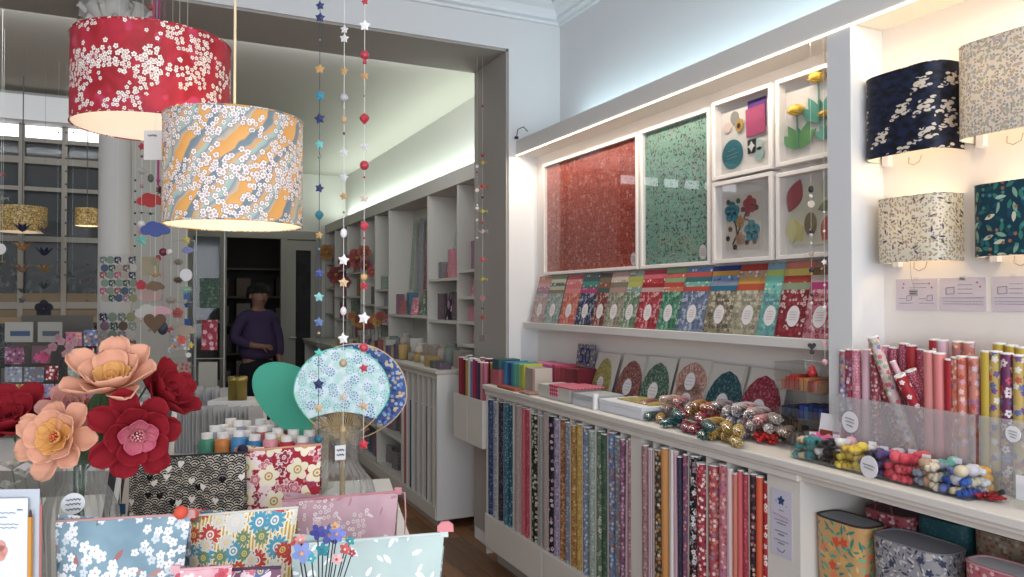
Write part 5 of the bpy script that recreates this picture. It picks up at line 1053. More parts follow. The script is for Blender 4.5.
# paper flowers on display in the far bays
for i, (px, py, r, c, nm) in enumerate(((327, 252, 9, '#a86c1c', 'orange'), (318, 264, 7, '#6c1c3c', 'wine'), (336, 275, 10, '#8c1c20', 'dark red'), (345, 262, 8, '#7c1824', 'crimson'), (357, 258, 11, '#9c2420', 'red'), (364, 252, 8, '#a03c1c', 'rust'), (366, 265, 7, '#84182c', 'ruby'), (345, 282, 7, '#94202c', 'garnet'), (372, 272, 6, '#a82c20', 'vermilion'))):
    p = PX(px, py, 1.93); t = thing('paper_flower', f'{nm} paper flower on the far back room shelves', 'paper flower', tuple(p), FACECAM, 'paper flowers on the far shelves'); s_ = r*p.y/765*1.0
    for q_ in range(6): gitem(t, 'disc', s_*.5*cos(q_*1.05), s_*.5*sin(q_*1.05), s_*.42, c, 'petal')
    gitem(t, 'bead', 0, 0, s_*.18, '#b8901c', 'flower_centre')
for i in range(9):
    px = 352+i*3.6; p = PX(px, 322-abs(i-4)*1.5+4*(i % 2), 1.84); s_ = .05
    t = thing('paper_flower', f'{["orange", "golden", "russet"][i % 3]} paper flower, {ORD[i]} along the back counter bouquet', 'paper flower', tuple(p), FACECAM, 'orange bouquet on the back counter')
    for q_ in range(5): gitem(t, 'disc', s_*.5*cos(q_*1.26), s_*.5*sin(q_*1.26), s_*.45, ['#b05c14', '#b8841c', '#8c3018'][i % 3], 'petal')
    MB().tube([(0, 0, 0), (.01, 0, -.12), (0, 0, -(p.z-1.03))], .003, 4).build('stem', plain('#3c4c30'), t)
# goods on the back counter top and in its open shelves
for i in range(26):
    y_ = 4.72+i*.125; kd = rnd.choice(['mug', 'gift_box', 'jar', 'book', 'gift_box']); c = rnd.choice(['#a8a090', '#8c8474', '#7c6c54', '#b8b4a8', '#5c6458', '#8c4c48', '#a8884c', '#98908c', '#6c5c70'])
    h = rnd.uniform(.03, .07) if y_ < 5.5 else rnd.uniform(.06, .14); o = goods(kd, c, .08, .07, h); o.location = (1.72+rnd.uniform(0, .08), y_, 1.0175)
    tag(o, f'small {kd.replace("_", " ")}, {ORD[i] if i < 20 else "twenty-"+ORD[i-20]} along the front of the back counter top', kd.replace('_', ' '), 'small goods on the back counter')
for i in range(20):
    y_ = 4.78+i*.16; kd = rnd.choice(['gift_box', 'book', 'jar', 'pouch']); c = rnd.choice(['#b8b4ac', '#a09c90', '#c4b8a8', '#788078', '#a8988c', '#8c5450'])
    o = goods(kd, c, .11, .08, rnd.uniform(.10, .20)); o.location = (1.88+rnd.uniform(0, .04), y_, 1.0175)
    tag(o, f'{kd.replace("_", " ")}, {ORD[i]} along the rear of the back counter top', kd.replace('_', ' '), 'larger goods on the back counter')
for z, nm in ((.16, 'lowest'), (.44, 'middle'), (.71, 'top')):
    for (a, b_, bay) in ((5.43, 6.08, 'nearest'), (6.12, 6.88, 'middle'), (6.92, 7.68, 'farther')):
        fill(1.76, a, b_, z, 5, f'on the {nm} shelf, {bay} open bay of back counter', 'goods in the open back counter', .12, .20, dx=.03, pal_=['inkflower', 'greencream', 'autumn', 'plum', 'teal', 'redink', 'lilac'])
# ------------------------------------------------------------------ person in the purple shirt
def skin_ob(name, verts, edges, radii, mat, parent=None, sub=2, root=0):
    me = bpy.data.meshes.new(name); me.from_pydata(verts, edges, []); ob = bpy.data.objects.new(name, me); COL.objects.link(ob)
    me.materials.append(mat); ob.modifiers.new('skin', 'SKIN'); ob.modifiers['skin'].use_smooth_shade = True
    for i, sv in enumerate(me.skin_vertices[0].data if me.skin_vertices else []): pass
    if not me.skin_vertices: bpy.context.view_layer.objects.active = ob
    dat = me.skin_vertices[0].data
    for i, r in enumerate(radii): dat[i].radius = r if isinstance(r, tuple) else (r, r); dat[i].use_root = (i == root)
    s_ = ob.modifiers.new('sub', 'SUBSURF'); s_.levels = sub; s_.render_levels = sub
    if parent: ob.parent = parent
    return ob
PB = PD(258, 300, 7.5)
pr = thing('person', 'person with short dark hair in a loose purple shirt near the back doorway', 'person', (PB.x, PB.y, 0), radians(48)-YAW)
SK = plain('#8a6450', .6, name='skin'); SHIRT = plain('#3f2f52', .85, name='purple_cotton'); TR = plain('#15171f', .85, name='dark_trousers'); HAIR = plain('#0d0b0c', .6, name='black_hair')
# local frame: x to her left (picture right), -y to the viewer
bv = [(0, 0, .92), (0, 0, 1.08), (0, .01, 1.24), (0, .015, 1.335), (0, .0, 1.40), (0, -.02, 1.47), (0, -.025, 1.535), (0, -.02, 1.575),
      (.16, .01, 1.31), (.22, .02, 1.08), (.215, -.04, .86), (.213, -.05, .80), (-.16, .01, 1.31), (-.235, .03, 1.09), (-.12, -.17, 1.03), (-.055, -.20, 1.03),
      (.09, 0, .86), (.10, -.01, .48), (.10, .02, .10), (.11, -.12, .04), (-.09, 0, .86), (-.10, 0, .48), (-.10, .03, .10), (-.12, -.12, .04)]
be = [(0, 1), (1, 2), (2, 3), (3, 4), (4, 5), (5, 6), (6, 7), (3, 8), (8, 9), (9, 10), (10, 11), (3, 12), (12, 13), (13, 14), (14, 15), (0, 16), (16, 17), (17, 18), (18, 19), (0, 20), (20, 21), (21, 22), (22, 23)]
bry = [(.13, .09), (.12, .09), (.10, .07), (.06, .05), (.042, .042), (.080, .092), (.096, .108), (.06, .07), .048, .04, .028, .026, .048, .04, .03, .026, .085, .06, .045, .035, .085, .06, .045, .035]
# fingers: short chains rooted in the palms
for base, (hx_, hy, hz), dv in ((11, (.213, -.05, .80), (0, -.02, -1)), (15, (-.055, -.20, 1.03), (.95, -.1, -.25))):
    d = Vector(dv).normalized(); sd = Vector((0, 1, 0)) if base == 11 else Vector((0, 0, 1))
    for q_ in range(5):
        o1 = Vector((hx_, hy, hz))+d*(.05 if q_ < 4 else .015)+sd*(.012*(q_-1.5) if q_ < 4 else -.034); L = [.05, .06, .056, .045, .04][q_]
        dd_ = d if q_ < 4 else (d-sd*.7).normalized(); i0 = len(bv); bv += [tuple(o1), tuple(o1+dd_*L*.55), tuple(o1+dd_*L+Vector((0, .012, 0)))]; be += [(base, i0), (i0, i0+1), (i0+1, i0+2)]; bry += [.010, .0085, .0065]
bd = skin_ob('body', bv, be, bry, SK, pr)
sv_ = [(0, 0, .86), (0, 0, 1.00), (0, 0, 1.14), (0, .01, 1.27), (0, .01, 1.34), (0, .0, 1.385), (.15, .01, 1.315), (.235, .02, 1.10), (.225, -.03, .90), (-.15, .01, 1.315), (-.245, .03, 1.10), (-.15, -.14, 1.035)]
skin_ob('shirt', sv_, [(0, 1), (1, 2), (2, 3), (3, 4), (4, 5), (4, 6), (6, 7), (7, 8), (4, 9), (9, 10), (10, 11)], [(.20, .16), (.205, .16), (.185, .14), (.15, .11), (.14, .10), (.075, .068), .066, .060, .045, .062, .060, .040], SHIRT, pr)
skin_ob('trousers', [(0, 0, .93), (0, 0, .84), (.095, 0, .74), (.10, -.01, .46), (.10, .02, .09), (-.095, 0, .74), (-.10, 0, .46), (-.10, .03, .09)], [(0, 1), (1, 2), (2, 3), (3, 4), (1, 5), (5, 6), (6, 7)], [(.16, .13), (.17, .13), .105, .08, .07, .105, .08, .07], TR, pr)
hm = MB()
hm.grid(lambda u, v: (.102*cos(2*pi*u)*sin(pi*(.02+.50*v*(.82+.80*max(0, sin(2*pi*u))))), -.012+.118*sin(2*pi*u)*sin(pi*(.02+.50*v*(.82+.80*max(0, sin(2*pi*u))))), 1.525+.108*cos(pi*(.02+.50*v*(.82+.80*max(0, sin(2*pi*u)))))), 24, 10)
for k in range(22):
    a = k*.2856; hm.tube([(.03*cos(a), -.01+.03*sin(a), 1.628), (.09*cos(a), -.012+.10*sin(a), 1.585), (.104*cos(a), -.012+.122*sin(a), 1.52+.02*(sin(a) < 0))]+([(.09*cos(a), .0+.11*sin(a), 1.45)] if sin(a) > -.1 else []), [.012, .018, .012]+([.006] if sin(a) > -.1 else []), 5)
hm.build('hair', HAIR, pr)
for s_ in (-1, 1): e_ = MB().sph((s_*.030, -.108, 1.525), .010, 8, 6).mat(1).sph((s_*.030, -.1145, 1.525), .006, 8, 6).build('eye', [plain('#8c8078', .4), plain('#1a1210', .3)], bd)
MB().tube([(0, -.108, 1.53), (0, -.128, 1.495), (0, -.112, 1.488)], [.007, .011, .008], 6).build('nose', SK, bd)
MB().tube([(-.022, -.104, 1.462), (0, -.112, 1.463), (.022, -.104, 1.462)], [.003, .005, .003], 6).build('mouth', plain('#6c3434'), bd)
for s_ in (-1, 1): MB().at((s_*.088, -.01, 1.505), rx=0).sph((0, 0, 0), .016, 8, 6, 1.6).build('ear', SK, bd); MB().box(s_*.11-.045, s_*.11+.045, -.19, .07, 0, .07).build('shoe', plain('#1c1a1a'), pr, bevel=.02)
# ------------------------------------------------------------------ window side of the back room
GOLDL = paper('print_gold_lamp', '#a88c4c', ('l', 60, .5, .2, ['#7c6430', '#c8b070', '#5c5430'], .9), ('f', 70, .4, ['#d0b878', '#6c5830'], None, .5), trans=.25)
for nm, px, py, d_, R, H in (('wide gold patterned lampshade hanging before the street windows', 22, 227, 5.2, .15, .17), ('small gold patterned lampshade hanging left of the column', 87, 221, 5.2, .072, .12)):
    p = PD(px, py+5, d_); t = thing('hanging_lamp', nm, 'pendant lamp', tuple(p), 0, 'gold hanging lamps'); n_ = 32; lp = lambda r, z: [(r*cos(2*pi*i/n_), r*sin(2*pi*i/n_), z) for i in range(n_)]
    MB().rings([lp(R, 0), lp(R, H)], caps=False).build('shade', GOLDL, t); MB().rings([lp(R-.003, 0), lp(R-.003, H)], caps=False).build('lining', M_LIN, t)
    MB().cyl((0, 0, H*.6), (0, 0, ZB-p.z), .003, n=6).build('cord', plain('#4c4840'), t); MB().sph((0, 0, H*.4), .025, 10, 8).build('bulb', M_BULB, t); point('bulb_light', (p.x, p.y, p.z+H*.35), .7, (1, .75, .42), .03)
DB = '#23264a'; OR = '#a8783c'; TA = '#8c6c54'; GY = '#4c4c54'
garland('hanging string of dark and tan paper lotus flowers at far left', 22, ZB, 4.6, [('lotus', 227, 10, DB), ('lotus', 246, 10, OR), ('lotus', 268, 10, TA), ('lotus', 290, 6, '#3c4c4c'), ('star', 300, 4, '#4c4c50')], M_THD)
garland('hanging string of navy and brown paper lotus flowers, second from left', 44, ZB, 4.6, [('lotus', 230, 8, GY), ('lotus', 251, 10, '#1c2048'), ('lotus', 268, 9, '#8c6830'), ('lotus', 285, 8, '#34484c'), ('blossom', 309, 10, '#1c1c2c'), ('lotus', 335, 5, '#7c6440')], M_THD)
garland('string of small brown paper cranes left of the column', 87, ZB, 4.4, [('crane', 213, 4, '#5c4c34'), ('crane', 230, 4, '#6c4c3c'), ('crane', 247, 4, '#5c3c30'), ('crane', 265, 5, '#3c3834'), ('crane', 280, 5, '#6c4c3c'), ('crane', 293, 5, '#6c5040'), ('crane', 301, 4, '#5c4c34')], M_THD)
garland('pale round paper disc at the left picture edge', 0, ZB, 4.0, [('disc', 249, 5.5, '#e8e4e0')])
garland('bird shaped grey ornament hanging at the left picture edge', 2, ZB, 4.3, [('crane', 199, 8, '#7c8470'), ('crane', 262, 4, '#a87c3c')])
garland('red paper ornament hanging high at the left picture edge', 0, ZB, 4.1, [('crane', 175, 6, '#a82c2c')])
for px, nm in ((57, 'left of'), (65, 'along'), (72, 'right of')): garland(f'string of tiny dark beads {nm} the window mullion', px, ZB, 4.9, [('bead', 132+13*k, 1.0, '#3c3834') for k in range(int((300-132)/13))], M_TH, tr=.0004)
garland('string of tiny dark beads along the right of the column', 134.5, 2.89, 3.6, [('bead', 180+11*k, 1.1, '#2c2a30') for k in range(16)], M_TH, tr=.0004)
# ------------------------------------------------------------------ display table in the foreground
ZD = .98; ZE = ZD+.0008
PT = [(.31, .65), (.60, 2.05), (-.53, 2.28), (-.82, .88)]
t = thing('display_table', 'white display table in the foreground loaded with pouches and vases', 'table', (-.1, 1.45, 0))
lo = [(x+.1, y_-1.45) for x, y_ in PT]
MB().poly(lo, ZD-.03, ZD).build('tabletop', M_SHELF, t, bevel=.004)
for x, y_ in lo: MB().cyl((x*.93, y_*.93, 0), (x*.93, y_*.93, ZD-.03), .022, n=10).build('leg', M_SHELF, t)
MB().poly([(x*.9, y_*.9) for x, y_ in lo], ZD-.10, ZD-.03).build('apron', M_SHELF, t)
def at_table(px, py, d, z=None): p = PD(px, py, d); return (p.x, p.y, ZE if z is None else z)
# zipped pouches
def pouch(label, px0, px1, ytop, d, pm, zb_=None, T=.035, slant=0., zipc='#8c8c8c', tass=None, side=-1, narrow=.86, rz=0):
    a = PD(px0, ytop, d); b = PD(px1, ytop+slant, d); W = (b-a).length; mid = (a+b)/2; z0 = ZE if zb_ is None else zb_; H = mid.z-z0
    t = thing('zip_pouch', label, 'pouch', (mid.x, mid.y, z0), FACECAM+rz, 'fabric zip pouches on the display table'); tilt = (b.z-a.z)/W
    def side_(sg):
        def f(u, v):
            x = (u-.5)*W*(narrow+(1-narrow)*v); e = 1-(2*u-1)**6; bulge = T*((1-v)**.55)*(.35+.65*e)*(1 if v > .02 else .9)
            wob = .0015*sin(9*u+5*v)+.001*sin(23*u*v); return (x*sg*-1 if sg > 0 else x, sg*(bulge+.0015)+wob, v*H+tilt*x*v)
        return f
    m = MB().grid(side_(-1), 18, 12, W, H).grid(side_(1), 18, 12, W, H); nb = [side_(-1)(i/18, 0) for i in range(19)]+[side_(1)(i/18, 0) for i in range(19)]
    m.add(nb, [tuple(range(len(nb)))[::-1]], [[(p[0], p[1]) for p in nb][::-1]]); m.build('body', pm, t)
    MB().tube([((u-.5)*W, 0, H+tilt*(u-.5)*W+.001) for u in [i/10 for i in range(11)]], .0026, 5).build('zipper', plain(zipc, .5), t)
    x = side*W*.5
    MB().box(x-.006, x+.006, -.002, .002, H+tilt*x-.004, H+tilt*x+.008).build('zip_end', plain(zipc, .5), t)
    if tass:
        g = MB()
        if tass[1] == 'pom': g.at((x-side*.012, -.008, H+tilt*x+.006)).sph((0, 0, 0), .010, 12, 8)
        elif tass[1] == 'tab': g.at((x, 0, H+tilt*x+.006), rx=pi/2).poly([(-.010*1, -.002), (.014, -.002), (.013, .008), (.006, .013), (-.004, .012), (-.010, .006)], -.003, .003)
        else: g.tube([(x, 0, H+tilt*x), (x+side*.012, -.004, H+tilt*x), (x+side*.014, -.006, H-.03), (x+side*.012, -.006, H-.07)], .0014, 5)
        g.build('zip_pull', plain(tass[0], .7), t)
    return t
def cl(name, bg, spec, bg2=None, stripe=None, extra=None, inner=True):
    n = NT(name, .7, .15); uv = n.uv(); c = hx(bg)
    if bg2: c = n.mix(n.ramp(n.noise(uv, 20, 2), [(.4, (0, 0, 0, 1)), (.6, (1, 1, 1, 1))]), c, hx(bg2))
    if stripe: c = n.mix(n.band(n.sep(uv)[0], stripe[0], .5), c, hx(stripe[1]))
    if extra: c = extra(n, c, uv)
    for sp in spec: c = clustered(n, c, uv, *sp, inner=inner)
    return n.done(c)
BLUEP = cl('cloth_blue_sakura', '#7894a2', [(66, .46, ['#e6e4e4', '#dcdcdc', '#c8d0d4'], '#b06a68', 3, None, .54, 5, 12), (50, .47, ['#ececec', '#e4e2e2'], '#b06a68', 6, None, .60, 5, 9)], bg2='#83a0ac', extra=lambda n, c, uv: n.leaf(c, uv, 30, .35, .12, ['#a86c68', '#b88880', '#5c7480'], .5), inner=False)
YELP = cl('cloth_yellow_stripe', '#c89c2c', [(26, .46, ['#c43c34', '#dcd8d0', '#a878ac', '#4c98b0', '#d8d4cc', '#b8402c'], '#e8d8c8', 4, '#e8e0d0', .40, 12, 6), (34, .42, ['#d0ccc4', '#6c8c6c', '#c04838'], '#e0c060', 9, None, .50, 10, 9)], stripe=(.0056, '#e8dcb8'))
PNKP = cl('cloth_pink_sprig', '#c9a2aa', [(110, .42, ['#e8dcdc', '#dccccc'], '#b87880', 3, None, .60, 5, 8)], bg2='#c298a2', extra=lambda n, c, uv: n.leaf(c, uv, 55, .42, .12, ['#e4d4d6', '#b8848c'], .35))
MNTP = cl('cloth_mint_sprig', '#b4c4be', [], extra=lambda n, c, uv: n.leaf(n.leaf(c, uv, 42, .36, .13, ['#eef2ef'], .5, seed=1), uv, 50, .34, .12, ['#e8efec'], .4, seed=4), bg2='#aebfba')
REDP = cl('cloth_red_blossom', '#a01c2c', [(60, .45, ['#e0b8b8', '#c87880', '#a03858'], '#8c2030', 3, None, .36, 5, 9), (42, .46, ['#c46c78', '#e0c8c8', '#8c2840'], '#e0c0b0', 7, '#dccac0', .48, 5, 8), (22, .47, ['#e4d6b8', '#ddd0b0'], '#b89040', 12, None, .50, 5, 5)])
PINKW = cl('cloth_pink_pattern', '#dcaab0', [(50, .46, ['#e8e0dc', '#c04c5c', '#d88c94'], '#a83040', 3, None, .40, 5, 8)], bg2='#d898a0')
DARKW = cl('cloth_dark_pattern', '#7c5468', [(40, .46, ['#5c6c94', '#c86c7c', '#e0c8cc', '#8c4870'], '#d8b070', 3, '#e0d0d0', .36, 5, 8)])
def seig_low(n):
    uv = n.uv(); sx = n.sep(uv); s_ = .027; u = n.mt('ADD', n.mt('DIVIDE', sx[0], s_), 40); v = n.mt('ADD', n.mt('DIVIDE', sx[1], s_*.26), 40); row0 = n.mt('FLOOR', v); best = None
    for k in (0, 1):
        row = n.mt('SUBTRACT', row0, k); off = n.mt('MULTIPLY', n.mt('MODULO', row, 2), .5)
        cx = n.mt('SUBTRACT', n.mt('FRACT', n.mt('ADD', u, off)), .5); dy = n.mt('MULTIPLY', n.mt('SUBTRACT', v, row), .26)
        r = n.mt('SQRT', n.mt('ADD', n.mt('MULTIPLY', cx, cx), n.mt('MULTIPLY', dy, dy))); ins = n.mt('LESS_THAN', r, .5)
        best = r if best is None else n.mt('ADD', n.mt('MULTIPLY', ins, r), n.mt('MULTIPLY', n.mt('SUBTRACT', 1, ins), best))
    return best
n = NT('cloth_black_waves', .7, .15); best = seig_low(n); ringm = n.mt('LESS_THAN', n.mt('FRACT', n.mt('MULTIPLY', best, 6.4)), .42)
xx, yy, cc_ = n.cells(n.uv(), 44, 3, .7); hb = n.mt('LESS_THAN', n.mt('ADD', n.mt('MULTIPLY', xx, xx), n.mt('POWER', n.mt('SUBTRACT', n.mt('MULTIPLY', yy, 1.2), n.mt('SQRT', n.mt('ABSOLUTE', n.mt('MULTIPLY', xx, .35)))), 2)), .075)
tone = n.mt('GREATER_THAN', n.noise(n.uv(), 60, 1), .5); c = n.mix(ringm, hx('#16161a'), n.mix(tone, hx('#8c8478'), hx('#c4b8a4')))
c = n.mix(n.mt('MULTIPLY', hb, n.mt('LESS_THAN', cc_[0], .22)), c, hx('#d8d0c4')); c = n.mix(n.mt('MULTIPLY', hb, n.mt('GREATER_THAN', cc_[0], .80)), c, hx('#101014')); BLKP = n.done(c)
pouch('black and cream wave patterned zip pouch behind the blue pouch', 131, 246, 459, 1.42, BLKP, slant=-6, zipc='#2a2a2a', narrow=.98, T=.03)
pouch('red zip pouch with big cream blossoms beside the glass vase', 238, 321, 452, 1.46, REDP, slant=-7, zipc='#c88c6c', tass=('#1c1c38', 'pom'), narrow=.97, T=.03)
pouch('dusty pink zip pouch with white sprigs, behind the mint pouch', 283, 398, 502, 1.34, PNKP, slant=-10, zipc='#c88088', tass=('#c88c90', 'cord'), side=1, narrow=.90)
pouch('yellow striped zip pouch covered in chrysanthemum flowers', 187, 298, 517, 1.22, YELP, slant=-9, zipc='#d8d0c0', tass=('#d84038', 'pom'), narrow=.86)
pouch('blue grey zip pouch with white cherry blossoms at left', 57, 191, 522, 1.14, BLUEP, slant=-7, zipc='#c0908c', tass=('#d84828', 'pom'), side=1, narrow=.86)
pouch('pale mint zip pouch with white sprigs at the table corner', 292, 444, 546, 1.13, MNTP, slant=-12, zipc='#c8d0cc', tass=('#d88084', 'tab'), side=1, narrow=.88)
pouch('pink and white patterned pouch at the bottom edge of the picture', 176, 232, 571, 1.03, PINKW, slant=-4, zipc='#d8a0a8', T=.02)
pouch('dark multicoloured pouch tucked at the bottom beside the pink one', 214, 281, 571, 1.07, DARKW, slant=-3, zipc='#503850', T=.02)
# ------------------------------------------------------------------ ribbed glass vases
M_VG = clear('#f6f8f7', .6, .05, 'vase_glass', .06)
def vase(label, c, prof_, ribn=26, tagd=None):
    t = thing('glass_vase', label, 'vase', c)
    MB().lathe(prof_, n=104, rib=.018, ribn=ribn).build('glass', M_VG, t)
    m = MB(); r, z = prof_[-1]; m.tube([(r*cos(a), r*sin(a), z) for a in [2*pi*i/30 for i in range(31)]], .0022, 6).build('lip', M_VG, t); return t
fv = at_table(339, 430, 1.80); vt = vase('ribbed clear glass vase holding the paper fans', fv, [(.001, 0), (.072, 0), (.082, .012), (.084, .035), (.076, .062), (.056, .088), (.044, .108), (.044, .140), (.050, .185), (.046, .186)])
MB().box(-.022, .002, -.0585, -.057, .125, .158).build('paper_tag', M_WHT, vt); q = MB(); scrawl(q, -.018, -.002, .147, .003, y=-.0595, k=3, r=.001); scrawl(q, -.018, -.002, .136, .003, y=-.0595, k=3, r=.001); q.build('writing', plain('#2c2c34'), vt)
lv = at_table(80, 500, 1.25); vt = vase('ribbed clear glass vase holding the paper peonies', lv, [(.001, 0), (.05, 0), (.056, .012), (.058, .06), (.060, .11), (.057, .145), (.046, .172), (.036, .188), (.035, .21), (.037, .25), (.035, .251)])
g = MB().at((-.005, -.062, .172), rx=pi/2).poly(ell(.0165, .0165, 24), -.0006, .0006).build('round_tag', M_WHT, vt)
q = MB(); [scrawl(q, -.015, .005, z, .002, y=-.0636, k=4, r=.0007) for z in (.178, .171, .163)]; q.build('writing', plain('#34343c'), g)
# glass tray under the fan vase
t = thing('tray', 'white square tray under the fan vase', 'tray', (fv[0]+.015, fv[1]-.0, ZE), -.2)
MB().box(-.1, .1, -.1, .1, -.0004, .0001).build('base', M_WHT, t)
# ------------------------------------------------------------------ paper fans in the vase
def superfan(w_, h_, k=40):
    """outline of a round hand fan, pivot at the origin"""
    r = []
    for i in range(k):
        a = -pi/2+2*pi*i/k; x = w_/2*cos(a)*(1-.28*max(0, -sin(a))**1.3); z = h_/2+h_/2*sin(a); r.append((sgn(x)*abs(x), z))
    return r
def fan(label, px, py, d, w_, h_, tilt, mp, back, rimc, ribs=True, dy=0):
    p = PD(px, py, d); t = thing('hand_fan', label, 'fan', (p.x+dy*sin(YAW), p.y+dy, p.z), 0, 'round hand fans in the vase'); t.rotation_euler = (0, tilt, FACECAM); t.rotation_mode = 'YXZ' if 0 else 'XYZ'
    o = superfan(w_, h_); cut = h_*.16
    a = [(x, z) for x, z in o if z > cut*1.15]; a.sort(key=lambda q_: atan2(q_[1]-h_*.5, q_[0]) % (2*pi) if 0 else 0)
    up = [q_ for q_ in o if q_[1] > cut*1.15]; k0 = next(i for i in range(len(o)) if o[i][1] > cut*1.15); up = o[k0:]+o[:k0]; up = [q_ for q_ in up if q_[1] > cut*1.15]
    xr = up[0]; xl = up[-1]; arc = [(xl[0]+(xr[0]-xl[0])*i/8, xl[1]+h_*.075*sin(pi*i/8)) for i in range(1, 8)]
    MB().at(rx=pi/2).poly(up+arc, -.0008, .0008).build('paper', mp, t)
    MB().tube([(x, 0, z) for x, z in up], .0018, 5).build('edge_binding', plain(rimc), t)
    if ribs:
        bam = plain('#b89c68', .6)
        for k in range(-9, 10):
            th = k*.105; L = h_*.30*(1-abs(k)*.012); MB().tube([(sin(th)*.004*abs(k)*.3+k*.0008, -.0014, -.002), (sin(th)*L, -.0014, cos(th)*L)], .0011, 4).build('rib', bam, t)
        MB().tube([(x, 0, z) for x, z in o if z < cut*1.5 and x >= 0][::-1]+[(x, 0, z) for x, z in o if z < cut*1.5 and x < 0][::-1], .0016, 5).build('bow', bam, t)
    MB().cyl((0, 0, -.17 if abs(tilt) < .1 else -.045), (0, 0, .03), .0065, n=8).build('handle', plain('#a88c5c', .6), t); return t
n = NT('print_pinwheel', .5); uv = n.uv(); x_, y__, c3 = n.cells(n.vm('ADD', uv, (0, 0, 0)), 36, 3, .7); r_ = n.mt('SQRT', n.mt('ADD', n.mt('MULTIPLY', x_, x_), n.mt('MULTIPLY', y__, y__))); ang = n.mt('ARCTAN2', y__, x_)
sp_ = n.mt('GREATER_THAN', n.mt('SINE', n.mt('MULTIPLY', ang, 9)), -.1); rings_ = n.mt('LESS_THAN', n.mt('FRACT', n.mt('MULTIPLY', r_, 4.2)), .6); inn = n.mt('LESS_THAN', r_, .46)
base = n.mix(n.ramp(n.noise(uv, 60, 2), [(.45, (0, 0, 0, 1)), (.6, (1, 1, 1, 1))]), hx('#a9d0cc'), hx('#ccdbe4')); FANP = n.done(n.mix(n.mt('MULTIPLY', n.mt('MULTIPLY', sp_, rings_), inn), base, n.pal(c3[0], ['#6478b4', '#7c88bc', '#5870b0', '#8c90b8', '#70b0b4'])))
FAND = paper('print_navy_fan', '#34508c', ('f', 90, .42, ['#7c98c8', '#b8a080', '#20346c', '#98b0d0'], None, .9), ('l', 60, .5, .2, ['#c8b088', '#5c7cb4'], .4))
GT = plain('#2f9c84', .7, name='teal_paper')
fan('solid teal round hand fan, leaning left in the vase', 338, 436, 1.87, .150, .262, -.93, GT, GT, '#2f9c84', True, .03)
fan('dark blue patterned hand fan with tan edge, at the rear right', 344, 440, 1.86, .25, .235, .22, FAND, FAND, '#c8a888', True, .02)
fan('pale blue pinwheel patterned hand fan at the front of the vase', 342, 437, 1.80, .226, .210, -.01, FANP, FANP, '#5cbca8', True, 0)
# ------------------------------------------------------------------ paper peonies
def petal(t, name, m, az, el, L, W, cup, off=(0, 0, 0), curl=.0, base=.15, th=.0012):
    """one cupped petal growing from the flower centre; az turns it round the axis, el opens it"""
    def f(u, v):
        w_ = W*(base+(1-base)*sin(pi*min(1, v*.62+.02))**.9)*(1 if v < .78 else sqrt(max(.02, 1-((v-.78)/.235)**2))); x = (u-.5)*w_
        s_ = v*L; ang = el+cup*(v-.5)+curl*max(0, v-.7)*3
        r = s_*sin(el+cup*(v*.5-.5)*.9+curl*max(0, v-.75)); z = s_*cos(el+cup*(v*.5-.5)*.9+curl*max(0, v-.75)); k = (2*u-1)**2*w_*.28
        r2 = r-k*cos(el); z2 = z+k*sin(el)*.9+.0015*sin(14*u+az*5)*v
        return (off[0]+r2*cos(az)-x*sin(az), off[1]+r2*sin(az)+x*cos(az), off[2]+z2)
    o = MB().grid(f, 8, 9, W, L).build(name, m, t, solid=th); return o
def petmat(name, c1, c2, tr=.25):
    n = NT(name, .75, .1); s_ = n.sep(n.uv()); f = n.noise(n.vm('MULTIPLY', n.uv(), (300, 20, 1)), 1, 2)
    c = n.ramp(n.mt('ADD', n.mt('MULTIPLY', s_[1], 17), n.mt('MULTIPLY', f, .25)), [(.1, hx(c2)), (.75, hx(c1))]); return n.done(c, tr)
PEA = petmat('peach_paper', '#e9a886', '#e8a05c'); PEY = petmat('apricot_paper', '#e8ab5c', '#e89c30'); SAL = petmat('salmon_paper', '#d99a8c', '#cc7c6c'); DRD = petmat('crimson_paper', '#8e0a1c', '#6c0814', .15); PKC = petmat('pink_paper', '#cc5070', '#e08c90'); ORC = plain('#d8642c', .7); GRN = plain('#3c5a34', .7, name='leaf_paper')
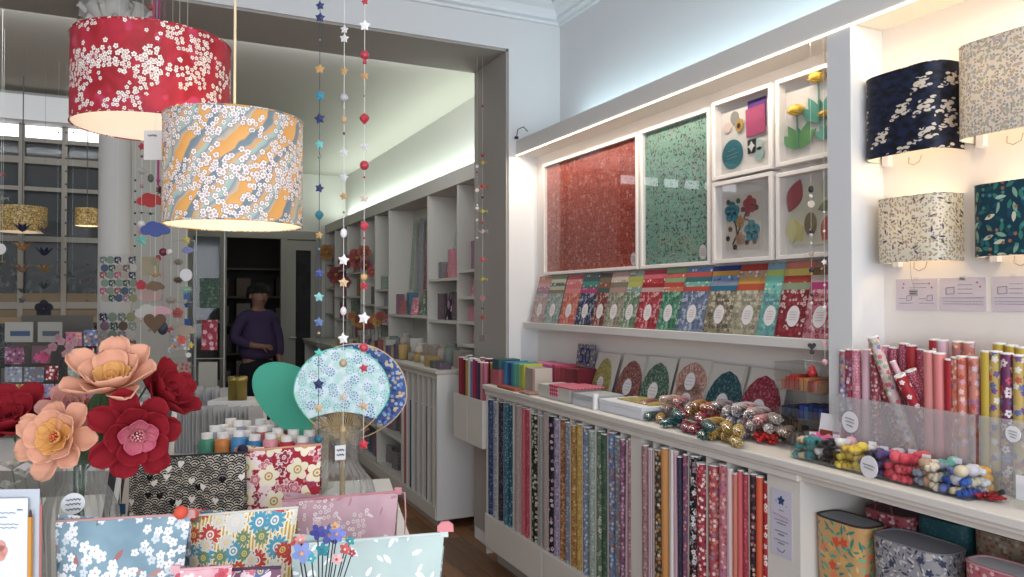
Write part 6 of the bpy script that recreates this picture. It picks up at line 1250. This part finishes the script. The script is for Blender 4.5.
def peony(label, px, py, d, axis, R, outer, inner, cm, nout=7, nin=5, open_=1.15, openi=.6, group='paper peonies in the vase', stem=True, wout=1.0):
    p = PD(px, py, d); t = thing('paper_peony', label, 'paper flower', tuple(p), 0, group)
    ax = (RT*axis[0]+UP*axis[1]-FW*axis[2]).normalized(); t.rotation_mode = 'QUATERNION'; t.rotation_quaternion = ax.to_track_quat('Z', 'Y')
    for k in range(nout): petal(t, 'petal', outer, k*2*pi/nout+rnd.uniform(-.15, .15), open_+rnd.uniform(-.15, .15), R*rnd.uniform(1.12, 1.38), R*.72*wout, -.75, curl=.12)
    for k in range(nout-2): petal(t, 'petal', outer, (k+.5)*2*pi/(nout-2)+rnd.uniform(-.1, .1), open_*.70+rnd.uniform(-.08, .08), R*.96, R*.80*wout, -.8)
    for k in range(nin): petal(t, 'inner_petal', inner, k*2*pi/nin+.4+rnd.uniform(-.2, .2), openi+rnd.uniform(-.1, .1), R*.66, R*.50, -.7)
    for k in range(nin-2): petal(t, 'inner_petal', inner, k*2*pi/(nin-2), openi*.5, R*.46, R*.36, -.5)
    m = MB()
    for k in range(14): a = k*2.4; rr = R*.16*sqrt(k/14); m.tube([(rr*.3*cos(a), rr*.3*sin(a), 0), (rr*cos(a), rr*sin(a), R*.34)], [.0008, .0016], 4)
    m.build('stamens', cm, t); MB().sph((0, 0, -.002), R*.10, 8, 6).build('calyx', GRN, t)
    if stem:
        q = t.rotation_quaternion.inverted(); tip = Vector((lv[0], lv[1], ZE+.02))+Vector((rnd.uniform(-.02, .02), rnd.uniform(-.02, .02), 0)); neck = Vector((lv[0], lv[1], ZE+.245))+Vector((rnd.uniform(-.02, .02), rnd.uniform(-.02, .02), 0))
        P0 = Vector((0, 0, 0)); P1 = Vector((0, 0, -.03)); P2 = q @ (neck-p); P3 = q @ (tip-p); MB().tube([P0, P1, P1*.4+P2*.6, P2, P3], .0024, 6).build('stem', GRN, t)
    return t
peony('large peach paper peony rising above the others, side view', 114, 388, 1.17, (.12, .84, .52), .062, PEA, PEY, plain('#e8a030'), 7, 5, 1.05, .7)
peony('peach paper peony with golden heart facing the viewer at left', 60, 438, 1.13, (.0, .30, .95), .050, PEA, PEY, ORC, 7, 6, 1.45, .95)
peony('salmon pink paper peony half hidden behind the peach ones', 70, 408, 1.24, (.3, .5, .75), .038, SAL, SAL, plain('#b070a0'), 6, 4, 1.2, .6)
peony('dark red paper peony at the left picture edge', 12, 428, 1.22, (.15, .75, .5), .062, DRD, DRD, plain('#5c0814'), 6, 4, 1.05, .5)
peony('dark red paper peony turned to the right with green sepals showing', 158, 400, 1.24, (.75, .55, .1), .056, DRD, DRD, plain('#5c0814'), 6, 4, 1.0, .45)
peony('dark red paper peony with a bright pink heart', 137, 434, 1.14, (.50, -.05, .85), .054, DRD, PKC, plain('#d88c8c'), 7, 5, 1.45, .85)
for px, py, d, ax in ((97, 410, 1.2, .4), (103, 430, 1.2, -.3), (88, 452, 1.22, .9)):
    p = PD(px, py, d); t = thing('paper_leaf', {97: 'upper', 103: 'middle', 88: 'lowest'}[px]+' green paper leaf among the peony stems', 'paper leaf', tuple(p), FACECAM, 'green paper leaves in the vase'); t.rotation_euler = (.3, ax, FACECAM)
    MB().grid(lambda u, v: ((u-.5)*.036*sin(pi*(v*.9+.05)), .004*(2*u-1)**2, (v-.5)*.075), 6, 8).build('blade', GRN, t, solid=.0008); MB().tube([(0, -.001, -.04), (0, -.001, .03)], .0009, 4).build('midrib', plain('#50704a'), t)
p = PD(152, 372, 1.3); t = thing('paper_bud', 'small red paper bud behind the right hand dark peony', 'paper flower', tuple(p)); MB().sph((0, 0, 0), .011, 10, 8, 1.3).build('bud', DRD, t); MB().tube([(0, 0, -.01), (-.04, .0, -.08), (lv[0]-p.x, lv[1]-p.y, ZE+.2-p.z)], .0018, 5).build('stem', GRN, t)
for i, (px, py) in enumerate(((12, 470), (25, 478), (8, 490), (35, 466))):
    p = PD(px, py, 1.45); t = thing('dried_sprig', ['pale dried sprig left of the peony vase, second from left', 'pale dried sprig left of the peony vase, third from left', 'pale dried sprig at the very left picture edge', 'pale dried sprig closest to the peony vase'][i], 'sprig', tuple(p), 0, 'pale sprigs at the left')
    for k in range(4): petal(t, 'leaf', plain('#a8a49a'), k*1.5+i, 1.0, .026, .014, .3)
    MB().tube([(0, 0, 0), (.01, .01, -.06), (.015, .02, ZE-p.z+.003)], .0012, 4).build('stem', plain('#6c6458'), t)
# ------------------------------------------------------------------ sprig of little flowers in front
t = thing('wire_flower_sprig', 'bunch of small blue, coral and teal flowers on dark wire stems', 'paper flowers', at_table(315, 577, 1.0, ZE), FACECAM)
sc_ = 1/F
def lf(px, py): return ((px-315)*sc_, 0, CZ-(py-300)*sc_-ZE)
for i, (px, py, r, c, cc2) in enumerate(((330, 535, 11, '#5c68b4', '#c88c7c'), (339, 531, 9, '#6c78c0', '#c88c7c'), (307, 547, 11, '#7888c0', '#d09470'), (297, 543, 7, '#c84844', '#e0b8a8'), (303, 537, 6, '#d88c84', '#e8d0c0'), (327, 544, 7, '#1f7c88', '#1f7c88'), (345, 549, 6, '#c8504c', '#e8c8c0'), (339, 556, 6, '#d8a4a0', '#b83c44'), (322, 527, 8, '#3c3c88', '#3c3c88'), (350, 541, 5, '#2c8c8c', '#c8d0d0'), (337, 524, 5, '#c89860', '#b86c4c'), (316, 552, 5, '#2c98a0', '#e0e0e0'), (352, 553, 4, '#a82c3c', '#e0c0c0'))):
    x, y_, z = lf(px, py); rr = r*sc_; m = MB(); y_ = -.012*(i % 3)
    nm = 'flower'
    for k in range(5): a = pi/2+k*2*pi/5+i; m.at((x+.52*rr*cos(a), y_, z+.52*rr*sin(a)), rx=pi/2-.25, ry=-(a-pi/2)).poly(ell(.34*rr, .5*rr, 10), -.0006, .0006)
    h = m.build(nm, plain(c, .6), t); MB().sph((x, y_-.002, z), rr*.22, 8, 6).build('flower_centre', plain(cc2, .6), h)
    MB().tube([(x, y_+.001, z), (x*.5, .004, z*.55), ((i-6)*.0015, .006, .0)], .0010, 4).build('stem', plain('#2f2a30'), t)
for i in range(7): x = (-24+i*8)*sc_; MB().tube([(x*.2, .01, 0), (x*.6, .012, .05), (x*1.3, .014, .105)], .0011, 4).build('stem', plain('#2f2a30'), t)
g = MB().at((-.026, -.02, .025), ry=.25).box(-.008, .008, -.0005, .0005, -.035, .02).build('price_tag', M_WHT, t)
# ------------------------------------------------------------------ sign holder at left
t = thing('sign_holder', 'clear acrylic stand with a printed white sheet at the left edge', 'sign holder', at_table(13, 520, 1.08), FACECAM+.05)
zt_ = PD(13, 490, 1.08).z-ZE
for k in range(3): MB().box(-.12, .040, .004+.010*k, .0055+.010*k, 0, zt_+.010*(k)).build('acrylic_sheet', M_ACR, t)
MB().box(-.12, .014+.006, .0, .001, 0, zt_-.012).build('printed_sheet', plain('#dfe3ec', .6), t); MB().box(-.12, .032, .0075, .0085, 0, zt_-.001).build('card_behind', plain('#cfd0d8', .6), t)
MB().box(.022, .0265, -.003, .002, 0, zt_-.038).build('pencil', plain('#d08c1c', .5), t); MB().cyl((.0243, -.0005, zt_-.038), (.0243, -.0005, zt_-.028), .0024, .0008, 6).build('pencil_tip', plain('#4c3020'), t); MB().box(.033, .036, .006, .0075, 0, zt_-.022).build('coral_strip', plain('#c87068'), t)
q = MB()
for z, a, b_ in ((.028, -.05, .004), (.034, -.05, -.008), (.044, -.05, .008), (.049, -.05, .006), (.024, .006, .014)): scrawl(q, a, b_, zt_-z-.004, .0008, y=-.0012, k=7, r=.00045)
q.build('printing', plain('#5c6078'), t)
m = MB()
for k in range(7): a = k*.9; m.at((-.022+.008*cos(a), -.0012, zt_-.085+.009*sin(a)), rx=pi/2).poly(ell(.008, .008, 10), -.0003, .0003)
m.build('printed_flower', plain('#dc9484'), t)
# small blue hanging tag under the red peony
t = thing('blue_tag', 'little blue square tag hanging beside the vase', 'tag', tuple(PD(120, 509, 1.3)), FACECAM); MB().box(-.009, .009, -.001, .001, -.009, .009).build('tag', plain('#1f4c6c'), t); MB().tube([(0, 0, .009), (.001, 0, .10)], .0006, 4).build('thread', M_TH, t)
# ------------------------------------------------------------------ paint bottles in a clear box
bx = at_table(264, 440, 1.92); t = thing('bottle_box', 'clear box packed with white capped paint bottles', 'acrylic box', bx, FACECAM-.12)
W = .29; MB().box(-W/2, W/2, -.07, .10, 0, .003).build('base', M_ACR, t); MB().box(-W/2, W/2, -.0725, -.07, 0, .135).box(-W/2, W/2, .10, .1025, 0, .135).build('long_wall', M_ACR, t)
for s_ in (-1, 1): MB().box(s_*W/2-.0012, s_*W/2+.0012, -.07, .10, .003, .135).build('end_wall', M_ACR, t)
bcs = [('#3c8c70', 'green'), ('#d0a824', 'yellow'), ('#cc7c2c', 'orange'), ('#3c84b8', 'blue'), ('#2c70a8', 'deep blue'), ('#d88c94', 'pink'), ('#b01c24', 'red'), ('#cc8088', 'rose'), ('#e0a488', 'peach'), ('#b81c20', 'scarlet'), ('#d8b41c', 'bright yellow')]
R3 = Matrix.Rotation(FACECAM-.12, 4, 'Z')
for row in range(4):
    for k in range(7):
        c, nm = bcs[(k+(0 if row == 0 else row*3+1)) % 11] if row else bcs[k+1 if k else 0]; r = .0192
        if row: c, nm = [('#b8b4b0', 'grey'), ('#8890a8', 'slate'), ('#c8c4c0', 'white'), ('#e0c890', 'cream'), ('#a04850', 'brick red'), ('#5c84a8', 'steel blue')][(k*5+row) % 6]
        q = R3 @ Vector((-W/2+.022+k*.041, -.052+row*.040, .004)); bt = thing('paint_bottle', f'{nm} paint bottle with white cap, {ORD[k]} in the {["front", "second", "third", "rear"][row]} row of the box', 'paint bottle', (bx[0]+q.x, bx[1]+q.y, bx[2]+q.z), 0, 'paint bottles in the clear box')
        h = .138+.006*row+rnd.uniform(-.008, .008); MB().lathe([(.0005, 0), (r, 0), (r, h), (r*.8, h+.006), (.0005, h+.006)], n=12).build('bottle', plain(c, .4), bt); MB().cyl((0, 0, h+.0065), (0, 0, h+.020), r*.72, n=12).build('cap', plain('#e8e6e4', .5), bt)
# ------------------------------------------------------------------ paper strips standing between vase and wave pouch
for i in range(11):
    a = PD(104+i*6, 540, 1.62+i*.004); b = PD(124+i*5, 402+7*(i % 3), 1.72); L = (b-a).length; a.z = ZE+.002
    c, nm = [('#1c1c20', 'black'), ('#c8c4be', 'white'), ('#2c2a2c', 'charcoal'), ('#a89c90', 'beige'), ('#18181c', 'inky black'), ('#7c6c64', 'brown'), ('#b8b8bc', 'silver grey'), ('#24242a', 'dark grey'), ('#98948e', 'grey'), ('#3c3634', 'umber'), ('#bcb4ac', 'ivory')][i]
    o = MB().box(-.0075, .0075, -.002, .002, 0, (b-a).length).build('paper_strip', plain(c, .5), bevel=.0005); o.location = a; o.rotation_mode = 'QUATERNION'; o.rotation_quaternion = (b-a).to_track_quat('Z', 'Y'); tag(o, f'{nm} paper strip leaning behind the peony vase', 'paper strip', 'paper strips leaning behind the vase')
# ------------------------------------------------------------------ second table with packets and racks
Z2 = .93; c2 = PD(150, 400, 2.95)
t = thing('side_table', 'white table behind the foreground display carrying packets and racks', 'table', (c2.x, c2.y, 0), FACECAM)
MB().box(-.95, .42, -.40, .50, Z2-.03, Z2).build('tabletop', M_SHELF, t, bevel=.003)
for x in (-.9, .37):
    for y_ in (-.35, .45): MB().box(x-.02, x+.02, y_-.02, y_+.02, 0, Z2-.03).build('leg', M_SHELF, t)
RF = Matrix.Rotation(FACECAM, 4, 'Z')
def T2(px, d, z=None): p = PD(px, 400, d); return (p.x, p.y, Z2+.0008 if z is None else z)
M_PKT = clear('#e0e0de', .6, .35, 'packet_film', .25)
k_ = 0
for rowi, (p0, p1, d, h, nn) in enumerate(((178, 262, 2.72, .165, 26), (120, 176, 2.78, .20, 14), (150, 232, 3.0, .20, 22))):
    for k in range(nn):
        px = p0+(p1-p0)*k/nn; loc = T2(px, d); t = thing('packet', f'clear grey packet standing in the {["front right", "left", "rear"][rowi]} row on the side table', 'packet', loc, FACECAM+.9, f'clear packets in the {["front right", "left", "rear"][rowi]} row'); t.rotation_euler = (rnd.uniform(-.12, .02), 0, FACECAM+1.15)
        MB().box(-.035, .035, -.0012, .0012, 0, h*rnd.uniform(.9, 1)).build('sleeve', M_PKT, t); MB().box(-.030, .030, -.0006, .0006, .002, h*.8).build('insert', plain(['#8c8880', '#a8a49c', '#6c6864', '#9c8c84'][k % 4]), t)
# wire rack with hanging packs
def rack(label, px, d, packs_, hz, w_=.09):
    p = PD(px, 300, d); t = thing('wire_rack', label, 'wire rack', (p.x, p.y, Z2+.001), FACECAM)
    mt = plain('#a8a8a4', .4, .5, .4)
    for s_ in (-1, 1): MB().cyl((s_*w_/2, .012, 0), (s_*w_/2, .012, hz), .0022, n=6).build('post', mt, t)
    for z in (.02, hz*.35, hz*.68, hz): MB().cyl((-w_/2, .012, z), (w_/2, .012, z), .0018, n=6).build('rail', mt, t)
    for (x0, y0_, x1, y1_, pm, nm) in packs_:
        a = PD(x0, y1_, d-.02); b = PD(x1, y0_, d-.02); ww_ = (x1-x0)/F*d; m = (a+b)/2
        q = thing('paper_pack', nm, 'paper pack', (m.x, m.y, a.z), FACECAM, 'packs on the wire racks'); h = b.z-a.z
        MB().box(-ww_/2, ww_/2, -.004, .004, 0, h).build('pack', pm, q); MB().box(-ww_/2-.003, ww_/2+.003, -.0055, .0055, -.002, h+.02).build('wrapper', M_CEL, q)
rack('wire rack with patterned packs beside the doorway', 209, 3.1, [(200, 278, 219, 308, PP['deepgreen'], 'grey green sprigged pack high on the wire rack'), (202, 320, 217, 350, P('rackred', '#a0283c', ('f', 30, .42, ['#c87888', '#7c1828', '#e0b0b8'], None, .9)), 'red blossom pack in the middle of the wire rack'), (199, 362, 217, 392, plain('#a8a294'), 'beige pack low on the wire rack')], .86, .115)
rack('wire rack with small colourful packs left of the doorway rack', 181, 3.1, [(171, 330, 190, 350, P('rackmix', '#a8a09c', ('f', 40, .42, ['#c05c50', '#d8c050', '#7c8ca8', '#e0dcd8'], None, .9)), 'multicoloured pack on the left wire rack'), (170, 362, 191, 386, P('rackmix2', '#a89488', ('f', 40, .42, ['#b04848', '#c8b078', '#5c5c60'], None, .9)), 'brown and red pack low on the left wire rack')], .78, .10)
for i, (px, c) in enumerate(((234, 'olive gold'), (241, 'brass'))):
    o = MB().lathe([(.0005, 0), (.022, 0), (.022, .07), (.0235, .072), (.0235, .088), (.0005, .088)], n=18).build('tin', plain('#8c7c30' if i == 0 else '#a08c3c', .35, .5, .6)); p = PD(px, 398, 2.9); o.location = (p.x, p.y, 1.092); tag(o, f'small {c} tin on the stepped block of the side table', 'tin', 'tins on the side table')
o = MB().box(-.09, .09, -.07, .07, 0, .16).build('display_block', M_SHELF, bevel=.002); p = PD(238, 398, 2.94); o.location = (p.x, p.y, Z2+.001); o.rotation_euler = (0, 0, FACECAM); tag(o, 'white block on the side table carrying two small tins', 'block')
# card rack at left
p = PD(42, 350, 3.0); cr = thing('card_rack', 'grey white stepped card rack below the street windows', 'card rack', (p.x, p.y, Z2+.001), FACECAM)
for k in range(4): MB().box(-.20, .24 if k < 2 else .10, .06*k, .06*k+.004, 0, .16+.105*k).build('panel', plain('#615d56'), cr); MB().box(-.20, .24, .06*k-.03, .06*k, .04+.105*k, .045+.105*k).build('ledge', plain('#787268'), cr)
cards = [(5, 322, 33, 342, 'grey white card with a blue band', '#9a9890', '#3c5470'), (38, 322, 62, 342, 'grey card with a slate band', '#94928a', '#4c5460'), (5, 347, 24, 364, 'pink blossom card', 'plum', 0), (32, 346, 50, 363, 'magenta flower card', 'magf', 0), (5, 367, 22, 382, 'blue grey swirl card', 'greyblue', 0), (24, 367, 44, 382, 'slate swirl card', 'slateflower', 0), (66, 332, 82, 346, 'rose patterned card', 'pinkmulti', 0), (84, 330, 98, 346, 'teal and red striped card', 'multi', 0), (68, 348, 80, 380, 'green striped card', 'sage', 0), (46, 366, 58, 380, 'muted red card', 'redink', 0), (5, 384, 30, 398, 'brown floral card', 'autumn', 0), (34, 384, 60, 398, 'lilac card', 'lilac', 0)]
for r_i, (ya_, yb_) in enumerate(((348, 364), (367, 382), (384, 400))):
    for c_i in range(4): cards.append((84+c_i*13, ya_, 94+c_i*13, yb_, ['rose', 'dark', 'pale', 'green'][c_i]+[' upper', ' middle', ' lower'][r_i]+' blossom card right of centre', ['redink', 'inkflower', 'pinkmulti', 'greencream'][(c_i+r_i) % 4], 0))
P('magf', '#6c5058', ('f', 18, .45, ['#c04878', '#b03c6c'], None, .9))
for i, (x0, y0_, x1, y1_, nm, k, b2) in enumerate(cards):
    d = 2.93+.0*i; a = PD((x0+x1)/2, y1_, d); w_ = (x1-x0)/F*d; h = (y1_-y0_)/F*d; q = thing('greeting_card', nm+' on the stepped rack', 'greeting card', tuple(a), FACECAM, 'greeting cards on the stepped rack')
    MB().box(-w_/2, w_/2, -.002, .002, 0, h).build('card', PP[k] if k in PP else plain(k), q)
    if b2: MB().box(-w_*.3, w_*.4, -.003, -.002, h*.3, h*.55).build('band', plain(b2), q)
# blossom branch figure
p = PD(61, 375, 2.75); t = thing('blossom_branch', 'little branch with pink blossoms on crossed dark legs', 'ornament', (p.x, p.y, Z2+.001), FACECAM); h0 = p.z-Z2
for s_ in (-1, 1): MB().tube([(s_*.03, 0, 0), (s_*.022, 0, h0), (0, 0, h0+.04), (-s_*.015, 0, h0+.09)], .0025, 5).build('leg', plain('#34282c'), t)
for i, (dx, dz, r) in enumerate(((-.03, .10, .018), (.0, .12, .016), (.03, .10, .018), (-.05, .08, .015), (.05, .12, .014), (.015, .075, .014), (-.012, .135, .013), (-.06, .065, .02))): gitem(t, 'blossom', dx, h0+dz, r, ['#b88890', '#a87480', '#c03c6c'][0 if i % 3 else 1] if i != 7 else '#c03c6c')
# ------------------------------------------------------------------ round pocket mirrors in front of the column
p = PD(117, 300, 3.35); t = thing('badge_panel', 'clear hanging panel in front of the column carrying round badges', 'display panel', (p.x, p.y, PD(117, 362, 3.35).z), FACECAM)
Hp = PD(117, 254, 3.35).z-t.location.z; MB().box(-.080, .080, 0, .002, 0, Hp).build('panel', M_ACR, t); MB().cyl((0, .001, Hp), (0, .001, 2.9-t.location.z), .0008, n=5).build('thread', M_TH, t)
bcl = ['#5c7468', '#8c6c7c', '#787c84', '#a89c8c', '#3c4454', '#7c8c7c', '#946874', '#4c5c70', '#a8a49c', '#6c5448', '#24304c', '#8c8c60', '#a8506c', '#2c5448', '#8c4c4c', '#b8b0a8']; bn = ['green grey', 'mauve', 'grey', 'beige', 'slate', 'sage', 'rose', 'steel', 'white', 'brown', 'navy', 'olive', 'pink', 'dark green', 'brick', 'ivory']
rws = [260, 268, 275, 283, 291, 298, 317, 326, 335, 344, 353]
for ri, py in enumerate(rws):
    for ci in range(4 if ri > 5 else 5):
        px = (103.5 + ci*(9.2 if ri > 5 else 7.2)+(ri % 2)*1.5); k = (ri*7+ci*5+ri*ci) % 16; a = PD(px, py, 3.335); r = (4.6 if ri > 5 else 3.9)/F*3.335
        o = MB().at(rx=pi/2).poly(ell(r, r, 18), 0, .004).build('round_badge', plain(bcl[k], .3) if (ri+ci) % 2 else paper('print_badge_%d_%d' % (ri, ci), bcl[k], ('f', 95, .44, ['#b8a8a0', '#c88c94', '#d0ccc4'], '#403840', .7))); o.location = a; o.rotation_euler = (0, 0, FACECAM)
        tag(o, f'{bn[k]} round badge, {ORD[ci]} from left in the {ORD[ri]} row of the panel', 'badge', 'round badges before the column')
# ------------------------------------------------------------------ cluster of hanging ornaments
garland('string with a red star, white pompom, teal star and pink beads', 141, 2.90, 2.6, [('star', 146, 4.5, '#b8182c'), ('bead', 156, 1.5, '#8c2c34'), ('pompom', 171, 5, '#b8b4ac'), ('bead', 186, 2, '#a87c78'), ('crane', 213, 4, '#3c3c48'), ('bead', 224, 3.6, '#dcd8d8'), ('bead', 231, 3.2, '#c88c98'), ('star', 240, 6.5, '#68b8a8'), ('blossom', 285, 5.5, '#b82030'), ('bead', 300, 1.5, '#a8a098'), ('bead', 320, 2, '#b89890'), ('heart', 348, 3, '#a87078'), ('gem', 356, 3, '#c8c8cc')])
garland('string with a red paper cloud and a green leaf shape', 150, 2.90, 2.7, [('pompom', 6, 4.5, '#a84848'), ('pompom', 17, 4, '#b85848'), ('oval', 153, 4, '#6c8060'), ('oval', 178, 3, '#5c6054'), ('cloud', 200, 13, '#b81c18'), ('crane', 214, 5, '#2c2c34'), ('square', 266, 8.5, '#948a68'), ('cloud', 296, 12, '#a88880'), ('cloud', 312, 14, '#b8b4ac'), ('bead', 330, 1.6, '#807870')])
garland('string with a blue paper cloud and a brown bird', 155, 2.90, 2.5, [('cloud', 229, 14, '#3f5298'), ('blossom', 262, 5, '#8c8468'), ('crane', 276, 8, '#a8743c'), ('cloud', 286, 9, '#6c5438'), ('heart', 322, 11, '#5c4024')])
garland('string with dark maroon ball, red beads and a pink cloud', 163, 2.90, 2.65, [('pompom', 190, 8, '#5c1428'), ('crane', 212, 4, '#24242c'), ('cloud', 231, 6, '#8c2028'), ('bead', 252, 4, '#6c1c34'), ('bead', 252, 3, '#d8c8c8', 6), ('bead', 258, 3, '#942838', -5), ('cloud', 311, 9, '#c898a0'), ('oval', 328, 5, '#2c3048')], plain('#b03880'))
garland('string with a white round mirror disc and a yellow star', 186, 2.90, 2.75, [('star', 240, 5, '#c8b45c'), ('cloud', 250, 6, '#7c84b4', 2), ('disc', 275, 6.2, '#dcd8d8'), ('pompom', 290, 6.5, '#8cac98'), ('cloud', 330, 10, '#a89880'), ('blossom', 340, 5, '#d85848', -4), ('star', 345, 4, '#c8b048', 5), ('disc', 355, 2.5, '#d8d4d0', 3)])
garland('string with coral blossom and small navy charms', 178, 2.90, 2.75, [('pompom', 262, 5, '#84786c'), ('pompom', 280, 5, '#5c4c38'), ('blossom', 313, 6, '#b85850'), ('star', 305, 3.5, '#1c3c78', 9), ('square', 322, 3, '#1c4480', 10), ('square', 296, 3, '#2c5c94', 9)])
garland('magenta ribbon string hanging behind the red lamp', 157.5, 2.90, 2.9, [('bead', 180, 2, '#b02c74')], plain('#b02c74'), tr=.004, ybot=185)
garland('plain white thread string right of the red lamp ornaments', 171, 2.90, 3.1, [('pompom', 300, 6, '#a89c90'), ('star', 330, 4, '#b83c34'), ('gem', 350, 3, '#c8c8cc')])
